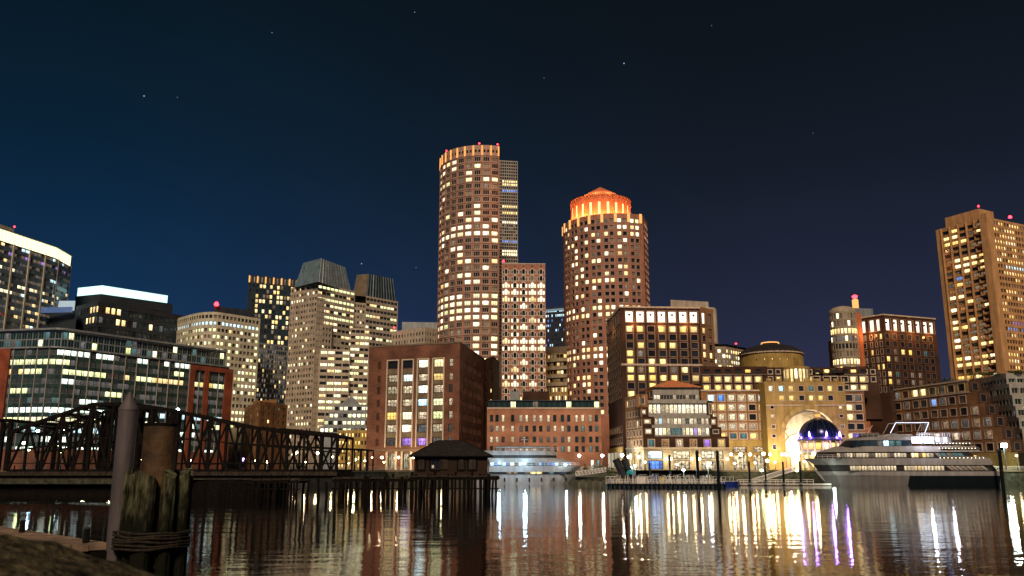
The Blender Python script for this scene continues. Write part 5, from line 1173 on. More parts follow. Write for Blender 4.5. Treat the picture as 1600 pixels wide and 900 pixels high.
q = MB(); q.lathe((cx, cyy, zd+6.7), [(1.0, 0), (1.0, .5), (.75, .6), (.75, 1.6), (1.0, 1.7), (.5, 2.4), (.08, 2.8), (.05, 3.6)], 12); q.build('lantern', 'trim_light', t); q = MB(); q.lathe((cx, cyy, zd+7.35), [(.8, 0), (.8, .9)], 12); q.build('lantern_light', 'lamp_orange', t)
pw = Path(arc(cx, cyy, R_-.6, -178, 178, 48)); zm = zof(1280, 706, Yd-6)
bb = type('x', (), {})
q = MB(); q.lathe((cx, cyy, zm-.5), [(R_, 0), (R_+.15, .5), (R_, 1.0)], 36); q.build('string_course', 'trim_grey', t)
for k in range(16):
    a = 2*PI*(k+.5)/16; d = Vector((math.cos(a), math.sin(a), 0)); c0 = Vector((cx, cyy, 0))+d*(R_-.15)
    q = MB(); q.tube((c0.x, c0.y, G), (c0.x, c0.y, zd-.5), .32, n=8); q.build('column', 'trim_light', t)
    a2 = 2*PI*(k)/16; q = MB(); w2_ = PI/16*.8
    for (za, zb_) in ((G+.8, zm-.9), (zm+.8, zd-1.2)):
        e = [(cx+(R_-.5)*math.cos(a2+s_*w2_), cyy+(R_-.5)*math.sin(a2+s_*w2_)) for s_ in (-1, 1)]
        q.face([(*e[0], za), (*e[1], za), (*e[1], zb_), (*e[0], zb_)], 0, [(0, 0), (1, 0), (1, 1), (0, 1)])
    q.build('window', 'gold' if k % 3 else 'warm', t)
q = MB(); q.lathe((cx, cyy, G), [(R_-.62, 0), (R_-.62, zd-G)], 32); q.build('wall', 'stone_yellow', t)
for k in range(8):
    a = 2*PI*(k+.5)/8-PI/2-PI/8*1.0; d = Vector((math.cos(a), math.sin(a), 0)); v = Vector((cx, cyy, zd+.75))+d*(R_+.35)
    q = MB(); q.lathe(v, [(.02, 0), (.34, .15), (.30, .9), (.16, 1.5), (.02, 1.8)], 8); q.build('violet_lamp', 'lamp_violet', t)  # lamp bodies drawn tall and tapered, imitating flames of light on the dome
    if d.y < .3: point(t, v+d*.75+Vector((0, 0, .1)), (.30, .14, 1), 1300, .2, 'violet_light'); point(t, Vector((cx, cyy, zd-1.6))+d*(R_+1.1), (.6, .35, 1), 220, .2, 'violet_light')

# ---- quay wall
sh_ = shore
t = thing('quay_wall', 'long low stone quay wall along the far waterfront', 'wall', (0, 300, 0))
for k in range(len(sh_)-1):
    a, d = Vector(sh_[k]), Vector(sh_[k+1])
    if (a.x < -400 and k == 0): a = Vector((-300, 262))
    if d.x > 300: d = Vector((260, 284))
    n_ = Vector(((d-a).y, -(d-a).x)).normalized(); ln = (d-a).length
    q = MB(); q.prism([a+n_*.02, d+n_*.02, d-n_*-.25, a-n_*-.25], -1, G-.5); q.build('wall_face', 'quay_mat', t)
    q = MB(); q.prism([a-n_*.8, d-n_*.8, d+n_*.5, a+n_*.5], G-.5, G+.12); q.build('coping', 'stone_dark', t)
t = thing('quay_railing', 'thin dark railing along the top of the far quay wall', 'railing', (0, 300, G)); q = MB(); posts = MB()
for k in range(1, len(sh_)-1):
    a, d = Vector(sh_[k]), Vector(sh_[k+1])
    if d.x > 300: d = Vector((200, 284))
    ln = (d-a).length; nn = max(1, int(ln/2.4))
    for h_ in (.35, .75, 1.15): q.bar((*a, G+h_), (*d, G+h_), .06)
    for s_ in range(nn): v = a.lerp(d, s_/nn); posts.bar((*v, G), (*v, G+1.2), .08)
q.build('rails', 'rail_white', t, kind='stuff'); posts.build('posts', 'metal_dark', t, kind='stuff')
def street_lamp(x, y, YY, lb, zb=G, col='lamp_white', c=(1, .9, .7), e=900, r=.55, grp='street lamps on the far quay', light=True):
    p_ = P3(x, y, YY); t = thing('street_lamp', lb, 'lamp', (p_.x, p_.y, zb), grp); q = MB(); q.tube((p_.x, p_.y, zb), (p_.x, p_.y, p_.z-r), .13, .07, 6); q.lathe((p_.x, p_.y, zb), [(.3, 0), (.25, .5), (.12, .7)], 8); q.build('post', 'metal_dark', t)
    q = MB(); q.lathe(p_, [(.02, -r), (r*.75, -r*.6), (r, 0), (r*.75, r*.6), (.02, r)], 12); q.build('lamp_globe', col, t, smooth=True)
    q = MB(); q.lathe(p_, [(r*.5, r*.62), (r*.35, r*1.1), (.03, r*1.25)], 8); q.build('finial', 'metal_dark', t)
    if light: point(t, p_+Vector((0, -r-.3, 0)), c, e, .3)
for x, y, YY, lb, c in ((905, 712, 316, 'bright white globe lamp before the orange warehouse, left of two', 'w'), (941, 712, 316, 'bright white globe lamp before the orange warehouse, right of two', 'w'),
        (972, 711, 288, 'globe lamp on the quay left of the pavilion building', 'w'), (1157.5, 710, 290, 'globe lamp in front of the left restaurant window', 'm'), (1193, 709, 290, 'globe lamp in front of the right restaurant window', 'm'), (1228, 710, 290, 'left globe lamp of the cluster under the great arch', 'm'), (1234.5, 710, 290, 'middle globe lamp of the cluster under the great arch', 'm'), (1240, 709.5, 290, 'right globe lamp of the cluster under the great arch', 'm'),
        (1199, 720, 287, 'low globe lamp near the right restaurant window', 'm'), (1271, 709, 279, 'globe lamp in front of the domed pavilion', 'm')):
    street_lamp(x, y, YY, lb, c=(1, .92, .75) if c == 'w' else (1, .78, .42), col='lamp_white' if c == 'w' else 'lamp_warm', e=2200 if c == 'w' else 550)
t = thing('flood_lamp', 'dazzling greenish white floodlight on a post at the far right of the quay', 'lamp', (*pt(1568, 700, 281), G)); p_ = P3(1568, 696, 281)
q = MB(); q.tube((p_.x, p_.y, G), p_, .15, .1, 8); q.build('post', 'metal_dark', t); q = MB(); q.box(p_.x-.85, p_.x+.85, p_.y-.5, p_.y, p_.z-.6, p_.z+.6); q.build('lamp_head', 'flood', t); point(t, p_+Vector((0, -1.5, -.3)), (.75, 1, .75), 9000, .6)
for x, y, YY, lb in ((1190, 735, 287, 'greenish work light low on the quay by the dock rails'), (1245, 735, 286, 'greenish work light beside the domed pavilion')):
    p_ = P3(x, y, YY-4.4); t = thing('work_light', lb, 'lamp', p_, 'work lights over the dock'); q = MB(); q.lathe(p_, [(.02, -.4), (.45, -.2), (.45, .2), (.02, .4)], 10); q.build('lamp_head', 'lamp_green', t); q = MB(); q.tube((p_.x, p_.y, .6), p_, .08, n=6); q.build('post', 'metal_dark', t); point(t, p_+Vector((0, .7, 0)), (.9, 1, .5), 700, .2)
# ------------------------------------------------------------------ yachts
def hullshape(xb0, xb1, xt0, xt1, hw, n=14, sharp=.38, stern=.92):
    """plan outlines (bottom, top): bow at x0 pointing -x, stern at x1"""
    res = []
    for a, c_ in ((xb0, xb1), (xt0, xt1)):
        L_ = c_-a; side = []
        for k in range(n+1):
            s = k/n; w = hw*min(1, (s/sharp))**.62 if s < sharp else hw*(1-(1-stern)*((s-sharp)/(1-sharp)))
            side.append((a+L_*s, max(w, .05)))
        res.append([(x, -w) for x, w in side]+[(x, w) for x, w in reversed(side)])
    return res
def layer(t, M, name, mat, xb0, xb1, xt0, xt1, hw, z0, z1, sharp=.38, hwt=None):
    lo, hi = hullshape(xb0, xb1, xt0, xt1, hw, sharp=sharp); 
    if hwt: hi = [(x, y*hwt/hw) for x, y in hi]
    q = MB(); n = len(lo); q.v = [tuple(M @ Vector((x, y, z0))) for x, y in lo]+[tuple(M @ Vector((x, y, z1))) for x, y in hi]
    for k in range(n): q.f.append((k, (k+1) % n, n+(k+1) % n, n+k)); q.m.append(0)
    q.f.append(tuple(range(n, 2*n))); q.f.append(tuple(range(n-1, -1, -1))); q.m += [0, 0]
    return q.build(name, mat, t)
def side_windows(t, M, x0, x1, n, z0, z1, y, keys, name='window', slant=0, frac=.93, y2=None):
    w = (x1-x0)/n
    for k in range(n):
        a, c_ = x0+w*k+w*(1-frac)/2, x0+w*(k+1)-w*(1-frac)/2; ya = y if y2 is None else y+(y2-y)*(k/n); yc = y if y2 is None else y+(y2-y)*((k+1)/n)
        q = MB(); q.face([M @ Vector((a, ya, z0)), M @ Vector((c_, yc, z0)), M @ Vector((c_+slant, yc, z1)), M @ Vector((a+slant, ya, z1))], 0, [(0, 0), (1, 0), (1, 1), (0, 1)])
        q.build(name, keys(k) if callable(keys) else keys, t)
# white cruise yacht at right, bow to the left
Yb = 262; x0 = ray(1304, 753)[0]*Yb; Lw = ray(1558, 753)[0]*Yb-x0; M = Matrix.Translation((x0, Yb+6, 0)) @ Matrix.Rotation(math.radians(-1.5), 4, 'Z')
def xl(px, py=730): return ray(px, py)[0]*Yb-x0
def zl_(py, px=1420): return zof(px, py, Yb)
t = thing('cruise_yacht', 'large white three deck cruise yacht with glowing dining decks, bow pointing left', 'yacht', (x0, Yb+6, 0))
E = 5.6; YACHT1 = t
layer(t, M, 'hull', 'boat_grey', 0, xl(1556), xl(1293), xl(1560), E, -.6, zl_(743), .3)
layer(t, M, 'black_stern_hull', 'boat_black', xl(1405), xl(1557.5), xl(1410), xl(1561.5), E+.04, -.55, zl_(743.5), .02)
layer(t, M, 'hull_band', 'boat_white', xl(1293), xl(1560), xl(1287), xl(1560), E, zl_(743), zl_(736.5), .28)
layer(t, M, 'lower_saloon', 'frame_dark', xl(1290), xl(1558), xl(1282), xl(1552), E-.5, zl_(736.5), zl_(726), .28)
layer(t, M, 'main_bulwark', 'boat_white', xl(1284), xl(1553), xl(1269), xl(1548), E+.05, zl_(726.5), zl_(716), .27)
layer(t, M, 'upper_saloon', 'frame_dark', xl(1284), xl(1528), xl(1290), xl(1520), E-.7, zl_(716), zl_(706), .3)
layer(t, M, 'upper_bulwark', 'boat_white', xl(1288), xl(1536), xl(1318), xl(1530), E-.3, zl_(706), zl_(697), .22, hwt=E-.6)
layer(t, M, 'pilot_deck', 'frame_dark', xl(1322), xl(1433), xl(1336), xl(1426), E-1.3, zl_(698), zl_(687), .16)
layer(t, M, 'roof_deck', 'boat_white', xl(1330), xl(1495), xl(1350), xl(1488), E-1.0, zl_(687.5), zl_(682), .12)
layer(t, M, 'sun_deck', 'boat_white', xl(1378), xl(1440), xl(1392), xl(1436), 3.0, zl_(682), zl_(678), .15)
for x_, y_, xe in ((1462, 693.5, 1528), (1470, 701, 1536), (1470, 716, 1548)):   # stern roof edges
    layer(t, M, 'aft_roof', 'boat_grey', xl(x_), xl(xe), xl(x_), xl(xe)-1, E, zl_(y_), zl_(y_-3), .01)
    for k in range(12):
        q = MB(); xx = xl(x_)+(xl(xe)-xl(x_)-1)*k/12; q.lathe(M @ Vector((xx, -E-.12, zl_(y_-.5))), [(.01, -.1), (.11, 0), (.01, .1)], 5); q.build('deck_bulb', 'bulb', t)
dk = lambda pal: (lambda k: pick(pal))
side_windows(t, M, xl(1330), xl(1402), 16, zl_(735), zl_(728), -(E-.42), dk([('busy', 3), ('resto', 3), ('dimwhite', 1)]))
side_windows(t, M, xl(1414), xl(1476), 12, zl_(735), zl_(728), -(E-.42), dk([('resto', 4), ('busy', 2)]))
side_windows(t, M, xl(1486), xl(1546), 8, zl_(735), zl_(728), -(E-.42), dk([('dim', 4), ('gold', 1)]), slant=-1.6)
side_windows(t, M, xl(1312), xl(1420), 22, zl_(714.5), zl_(708), -(E-.62), dk([('resto', 3), ('dim', 2), ('busy', 2)]))
side_windows(t, M, xl(1427), xl(1462), 6, zl_(714.5), zl_(708), -(E-.62), lambda k: ['warm', 'warm', 'ember', 'gold', 'busy', 'busy'][k])
side_windows(t, M, xl(1468), xl(1512), 5, zl_(714.5), zl_(708), -(E-.62), dk([('teal', 2), ('dim', 2), ('busy', 1)]), slant=-1.0)
side_windows(t, M, xl(1336), xl(1426), 9, zl_(696.5), zl_(688.5), -(E-1.22), lambda k: ['dark_blue', 'dark_blue', 'dark_blue', 'dark_blue', 'dimwhite', 'cool', 'teal', 'teal', 'dark_blue'][k])
side_windows(t, M, xl(1430), xl(1466), 2, zl_(692.5), zl_(682.5), -(E-.9), 'strip_white', name='lit_bar'); side_windows(t, M, xl(1468), xl(1492), 4, zl_(692.5), zl_(683.5), -(E-.9), lambda k: ['strip_white', 'boat_grey', 'strip_white', 'boat_grey'][k], name='lit_bar')
ga = [M @ Vector((xl(a), -2.6, zl_(c_))) for a, c_ in ((1403, 676), (1413, 659.5), (1465, 659.5), (1457, 676))]
for k in range(3): q = MB(); q.bar(ga[k], ga[k+1], .13); q.build('neon_arch', 'neon', t)
gb = [v+Vector((0, 5.2, 0)) for v in ga]
for k in range(3): q = MB(); q.bar(gb[k], gb[k+1], .2); q.build('arch_frame', 'boat_white', t)
for k in (0, 3): q = MB(); v = ga[k]; q.prism([(v.x-2.6, v.y+.1), (v.x-.2, v.y+.1), (v.x-.2, v.y+.6), (v.x-2.6, v.y+.6)], zl_(682), v.z, top=[(v.x+.8, v.y+.1), (v.x+2.4, v.y+.1), (v.x+2.4, v.y+.6), (v.x+.8, v.y+.6)]); q.build('arch_leg', 'boat_grey', t)
q = MB()
for h_ in (.5, 1.0): q.bar(M @ Vector((xl(1440), -(E-1.1), zl_(682)+h_)), M @ Vector((xl(1515), -(E-1.1), zl_(682)+h_)), .07)
for k in range(20): xx = xl(1440)+(xl(1515)-xl(1440))*k/19; q.bar(M @ Vector((xx, -(E-1.1), zl_(684))), M @ Vector((xx, -(E-1.1), zl_(682)+1)), .06)
q.build('deck_railing', 'rail_white', t)
q = MB(); q.bar(M @ Vector((xl(1269), 0, zl_(716))), M @ Vector((.2, 0, .2)), .35); q.build('bow_stem', 'boat_white', t)
q = MB(); q.box(x0+xl(1352), x0+xl(1382), Yb+3, Yb+8, zl_(682), zl_(676)); q.build('wheelhouse_cover', 'frame_dark', t)
q = MB(); q.bar(M @ Vector((xl(1370), -1, zl_(676))), M @ Vector((xl(1379), -1, zl_(663))), .12); q.bar(M @ Vector((xl(1374), -1, zl_(668))), M @ Vector((xl(1368), -1, zl_(668))), .1); q.build('mast', 'rail_white', t)
for (xx, zz, e, c_) in ((xl(1447), zl_(687), 1500, (.85, .85, 1)), (xl(1480), zl_(687), 700, (.85, .8, 1)), (xl(1300), 1.6, 500, (.8, 1, .85))): point(t, M @ Vector((xx, -E-1.6, zz)), c_, e, .3, 'deck_light')

# left white yacht, bow to the right
Yb2 = 296; x1_ = ray(887, 753)[0]*Yb2; M2 = Matrix.Translation((x1_, Yb2+5, 0)) @ Matrix.Rotation(PI, 4, 'Z')
def xr(px): return x1_-ray(px, 730)[0]*Yb2
def zr_(py): return zof(840, py, Yb2)
t = thing('white_ferry_yacht', 'white multi deck yacht with blue lit windows moored before the orange warehouse', 'yacht', (x1_, Yb2+5, 0)); E2 = 5.0; st_ = xr(745); YACHT2 = t
layer(t, M2, 'hull', 'boat_white', 0, st_, xr(899), st_, E2, -.5, zr_(741), .22); layer(t, M2, 'rub_rail', 'boat_grey', xr(898), st_, xr(899), st_, E2+.1, zr_(742), zr_(741), .22)
layer(t, M2, 'main_deck', 'frame_dark', xr(893), st_, xr(893), st_, E2-.7, zr_(741), zr_(737), .2)
layer(t, M2, 'bulwark', 'boat_white', xr(900), st_, xr(911), st_, E2, zr_(737.5), zr_(728), .22)
layer(t, M2, 'saloon', 'boat_grey', xr(896), st_, xr(892), st_, E2-.8, zr_(728), zr_(722), .2)
layer(t, M2, 'upper_bulwark', 'boat_white', xr(900), st_, xr(880), st_, E2-.2, zr_(722.5), zr_(715.5), .25)
layer(t, M2, 'upper_saloon', 'frame_dark', xr(872), st_, xr(870), st_, E2-1.1, zr_(715.5), zr_(711), .15)
layer(t, M2, 'roof_deck', 'boat_white', xr(874), st_, xr(868), st_, E2-.8, zr_(711), zr_(704), .15)
layer(t, M2, 'canopy', 'boat_grey', xr(868), xr(772), xr(860), xr(776), E2-1.4, zr_(700), zr_(696.5), .1)
for a in range(776, 868, 13): q = MB(); q.bar(M2 @ Vector((xr(a), E2-1.6, zr_(704))), M2 @ Vector((xr(a+2), E2-1.6, zr_(699))), .15); q.build('canopy_post', 'boat_grey', t)
side_windows(t, M2, xr(892), xr(766), 20, zr_(727.5), zr_(722.8), E2-.72, lambda k: ['blue', 'blue', 'teal', 'cool', 'blue', 'blue', 'teal', 'blue', 'dim', 'dimwhite', 'teal', 'cool', 'cool', 'teal', 'white', 'blue', 'cool', 'teal', 'blue', 'cool'][k])
side_windows(t, M2, xr(885), xr(772), 12, zr_(740.5), zr_(737.6), E2-.62, lambda k: ['dark', 'dark', 'teal', 'dark', 'gold', 'gold', 'dim', 'dark', 'dim', 'dim', 'dark', 'dark'][k])
point(t, M2 @ Vector((xr(884), E2+2.5, zr_(726))), (.7, .9, 1), 1100, .3, 'deck_light'); point(t, M2 @ Vector((xr(820), E2+5, zr_(722))), (.5, .8, 1), 2400, .6, 'deck_light'); point(t, M2 @ Vector((xr(780), E2+5, zr_(722))), (.5, .8, 1), 1500, .6, 'deck_light')
q = MB(); q.lathe(M2 @ Vector((xr(884), E2+.3, zr_(726))), [(.02, -.3), (.3, 0), (.02, .3)], 8); q.build('deck_lamp', 'lamp_white', t)

# ------------------------------------------------------------------ work barge, docks, gangway
Yg2 = 228
def bx(px): return ray(px, 750)[0]*Yg2
def bz(py): return zof(1000, py, Yg2)
xa, xb = bx(950), bx(1126)
t = thing('work_barge', 'long low dark work barge crowded with equipment in front of the pavilion building', 'barge', (bx(1040), Yg2, 0))
q = MB(); q.prism([(xa, Yg2), (xb, Yg2-4), (xb, Yg2+6), (xa, Yg2+8)], -.6, .85); q.build('hull', 'barge_mat', t)
q = MB(); q.prism([(xa-.1, Yg2-.15), (xb+.1, Yg2-4.15), (xb+.1, Yg2-3.9), (xa-.1, Yg2+.1)], .6, 1.0); q.build('rubbing_strake', 'boat_black', t)
for k in range(26):
    s = k/25; q = MB(); v = Vector((xa+(xb-xa)*s, Yg2-4*s-.35, 0)); q.tube((v.x, v.y, .1), (v.x, v.y, .9), .28, n=8); q.build('fender', 'boat_black', t)
def railrun(t, pts, h=1.1, n=16, w=.09, mat='rail_white', nets=True):
    q = MB()
    for a, d in zip(pts, pts[1:]):
        a, d = Vector(a), Vector(d)
        for z_ in (h, h*.55): q.bar(a+Vector((0, 0, z_)), d+Vector((0, 0, z_)), w)
        for k in range(n+1): v = a.lerp(d, k/n); q.bar(v, v+Vector((0, 0, h)), w)
        if nets:
            for k in range(n): v, u_ = a.lerp(d, k/n), a.lerp(d, (k+1)/n); q.bar(v, u_+Vector((0, 0, h)), w*.6)
    return q.build('railing', mat, t)
railrun(t, [(xa, Yg2, .85), (xb, Yg2-4, .85)], 1.3, 40); railrun(t, [(xa, Yg2+5, .85), (xb, Yg2+3, .85)], 1.9, 24)
nh = MB()
for _ in range(150):
    s_ = random.random(); v = Vector((xa+(xb-xa)*(.03+.93*s_), Yg2+1.2+3.2*random.random()-3.5*s_, .85)); hh = random.choice([.5, .9, 1.3, 1.8, 2.3]); w_ = v+Vector((random.uniform(-.9, .9), random.uniform(-.3, .3), hh)); nh.bar(v, w_, random.uniform(.04, .10))
    if random.random() < .5: nh.bar(w_, w_+Vector((random.uniform(.5, 1.6), 0, random.uniform(-.4, .3))), .06)
nh.build('net_frames', 'rail_white', t, kind='stuff')
stuff_list = [(958, 1.6, 1.2, 'metal_grey', 'small grey equipment case'), (1003, 3.0, 2.1, 'rail_white', 'white tool cabin'), (1027, 1.3, 2.6, 'boat_blue', 'blue locker'), (1060, 1.4, 1.2, 'rail_white', 'small white generator'), (1079, 1.2, .9, 'metal_dark', 'low dark pump housing'), (1100, 2.6, 1.7, 'metal_grey', 'grey winch housing'), (1111, 1.0, 2.4, 'rail_white', 'narrow pale storage rack')]
for x, w_, h_, mt, lb in stuff_list:
    c_ = Vector((bx(x), Yg2+2.4, .85)); s = thing('equipment_box', lb+' standing on the dark work barge', 'box', c_)
    q = MB(); q.box(c_.x-w_/2, c_.x+w_/2, c_.y-.9, c_.y+.9, .95, .85+h_-.15); q.build('body', mt, s)
    q = MB(); q.box(c_.x-w_/2-.1, c_.x+w_/2+.1, c_.y-1, c_.y+1, .85+h_-.14, .85+h_); q.build('lid', 'metal_grey', s)
    for sx in (-1, 1):
        q = MB(); q.box(c_.x+sx*(w_/2-.2)-.1, c_.x+sx*(w_/2-.2)+.1, c_.y-1.0, c_.y-.9, .85, .85+h_); q.build('frame', 'frame_dark', s)
for k, (x, y, lb) in enumerate(((992, 728, 'pale green work lamp on a thin pole over the barge, left one'), (1068, 734, 'dazzling white work lamp on a pole over the middle of the barge'), (1106, 727, 'pale green work lamp on a thin pole near the right end of the barge'))):
    p_ = P3(x, y, Yg2+4.6); s = thing('work_lamp', lb, 'lamp', (p_.x, p_.y, .85), 'work lamps on the barge'); q = MB(); q.tube((p_.x, p_.y, .85), p_, .06, n=6); q.build('pole', 'metal_grey', s)
    q = MB(); q.lathe(p_, [(.02, -.25), (.3, -.2), (.34, .12), (.1, .3), (.02, .32)], 10); q.build('lamp_head', 'flood' if k == 1 else 'lamp_cool', s); point(s, p_+Vector((0, -.9, 0)), (.8, 1, .85), 900, .25)
c_ = Vector((bx(1035), Yg2+.8, .85)); s = thing('yellow_drum', 'yellow drum on the barge beside the grey locker', 'drum', c_); q = MB(); q.lathe(c_, [(.01, 0), (.55, 0), (.6, .3), (.55, .6), (.6, .9), (.55, 1.7), (.3, 1.8), (.01, 1.8)], 12); q.build('body', 'yellow_paint', s)
q = MB(); q.lathe(c_+Vector((0, 0, 1.8)), [(.01, 0), (.2, 0), (.2, .25), (.01, .3)], 8); q.build('cap', 'frame_dark', s)
for x, lb in ((970, 'left of two big dark slanted ducts on the barge'), (983, 'right of two big dark slanted ducts, behind the teal canopy')):
    c_ = Vector((bx(x+5), Yg2+3.4, .85)); s = thing('slanted_duct', lb, 'duct', c_, 'slanted ducts on the barge'); q = MB(); q.tube(c_+Vector((1.2, 0, 0)), c_+Vector((-1.6, 0, 6.4)), .95, n=14); q.build('duct', 'steel_navy', s)
    for k in (.25, .6, .95): v = c_+Vector((1.2-2.8*k, 0, 6.4*k)); q = MB(); d = Vector((-2.8, 0, 6.4)).normalized()*.12; q.tube(v-d, v+d, 1.05, n=14); q.build('hoop', 'frame_dark', s)
    q = MB(); q.bar(c_+Vector((2, 0, 0)), c_+Vector((.6, 0, 3)), .2); q.bar(c_+Vector((-1, 0, 0)), c_+Vector((-.6, 0, 3.2)), .2); q.build('strut', 'yellow_paint', s)
c_ = Vector((bx(985.5), Yg2+1.2, .85)); s = thing('teal_canopy', 'round teal canopy on white legs over the barge deck', 'canopy', c_); q = MB(); q.lathe(c_+Vector((0, 0, 2.5)), [(1.0, 0), (.95, .5), (.6, .95), (.05, 1.15)], 14); q.build('cover', 'teal_cloth', s, smooth=True)
for k in range(4): a = PI/4+k*PI/2; q = MB(); q.bar(c_+Vector((.9*math.cos(a), .9*math.sin(a), 0)), c_+Vector((.9*math.cos(a), .9*math.sin(a), 2.6)), .14); q.build('leg', 'rail_white', s)
for k, (x, y, YY, w_) in enumerate(((1015, 724, Yg2+9, .45), (1046, 712, Yg2+9, .6), (1089, 706, Yg2-1.5, .8), (1120.5, 706, Yg2-4, .8), (1170, 722, 262, .6), (1195, 724, 262, .45), (1223, 723, 262, .6), (1249.5, 722, 262, .6), (1561, 704, 258, 1.0))):
    lbs = ['thin dark pile behind the middle of the barge', 'taller thin dark pile behind the barge', 'thick black pile rising through the barge, left of the tall pair', 'thick black pile at the right end of the barge', 'dark dock pile just right of the blue boat', 'thin pile beside the greenish work light', 'dark dock pile in front of the great arch', 'dark dock pile left of the yacht bow', 'dark pile at the stern of the cruise yacht']
    p_ = P3(x, y, YY); s = thing('mooring_pile', lbs[k], 'pile', (p_.x, YY, 0), 'tall mooring piles'); q = MB(); q.tube((p_.x, YY, -1), (p_.x, YY, p_.z), w_/2, n=12); q.build('shaft', 'boat_black', s)
    q = MB(); q.lathe((p_.x, YY, p_.z), [(w_/2+.05, -.1), (w_/2+.05, .1), (.02, w_*.6)], 12); q.build('cap', 'metal_dark', s)
    if 4 <= k < 8: q = MB(); q.tube((p_.x, YY, .3), (p_.x, YY, .8), w_/2+.25, n=12); q.build('pile_ring', 'metal_grey', s)
lampn = 0
for x, y, YY, lb in ((690, 724, 322, 'small quay lamp half hidden behind the roof of the little dark house'), (752, 722, 322, 'small quay lamp between the little dark house and the left yacht'), (1008, 722, 280, 'small quay lamp at the left corner of the blue shopfront'), (1058, 726, 279, 'small quay lamp below the yellow shopfront'), (1109, 724, 279, 'small quay lamp near the third pavilion shopfront'),
        (1148, 724, 290, 'low quay lamp left of the first restaurant window'), (1180, 723, 290, 'low quay lamp between the restaurant windows'), (1211, 722, 290, 'low quay lamp left of the great arch'), (1257, 721, 281, 'low quay lamp left of the domed pavilion'), (1301, 714, 280, 'quay lamp between domed pavilion and yacht bow'), (1536, 716, 282, 'quay lamp over the stern of the cruise yacht'), (1588, 712, 282, 'quay lamp at the right frame edge, right of the floodlight'), (600, 722, 325, 'small quay lamp at the left foot of the brick block'), (570, 720, 322, 'small quay lamp between bridge end and brick block'),
        (545, 724, 322, 'small warm quay lamp just past the bridge end'), (520, 714, 324, 'small warm lamp seen through the last bridge panel'), (478, 722, 322, 'small warm lamp through the second last bridge panels'), (440, 716, 322, 'small warm lamp behind the right third of the bridge'), (398, 720, 300, 'small warm lamp right of the violet lamp'), (352, 715, 290, 'small warm lamp behind the lattice left of the violet lamp'), (325, 722, 285, 'small warm lamp low behind the lattice, right of the red frame foot'), (222, 718, 270, 'small warm lamp between the steel pile and the rusty pipe')):
    street_lamp(x, y, YY, lb, col='lamp_warm', c=(1, .72, .36), e=330, r=.3, grp='added small quay lamps')  # extra lamps added at intervals along the quay for warm glow
for (Mx, hw, a, d, zz) in ((M2, E2-.15, xr(905), xr(770), zr_(728)), (M2, E2-.95, xr(872), xr(776), zr_(704)), (M, -(E-.1), xl(1280), xl(1320), zl_(716)), (M, -(E-.75), xl(1345), xl(1380), zl_(682))):
    q = MB(); tt = t if False else None
    for h_ in (.5, 1.0): q.bar(Mx @ Vector((a, hw, zz+h_)), Mx @ Vector((d, hw, zz+h_)), .06)
    nn = int(abs(d-a)/1.4)
    for k in range(nn+1): xx = a+(d-a)*k/nn; q.bar(Mx @ Vector((xx, hw, zz-.2)), Mx @ Vector((xx, hw, zz+1)), .05)
    q.build('railing', 'rail_white', YACHT2 if Mx is M2 else YACHT1)
q = MB(); v = M2 @ Vector((xr(820), 0, zr_(696.5))); q.bar(v, v+Vector((0, 0, 3.2)), .14); q.bar(v+Vector((-1.1, 0, 2.2)), v+Vector((1.1, 0, 2.2)), .14); q.bar(v+Vector((-.8, 0, 2.9)), v+Vector((.4, 0, 2.9)), .1); q.build('radar_mast', 'rail_white', YACHT2)
for k in range(6): v = M2 @ Vector((xr(890)+(xr(775)-xr(890))*(k+.3)/6, E2+.25, .9)); q = MB(); q.tube(v, v+Vector((0, 0, 1.1)), .26, n=8); q.build('fender', 'boat_black', YACHT2)
# right dock
t = thing('floating_dock', 'floating dock with low white rails between the blue boat and the yacht bow', 'dock', (ray(1210, 750)[0]*265, 265, 0))
xd0, xd1 = ray(1158, 750)[0]*262, ray(1300, 750)[0]*262; q = MB(); q.prism([(xd0, 263), (xd1, 263), (xd1, 267), (xd0, 267)], -.3, .5); q.build('deck', 'stone_dark', t); q = MB(); q.prism([(xd0, 262.8), (xd1, 262.8), (xd1, 263), (xd0, 263)], .25, .55); q.build('edge_strip', 'rail_white', t)
railrun(t, [(xd0, 263.4, .5), (xd0+18, 263.4, .5)], 1.1, 8, .1, nets=False); railrun(t, [(xd0, 266.5, .5), (xd1-4, 266.5, .5)], 1.2, 12, .1, nets=False)
t = thing('gangway', 'sloping white truss gangway from quay down to the floating dock, before the great arch', 'gangway', (xd0+10, 270, .5), 'white truss gangways')
a, d = Vector((ray(1178, 745)[0]*268, 268, .7)), Vector((ray(1246, 730)[0]*279, 279, G+.1))
def truss_walk(t, a, d, w=1.6, h=1.2, n=9):
    s = Vector((0, w, 0)); q = MB(); q.face([a, d, d+s, a+s]); q.face([a-Vector((0, 0, .2)), a+s-Vector((0, 0, .2)), d+s-Vector((0, 0, .2)), d-Vector((0, 0, .2))]); q.build('walkway', 'metal_grey', t)
    for off, nm in ((Vector((0, 0, 0)), 'truss_side'), (s, 'truss_side')):
        q = MB(); u_ = Vector((0, 0, h)); q.bar(a+off, d+off, .14); q.bar(a+off+u_, d+off+u_, .14)
        for k in range(n+1): v = (a+off).lerp(d+off, k/n); q.bar(v, v+u_, .1)
        for k in range(n): v, x_ = (a+off).lerp(d+off, k/n), (a+off).lerp(d+off, (k+1)/n); q.bar(v, x_+u_, .1)
        q.build(nm, 'rail_white', t)
truss_walk(t, a, d)
t = thing('gangway', 'white truss gangway rising to the right beside the bow of the left yacht', 'gangway', (ray(920, 740)[0]*268, 268, 0), 'white truss gangways')
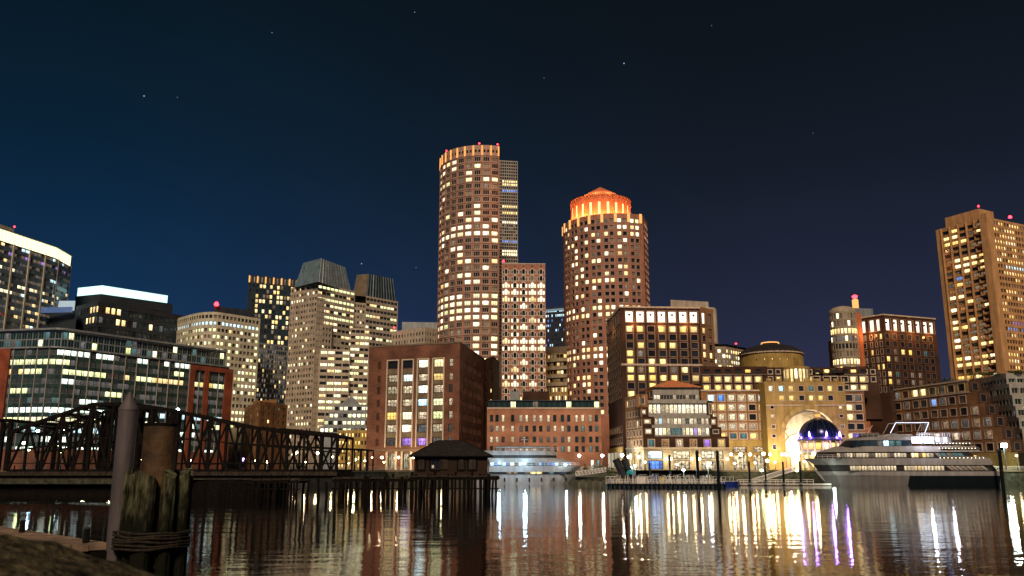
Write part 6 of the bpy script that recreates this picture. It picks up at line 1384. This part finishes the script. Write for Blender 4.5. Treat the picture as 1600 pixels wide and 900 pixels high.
a, d = Vector((ray(900, 743)[0]*262, 262, zof(900, 743.5, 262))), Vector((ray(947, 733)[0]*262, 262, zof(947, 737, 262))); truss_walk(t, a, d, 2.0, 1.2, 9)
t = thing('small_pier', 'small dark concrete pier under the white gangway near the left yacht', 'pier', (ray(925, 748)[0]*264, 264, 0))
xa_, xb_ = ray(900, 748)[0]*264, ray(955, 748)[0]*264; q = MB(); q.prism([(xa_, 263.5), (xb_, 263.5), (xb_, 271), (xa_, 271)], 1.6, 2.4); q.build('deck', 'quay_mat', t)
for k in range(5): xx = xa_+(xb_-xa_)*(k+.3)/5; q = MB(); q.box(xx, xx+.55, 264, 264.6, -1, 1.6); q.build('pillar', 'stone_dark', t)
for x, YY, lb in ((920, 306, 'leafy green shrub bed in front of the orange warehouse, left clump'), (934, 306, 'leafy green shrub bed in front of the orange warehouse, right clump'), (948, 300, 'shrub clump next to the stone foot of the dark brick tower')):
    c_ = pt(x, 730, YY); bush('quay_shrub', lb, (c_.x, c_.y, G-.8), 3.4, 2, 2.6, 500, 'leaf', 'quay shrubs', .4)
# blue boat
Yq = 256; xx0, xx1 = ray(1124, 750)[0]*Yq, ray(1157, 750)[0]*Yq; Mb = Matrix.Translation((xx1, Yq+1.2, 0)) @ Matrix.Rotation(PI, 4, 'Z'); ln = xx1-xx0
t = thing('blue_boat', 'small blue open boat with a pale cabin frame, right of the barge', 'boat', (xx1, Yq+1.2, 0)); layer(t, Mb, 'hull', 'boat_blue', .6, ln, 0, ln, 1.2, -.3, 1.25, .3, hwt=1.35); layer(t, Mb, 'gunwale', 'rail_white', -.02, ln, -.05, ln+.03, 1.38, 1.25, 1.33, .3)
q = MB(); q.prism([(xx0+.6, Yq+.2), (xx0+4.2, Yq+.2), (xx0+4.2, Yq+2.2), (xx0+.6, Yq+2.2)], 2.5, 2.65); q.build('cabin_roof', 'metal_grey', t)
for a in (.7, 1.9, 3.1, 4.1): q = MB(); q.bar((xx0+a, Yq+.25, 1.3), (xx0+a, Yq+.25, 2.5), .1); q.build('cabin_post', 'rail_white', t)

# ------------------------------------------------------------------ iron truss bridge
Yb = 150
def bp(px, py, dy=0): a = ray(px, py); return Vector((a[0]*Yb, Yb+dy, H+a[1]*Yb))
top = [(19, 675), (45, 665), (72, 656), (99, 647), (123, 639), (146, 632), (178, 631.5), (210, 632), (240, 636.5), (270, 641.5), (300, 648), (330, 654.5), (355, 660), (380, 665), (405, 669.5), (428, 671.5), (450, 672.5), (476, 675), (502, 677.5), (527, 680)]
t = thing('truss_bridge', 'black iron swing bridge with tall curved trusses stretching across the left half', 'bridge', (bp(270, 735).x, Yb, 0))
zdk = zof(270, 736, Yb)
def member(nm, a, d, w, mat='steel_rust'): q = MB(); q.bar(a, d, w); return q.build(nm, mat, t)
for dy in (0, 9, 15):
    sc_ = 1.0 if dy == 0 else 1.0
    P_ = [bp(x, y) + Vector((0, dy, 0)) for x, y in top]; Q_ = [Vector((v.x, v.y, zdk)) for v in P_]
    for k in range(len(P_)-1):
        member('top_chord', P_[k], P_[k+1], .62 if dy == 0 else .5)
        if dy < 15:
            a, d = (Q_[k], P_[k+1]) if (k % 2 == 0) else (P_[k], Q_[k+1]); member('diagonal', a, d, .34 if dy == 0 else .28)
            if 2 < k < 14: a, d = (P_[k], Q_[k+1]) if (k % 2 == 0) else (Q_[k], P_[k+1]); member('tie_rod', a, d, .13)
    member('bottom_chord', Q_[0], Q_[-1], .6)
    for k in range(len(P_)): member('post', P_[k], Q_[k], (.52 if k in (5, 7, 16, 14) else .36) if dy == 0 else .3)
    # mid rail
    member('mid_rail', Vector((P_[0].x, P_[0].y, zdk+1.3)), Vector((P_[-1].x, P_[-1].y, zdk+1.3)), .14)
    if dy < 15: member('mid_chord', Q_[7].lerp(P_[7], .55), Q_[19].lerp(P_[19], .52), .2); member('mid_chord', Q_[0].lerp(P_[0], .5), Q_[7].lerp(P_[7], .55), .3)
for k in range(len(top)):
    a = bp(*top[k]); member('cross_beam', a, a+Vector((0, 15, 0)), .3)
    if k < len(top)-1: c_ = bp(*top[k+1]); member('sway_brace', a, c_+Vector((0, 9, 0)), .16); member('sway_brace', a+Vector((0, 9, 0)), c_+Vector((0, 15, 0)), .16)
# two big king posts near the middle and the machinery hood
for x in (152, 204, 262): a = bp(x, 640); member('king_post', Vector((a.x, Yb+4, zdk)), Vector((a.x+.3, Yb+4, a.z)), 1.1)
# left neighbour span
Lp = [bp(-60, 648), bp(-30, 657), bp(18, 657)]
for k in range(2): member('top_chord', Lp[k], Lp[k+1], .6)
for v in Lp+[bp(6, 657)]: member('post', v, Vector((v.x, v.y, zdk)), .6)
member('diagonal', Lp[2], Vector((Lp[1].x, Yb, zdk)), .3); member('cross_beam', Lp[2], Lp[2]+Vector((0, 15, 0)), .5); member('post', Lp[2]+Vector((0, 15, 0)), Vector((Lp[2].x, Yb+15, zdk)), .5)
# lower far end
e0, e1 = bp(527, 697), bp(562, 701); 
for dy in (9, 15):
    o_ = Vector((0, dy, 0)); member('top_chord', bp(330, 690)+o_, e1+o_, .3)
    for x in (540, 551, 562): v = bp(x, 700)+o_; member('post', v, Vector((v.x, v.y, zdk)), .25)
x0_, x1_ = bp(-80, 735).x, bp(528, 735).x
q = MB(); q.prism([(x0_, Yb-.5), (x1_, Yb-.5), (x1_, Yb+16), (x0_, Yb+16)], zdk-1.25, zdk-.3); q.build('deck', 'wood_dark', t)
q = MB(); q.prism([(x0_, Yb-.9), (x1_, Yb-.9), (x1_, Yb-.5), (x0_, Yb-.5)], zdk-.75, zdk-.1); q.build('kerb_girder', 'wood_old', t)
for k in range(18): xx = x0_+(x1_-x0_)*k/17; q = MB(); q.bar((xx, Yb-1, zdk-.2), (xx, Yb-1, zdk+.9), .16); q.build('railing_post', 'steel_rust', t)
# bridge piers and fender piles in the water
q = MB(); q.prism([(bp(-60, 0).x*0-110, Yb+2), (bp(185, 740).x, Yb+2), (bp(185, 740).x, Yb+14), (-110, Yb+14)], -1, 1.8); q.build('pier_block', 'wood_dark', t)
q = MB(); c_ = bp(330, 740); q.lathe((c_.x+2, Yb+8, -1), [(9, 0), (9, 3.4), (8.6, 3.6), (.1, 3.6)], 28); q.build('pivot_pier', 'wood_dark', t)
# timber fender pier with piles, and the little tender house
def timber_pier(name, label, px0, px1, py, Y0, w, n, n2, long=False):
    t = thing(name, label, 'pier', (ray((px0+px1)/2, py)[0]*Y0, Y0, 0)); zz = zof((px0+px1)/2, py, Y0); xa, xb = ray(px0, py)[0]*Y0, ray(px1, py)[0]*Y0
    nn = max(2, int((xb-xa)/1.5))
    for k in range(nn):
        a = xa+(xb-xa)*k/nn; q = MB(); dz = random.uniform(-.06, .06); q.prism([(a+.05, Y0-.3+random.uniform(-.2, .2)), (a+(xb-xa)/nn-.05, Y0-.3+random.uniform(-.2, .2)), (a+(xb-xa)/nn-.05, Y0+w), (a+.05, Y0+w)], zz-.22+dz, zz+dz); q.build('deck_board', 'wood_old', t)
    q = MB(); q.bar((xa, Y0, zz-.5), (xb, Y0, zz-.5), .4); q.build('cap_beam', 'wood_dark', t); q = MB(); q.bar((xa, Y0+w-.3, zz-.5), (xb, Y0+w-.3, zz-.5), .4); q.build('cap_beam', 'wood_dark', t)
    q = MB(); q.bar((xa, Y0-.3, 1.3), (xb, Y0-.3, 1.3), .22); q.build('waler', 'wood_dark', t)
    for yy, m_ in ((Y0, n), (Y0+w-.4, n2)):
        for k in range(m_):
            xx = xa+(xb-xa)*(k+random.uniform(.2, .8))/m_; h_ = zz-.3+random.choice([0, 0, 0, .5, .9, -.3]); q = MB(); q.tube((xx+random.uniform(-.25, .25), yy-.3, -1), (xx, yy, h_), random.uniform(.15, .24), n=7); q.build('pile', 'wood_dark', t)
    return zz
timber_pier('timber_pier', 'ragged dark timber pier on many piles under the end of the iron bridge', 380, 470, 748, 141, 6, 12, 9)
timber_pier('timber_pier', 'long low timber pier on piles between the bridge end and the little dark house', 520, 640, 746, 146, 9, 17, 12)
zh = timber_pier('house_pier', 'dark timber platform on piles carrying the little dark house', 640, 779, 743, 146, 13, 22, 15)
lone = ['leftmost of the lone piles under the right part of the bridge', 'second lone pile under the right part of the bridge', 'lone pile in front of the ragged timber pier, its middle', 'lone pile near the right end of the ragged timber pier', 'lone pile just right of the ragged timber pier', 'tallest lone pile under the bridge end', 'last lone pile before the long low pier begins',
        'left of two close lone piles before the long low pier', 'right of two close lone piles before the long low pier', 'lone pile before the middle of the long low pier', 'lone pile next to the little dark house platform', 'lone pile just right of the pile cluster', 'short lone pile right of the pile cluster', 'lone pile left of the pivot pier middle', 'shortest lone pile in front of the pivot pier']
for k, (x, h_) in enumerate(((395, 1.6), (405, 2.2), (432, 2.6), (452, 2.0), (483, 2.8), (497, 3.0), (510, 2.4), (571, 3.4), (575, 3.2), (602, 3.3), (628, 3.3), (300, 2.4), (318, 1.8), (345, 2.0), (358, 1.5))):
    xx = ray(x, 750)[0]*139; t = thing('old_pile', lone[k], 'pile', (xx, 139, 0), 'lone piles before the timber piers'); q = MB(); q.tube((xx+random.uniform(-.3, .3), 139, -1), (xx, 139, h_), .24, .2, 8); q.build('shaft', 'wood_dark', t)
# tender house
Yh = 149; xa, xb = ray(647, 740)[0]*Yh, ray(762, 740)[0]*Yh; zev = zof(700, 713, Yh); t = thing('bridge_house', 'small derelict dark wooden house with hipped roof on the timber platform', 'house', ((xa+xb)/2, Yh, zh))
W_ = xb-xa; front = flat((xa, Yh), (xb, Yh))
bb_ = Bld.__new__(Bld); bb_.root = t; bb_.wins = []; bb_.walls = {}
brick('house_brick', (.035, .018, .012), (.025, .013, .009), (.02, .016, .012), 2.0)
bb_.facade(front, zh, zev, [(W_*a, W_*c_) for a, c_ in ((.05, .14), (.225, .345), (.60, .68), (.74, .84))], [(zh+1.0, zev-.35)], 'house_brick', [], st=ST['trim2'], fn=lambda i, j: 'dark', depth=.15, trim='wood_dark')
closed(bb_, front.p, zh, zev, 'house_brick', 8.5); bb_.finish()
for a, c_ in ((.055, .135), (.355, .46), (.61, .67), (.75, .83)): q = MB(); q.box(xa+W_*a, xa+W_*c_, Yh-.2, Yh-.1, zh+1.0, zev-.5); q.build('shutter', 'wood_old', t)
q = MB(); q.box(xa+W_*.24, xa+W_*.27, Yh-.14, Yh-.1, zh+1.2, zh+1.7); q.build('notice', 'rail_white', t)
q = MB(); q.prism([(xa-.3, Yh-.2), (xb+.3, Yh-.2), (xb+.3, Yh+8.6), (xa-.3, Yh+8.6)], zh-.05, zh+.12); q.build('plinth', 'wood_old', t)
ev = .75; r0 = [(xa-ev, Yh-ev), (xb+ev, Yh-ev), (xb+ev, Yh+8.5+ev), (xa-ev, Yh+8.5+ev)]; zr = zof(700, 688.5, Yh+3.5); ra_, rb_ = ray(680, 700)[0]*Yh, ray(722, 700)[0]*Yh
q = MB(); q.prism(r0, zev-.12, zev+.1); q.build('eaves', 'wood_dark', t)
rp = [(ra_, Yh+4.2, zr), (rb_, Yh+4.2, zr)]; q = MB(); e = [(x_, y_, zev+.1) for x_, y_ in r0]; q.face([e[0], e[1], rp[1], rp[0]]); q.face([e[1], e[2], rp[1]]); q.face([e[2], e[3], rp[0], rp[1]]); q.face([e[3], e[0], rp[0]]); q.build('roof', 'roof_dark', t)
for k in range(1, 9):   # shingle courses on the front slope
    s = k/9; a = Vector(e[0]).lerp(Vector(rp[0]), s); d = Vector(e[1]).lerp(Vector(rp[1]), s); q = MB(); q.bar(a+Vector((0, -.04, .03)), d+Vector((0, -.04, .03)), .07); q.build('shingle_course', 'roof_dark', t)
q = MB(); q.bar(rp[0], rp[1], .2); q.bar(e[0], rp[0], .14); q.bar(e[1], rp[1], .14); q.build('ridge_cap', 'wood_dark', t)
q = MB(); mx_ = ray(672, 700)[0]*Yh; q.prism([(mx_-1.2, Yh+2), (mx_+2, Yh+2), (mx_+2, Yh+6), (mx_-1.2, Yh+6)], zev+1.2, zr-.35, top=[(mx_-.2, Yh+3.6), (mx_+2, Yh+3.6), (mx_+2, Yh+4.6), (mx_-.2, Yh+4.6)]); q.build('roof_hump', 'roof_dark', t)
for s_, (a, d) in enumerate((((1, 2)), ((4, 5.5)))): q = MB(); q.box(xb+.02, xb+.1, Yh+a, Yh+d, zh+.3, zev-.5); q.build('side_panel', 'trim_light', t)

# street lights seen through the bridge
for x, y, YY, lb, kind in ((79, 642, 270, 'tall cool blue street light seen above the left of the bridge', 'c'), (157, 644, 270, 'tall cool blue street light just left of the steel pile', 'c'), (102, 671, 268, 'cool blue street light at mid height through the bridge', 'c'), (59, 673, 268, 'faint cool street light at the far left through the bridge', 'c'), (87, 686, 268, 'small cool street light low behind the bridge', 'c'),
        (93, 695, 264, 'upper of two small yellow green lamps behind the bridge', 'g'), (93.5, 706, 264, 'lower of two small yellow green lamps behind the bridge', 'g'), (45, 702, 264, 'yellow green lamp near the left end of the bridge', 'g'), (37, 692, 264, 'leftmost yellow green lamp behind the bridge', 'g'), (138, 709, 264, 'bright yellow green lamp left of the steel pile', 'g'), (178, 713, 264, 'yellow green lamp beside the steel pile', 'g'),
        (278, 640, 268, 'cool blue street light over the middle of the bridge', 'c'), (300, 720, 300, 'yellow lamp through the lattice right of the rusty pipe', 'm'), (463, 707, 305, 'warm lamp seen through the right end of the bridge', 'm'), (496, 708, 305, 'second warm lamp near the bridge end', 'm'), (555, 718, 312, 'bright yellow lamp at the very end of the bridge', 'g'), (418, 722, 300, 'small warm lamp under the lattice', 'm')):
    street_lamp(x, y, YY, lb, col={'c': 'lamp_cool', 'g': 'lamp_green', 'm': 'lamp_warm'}[kind], c={'c': (.5, .8, 1), 'g': (.9, 1, .4), 'm': (1, .75, .4)}[kind], e=1200, r=.5, grp='street lamps behind the iron bridge', light=kind != 'g' or x > 130)
p_ = P3(380, 718, 250); t = thing('violet_lamp', 'violet light glowing low behind the middle of the bridge', 'lamp', (p_.x, p_.y, .0)); q = MB(); q.tube((p_.x, p_.y, 0), p_, .1, n=6); q.build('post', 'metal_dark', t); q = MB(); q.lathe(p_, [(.02, -.5), (.9, 0), (.02, .5)], 10); q.build('lamp_head', 'lamp_violet', t); point(t, p_+Vector((0, -2, 0)), (.4, .2, 1), 1500, .3)

# ------------------------------------------------------------------ foreground: steel pile, dolphin, quay edge
p_ = P3(190, 760, 14.5); t = thing('steel_pile', 'tall grey steel pile with a pointed cap in the left foreground', 'pile', (p_.x, 14.5, 0))
Xp = p_.x; zc = zof(198, 642, 14.5); zt_ = zof(198, 612, 14.5); q = MB(); q.tube((Xp, 14.5, -1), (Xp, 14.5, zc), .152, n=28, cap=False); q.build('shaft', 'pipe_mat', t, smooth=True)
q = MB(); q.lathe((Xp, 14.5, zc), [(.152, 0), (.158, .01), (.15, .05), (.012, zt_-zc)], 28); q.build('cap', 'pipe_mat', t)
c_ = P3(240, 740, 14.3); t = thing('pile_cluster', 'cluster of mossy timber piles bound with rope around a rusty pipe', 'pile', (c_.x, 14.3, 0)); cx, cyy = c_.x, 14.5
q = MB(); zt_ = zof(240, 662, 14.4); q.tube((cx-.02, cyy, 2.5), (cx-.02, cyy, zt_), .262, n=32); q.build('rusty_pipe', 'pipe_rust', t, smooth=False)
q = MB(); q.lathe((cx-.02, cyy, zt_), [(.268, -.04), (.275, .0), (.25, .012), (.02, .012)], 32); q.build('pipe_rim', 'steel_rust', t)
pl = [(-.47, -.06, 739, .078), (-.30, -.24, 747, .072), (-.01, -.40, 742, .148), (.29, -.28, 740, .11), (.44, -.02, 738, .085), (-.38, .22, 737, .1), (-.1, .42, 737, .13), (.2, .42, 738, .12), (.38, .25, 738, .1)]
for k, (dx, dy, py, r_) in enumerate(pl):
    q = MB(); zz = zof(240, py, cyy+dy); n = 14; tl = random.uniform(-.02, .02); v0 = Vector((cx+dx, cyy+dy, 0)); i = len(q.v); rings = 16
    for j in range(rings+1):
        z_ = -1+(zz+1)*j/rings
        for a in range(n):
            th = 2*PI*a/n; rr = r_*(1+.07*math.sin(3*th+k*2)+.05*math.sin(7*th+k+j*.4))
            q.v.append((v0.x+rr*math.cos(th), v0.y+rr*math.sin(th), z_+(.07*math.cos(th+k*1.3) if j == rings else 0)))
    for j in range(rings):
        for a in range(n): q.f.append((j*n+a, j*n+(a+1) % n, (j+1)*n+(a+1) % n, (j+1)*n+a)); q.m.append(0)
    q.f.append(tuple(rings*n+a for a in range(n))); q.m.append(0); q.build('timber_pile', 'wood_pile', t)
for k in range(6):
    zz = zof(240, 834+5*k, 13.9); pts = []
    for a in range(41):
        th = 2*PI*a/40; pts.append(Vector((cx-.02+.56*math.cos(th)*(1+.03*math.sin(9*th)), cyy+.56*math.sin(th)*(1+.03*math.cos(7*th)), zz+.008*math.sin(5*th+k)+.012*math.sin(2*th+k*1.7))))
    q = MB()
    for a, d in zip(pts, pts[1:]): q.tube(a, d, .02, n=6, cap=False)
    q.build('rope_turn', 'rope_mat', t)
# quay apron of planks with two stubby posts
t = thing('plank_apron', 'narrow wooden plank apron along the near quay, bottom left', 'deck', (-8, 15, 3)); 
fa, fb = Vector((-12.5, 19.8)), Vector((-5.85, 13.0)); dirn = (fb-fa).normalized(); nrm_ = Vector((-dirn.y, dirn.x)); nrm_ = nrm_ if nrm_.y < 0 else -nrm_
for k in range(8):
    q = MB(); a0, a1 = .24*k, .24*k+.225; zz = 3.0+random.uniform(-.006, .006); q.prism([fa+nrm_*a0, fb+nrm_*a0, fb+nrm_*a1, fa+nrm_*a1], zz-.1, zz); q.build('plank', 'plank_mat', t)
q = MB(); q.prism([fa+nrm_*-.02, fb+nrm_*-.02, fb+nrm_*.2, fa+nrm_*.2], 2.6, 2.88); q.build('edge_beam', 'wood_dark', t)
q = MB(); q.prism([fa+nrm_*.2, fb+nrm_*.2, fb+nrm_*1.9, fa+nrm_*1.9], -1, 2.8); q.build('bulkhead', 'wood_dark', t)
for (x, y, lb) in ((34, 832, 'stubby post on the plank apron, left one'), (134, 848, 'stubby post on the plank apron, right one')):
    a = ray(x, y); Yp = (3.0-H)/a[1]; c_ = Vector((a[0]*Yp, Yp, 3.0)); s = thing('stub_post', lb, 'post', c_, 'stub posts on the apron'); q = MB(); q.tube(c_, c_+Vector((0, 0, .2)), .05, .045, 10); q.build('stump', 'wood_pile', s)
    q = MB(); q.lathe(c_+Vector((0, 0, .2)), [(.055, -.01), (.055, .012), (.01, .02)], 10); q.build('cap', 'metal_dark', s)
# granite block close to the camera
from mathutils import noise
q = MB(); nx_, ny_ = 110, 70; xs0, xs1, ys0, ys1 = -3.2, -.35, 1.0, 2.75
def gh(x, y):
    f = 3.825-.27*max(0, x+1.25)-.03*max(0, -(x+1.25))
    e = max(0, (y-2.35))*1.0+max(0, x+.75)**2*4.0
    d = .022*noise.noise((x*4, y*4, 0))+.012*noise.noise((x*12, y*12, 2))+.005*noise.noise((x*34, y*34, 5))
    return f-e*e*1.5+d
for j in range(ny_+1):
    for i in range(nx_+1):
        x, y = xs0+(xs1-xs0)*i/nx_, ys0+(ys1-ys0)*j/ny_; q.v.append((x, y, gh(x, y)))
for j in range(ny_):
    for i in range(nx_): a = j*(nx_+1)+i; q.f.append((a, a+1, a+nx_+2, a+nx_+1)); q.m.append(0)
bnd = [i for i in range(nx_+1)]+[j*(nx_+1)+nx_ for j in range(1, ny_+1)]+[ny_*(nx_+1)+i for i in range(nx_-1, -1, -1)]+[j*(nx_+1) for j in range(ny_-1, 0, -1)]
i0 = len(q.v); q.v += [(q.v[k][0], q.v[k][1], 3.0) for k in bnd]; nb = len(bnd)
for k in range(nb): q.f.append((bnd[(k+1) % nb], bnd[k], i0+k, i0+(k+1) % nb)); q.m.append(0)
o = q.build('granite_block', 'granite_near', None, base=(-1.8, 1.9, 3), smooth=True); o['label'] = 'rough granite coping block, blurred in the bottom left corner'; o['category'] = 'stone'
q = MB(); q.prism([(-14, -6), (.0, -6), (-.3, 1.2), (-3.5, 2.9), (-14, 12)], -1, 2.99); q.build('near_quay', 'quay_mat', None, base=(-4, 0, 0), kind='structure')
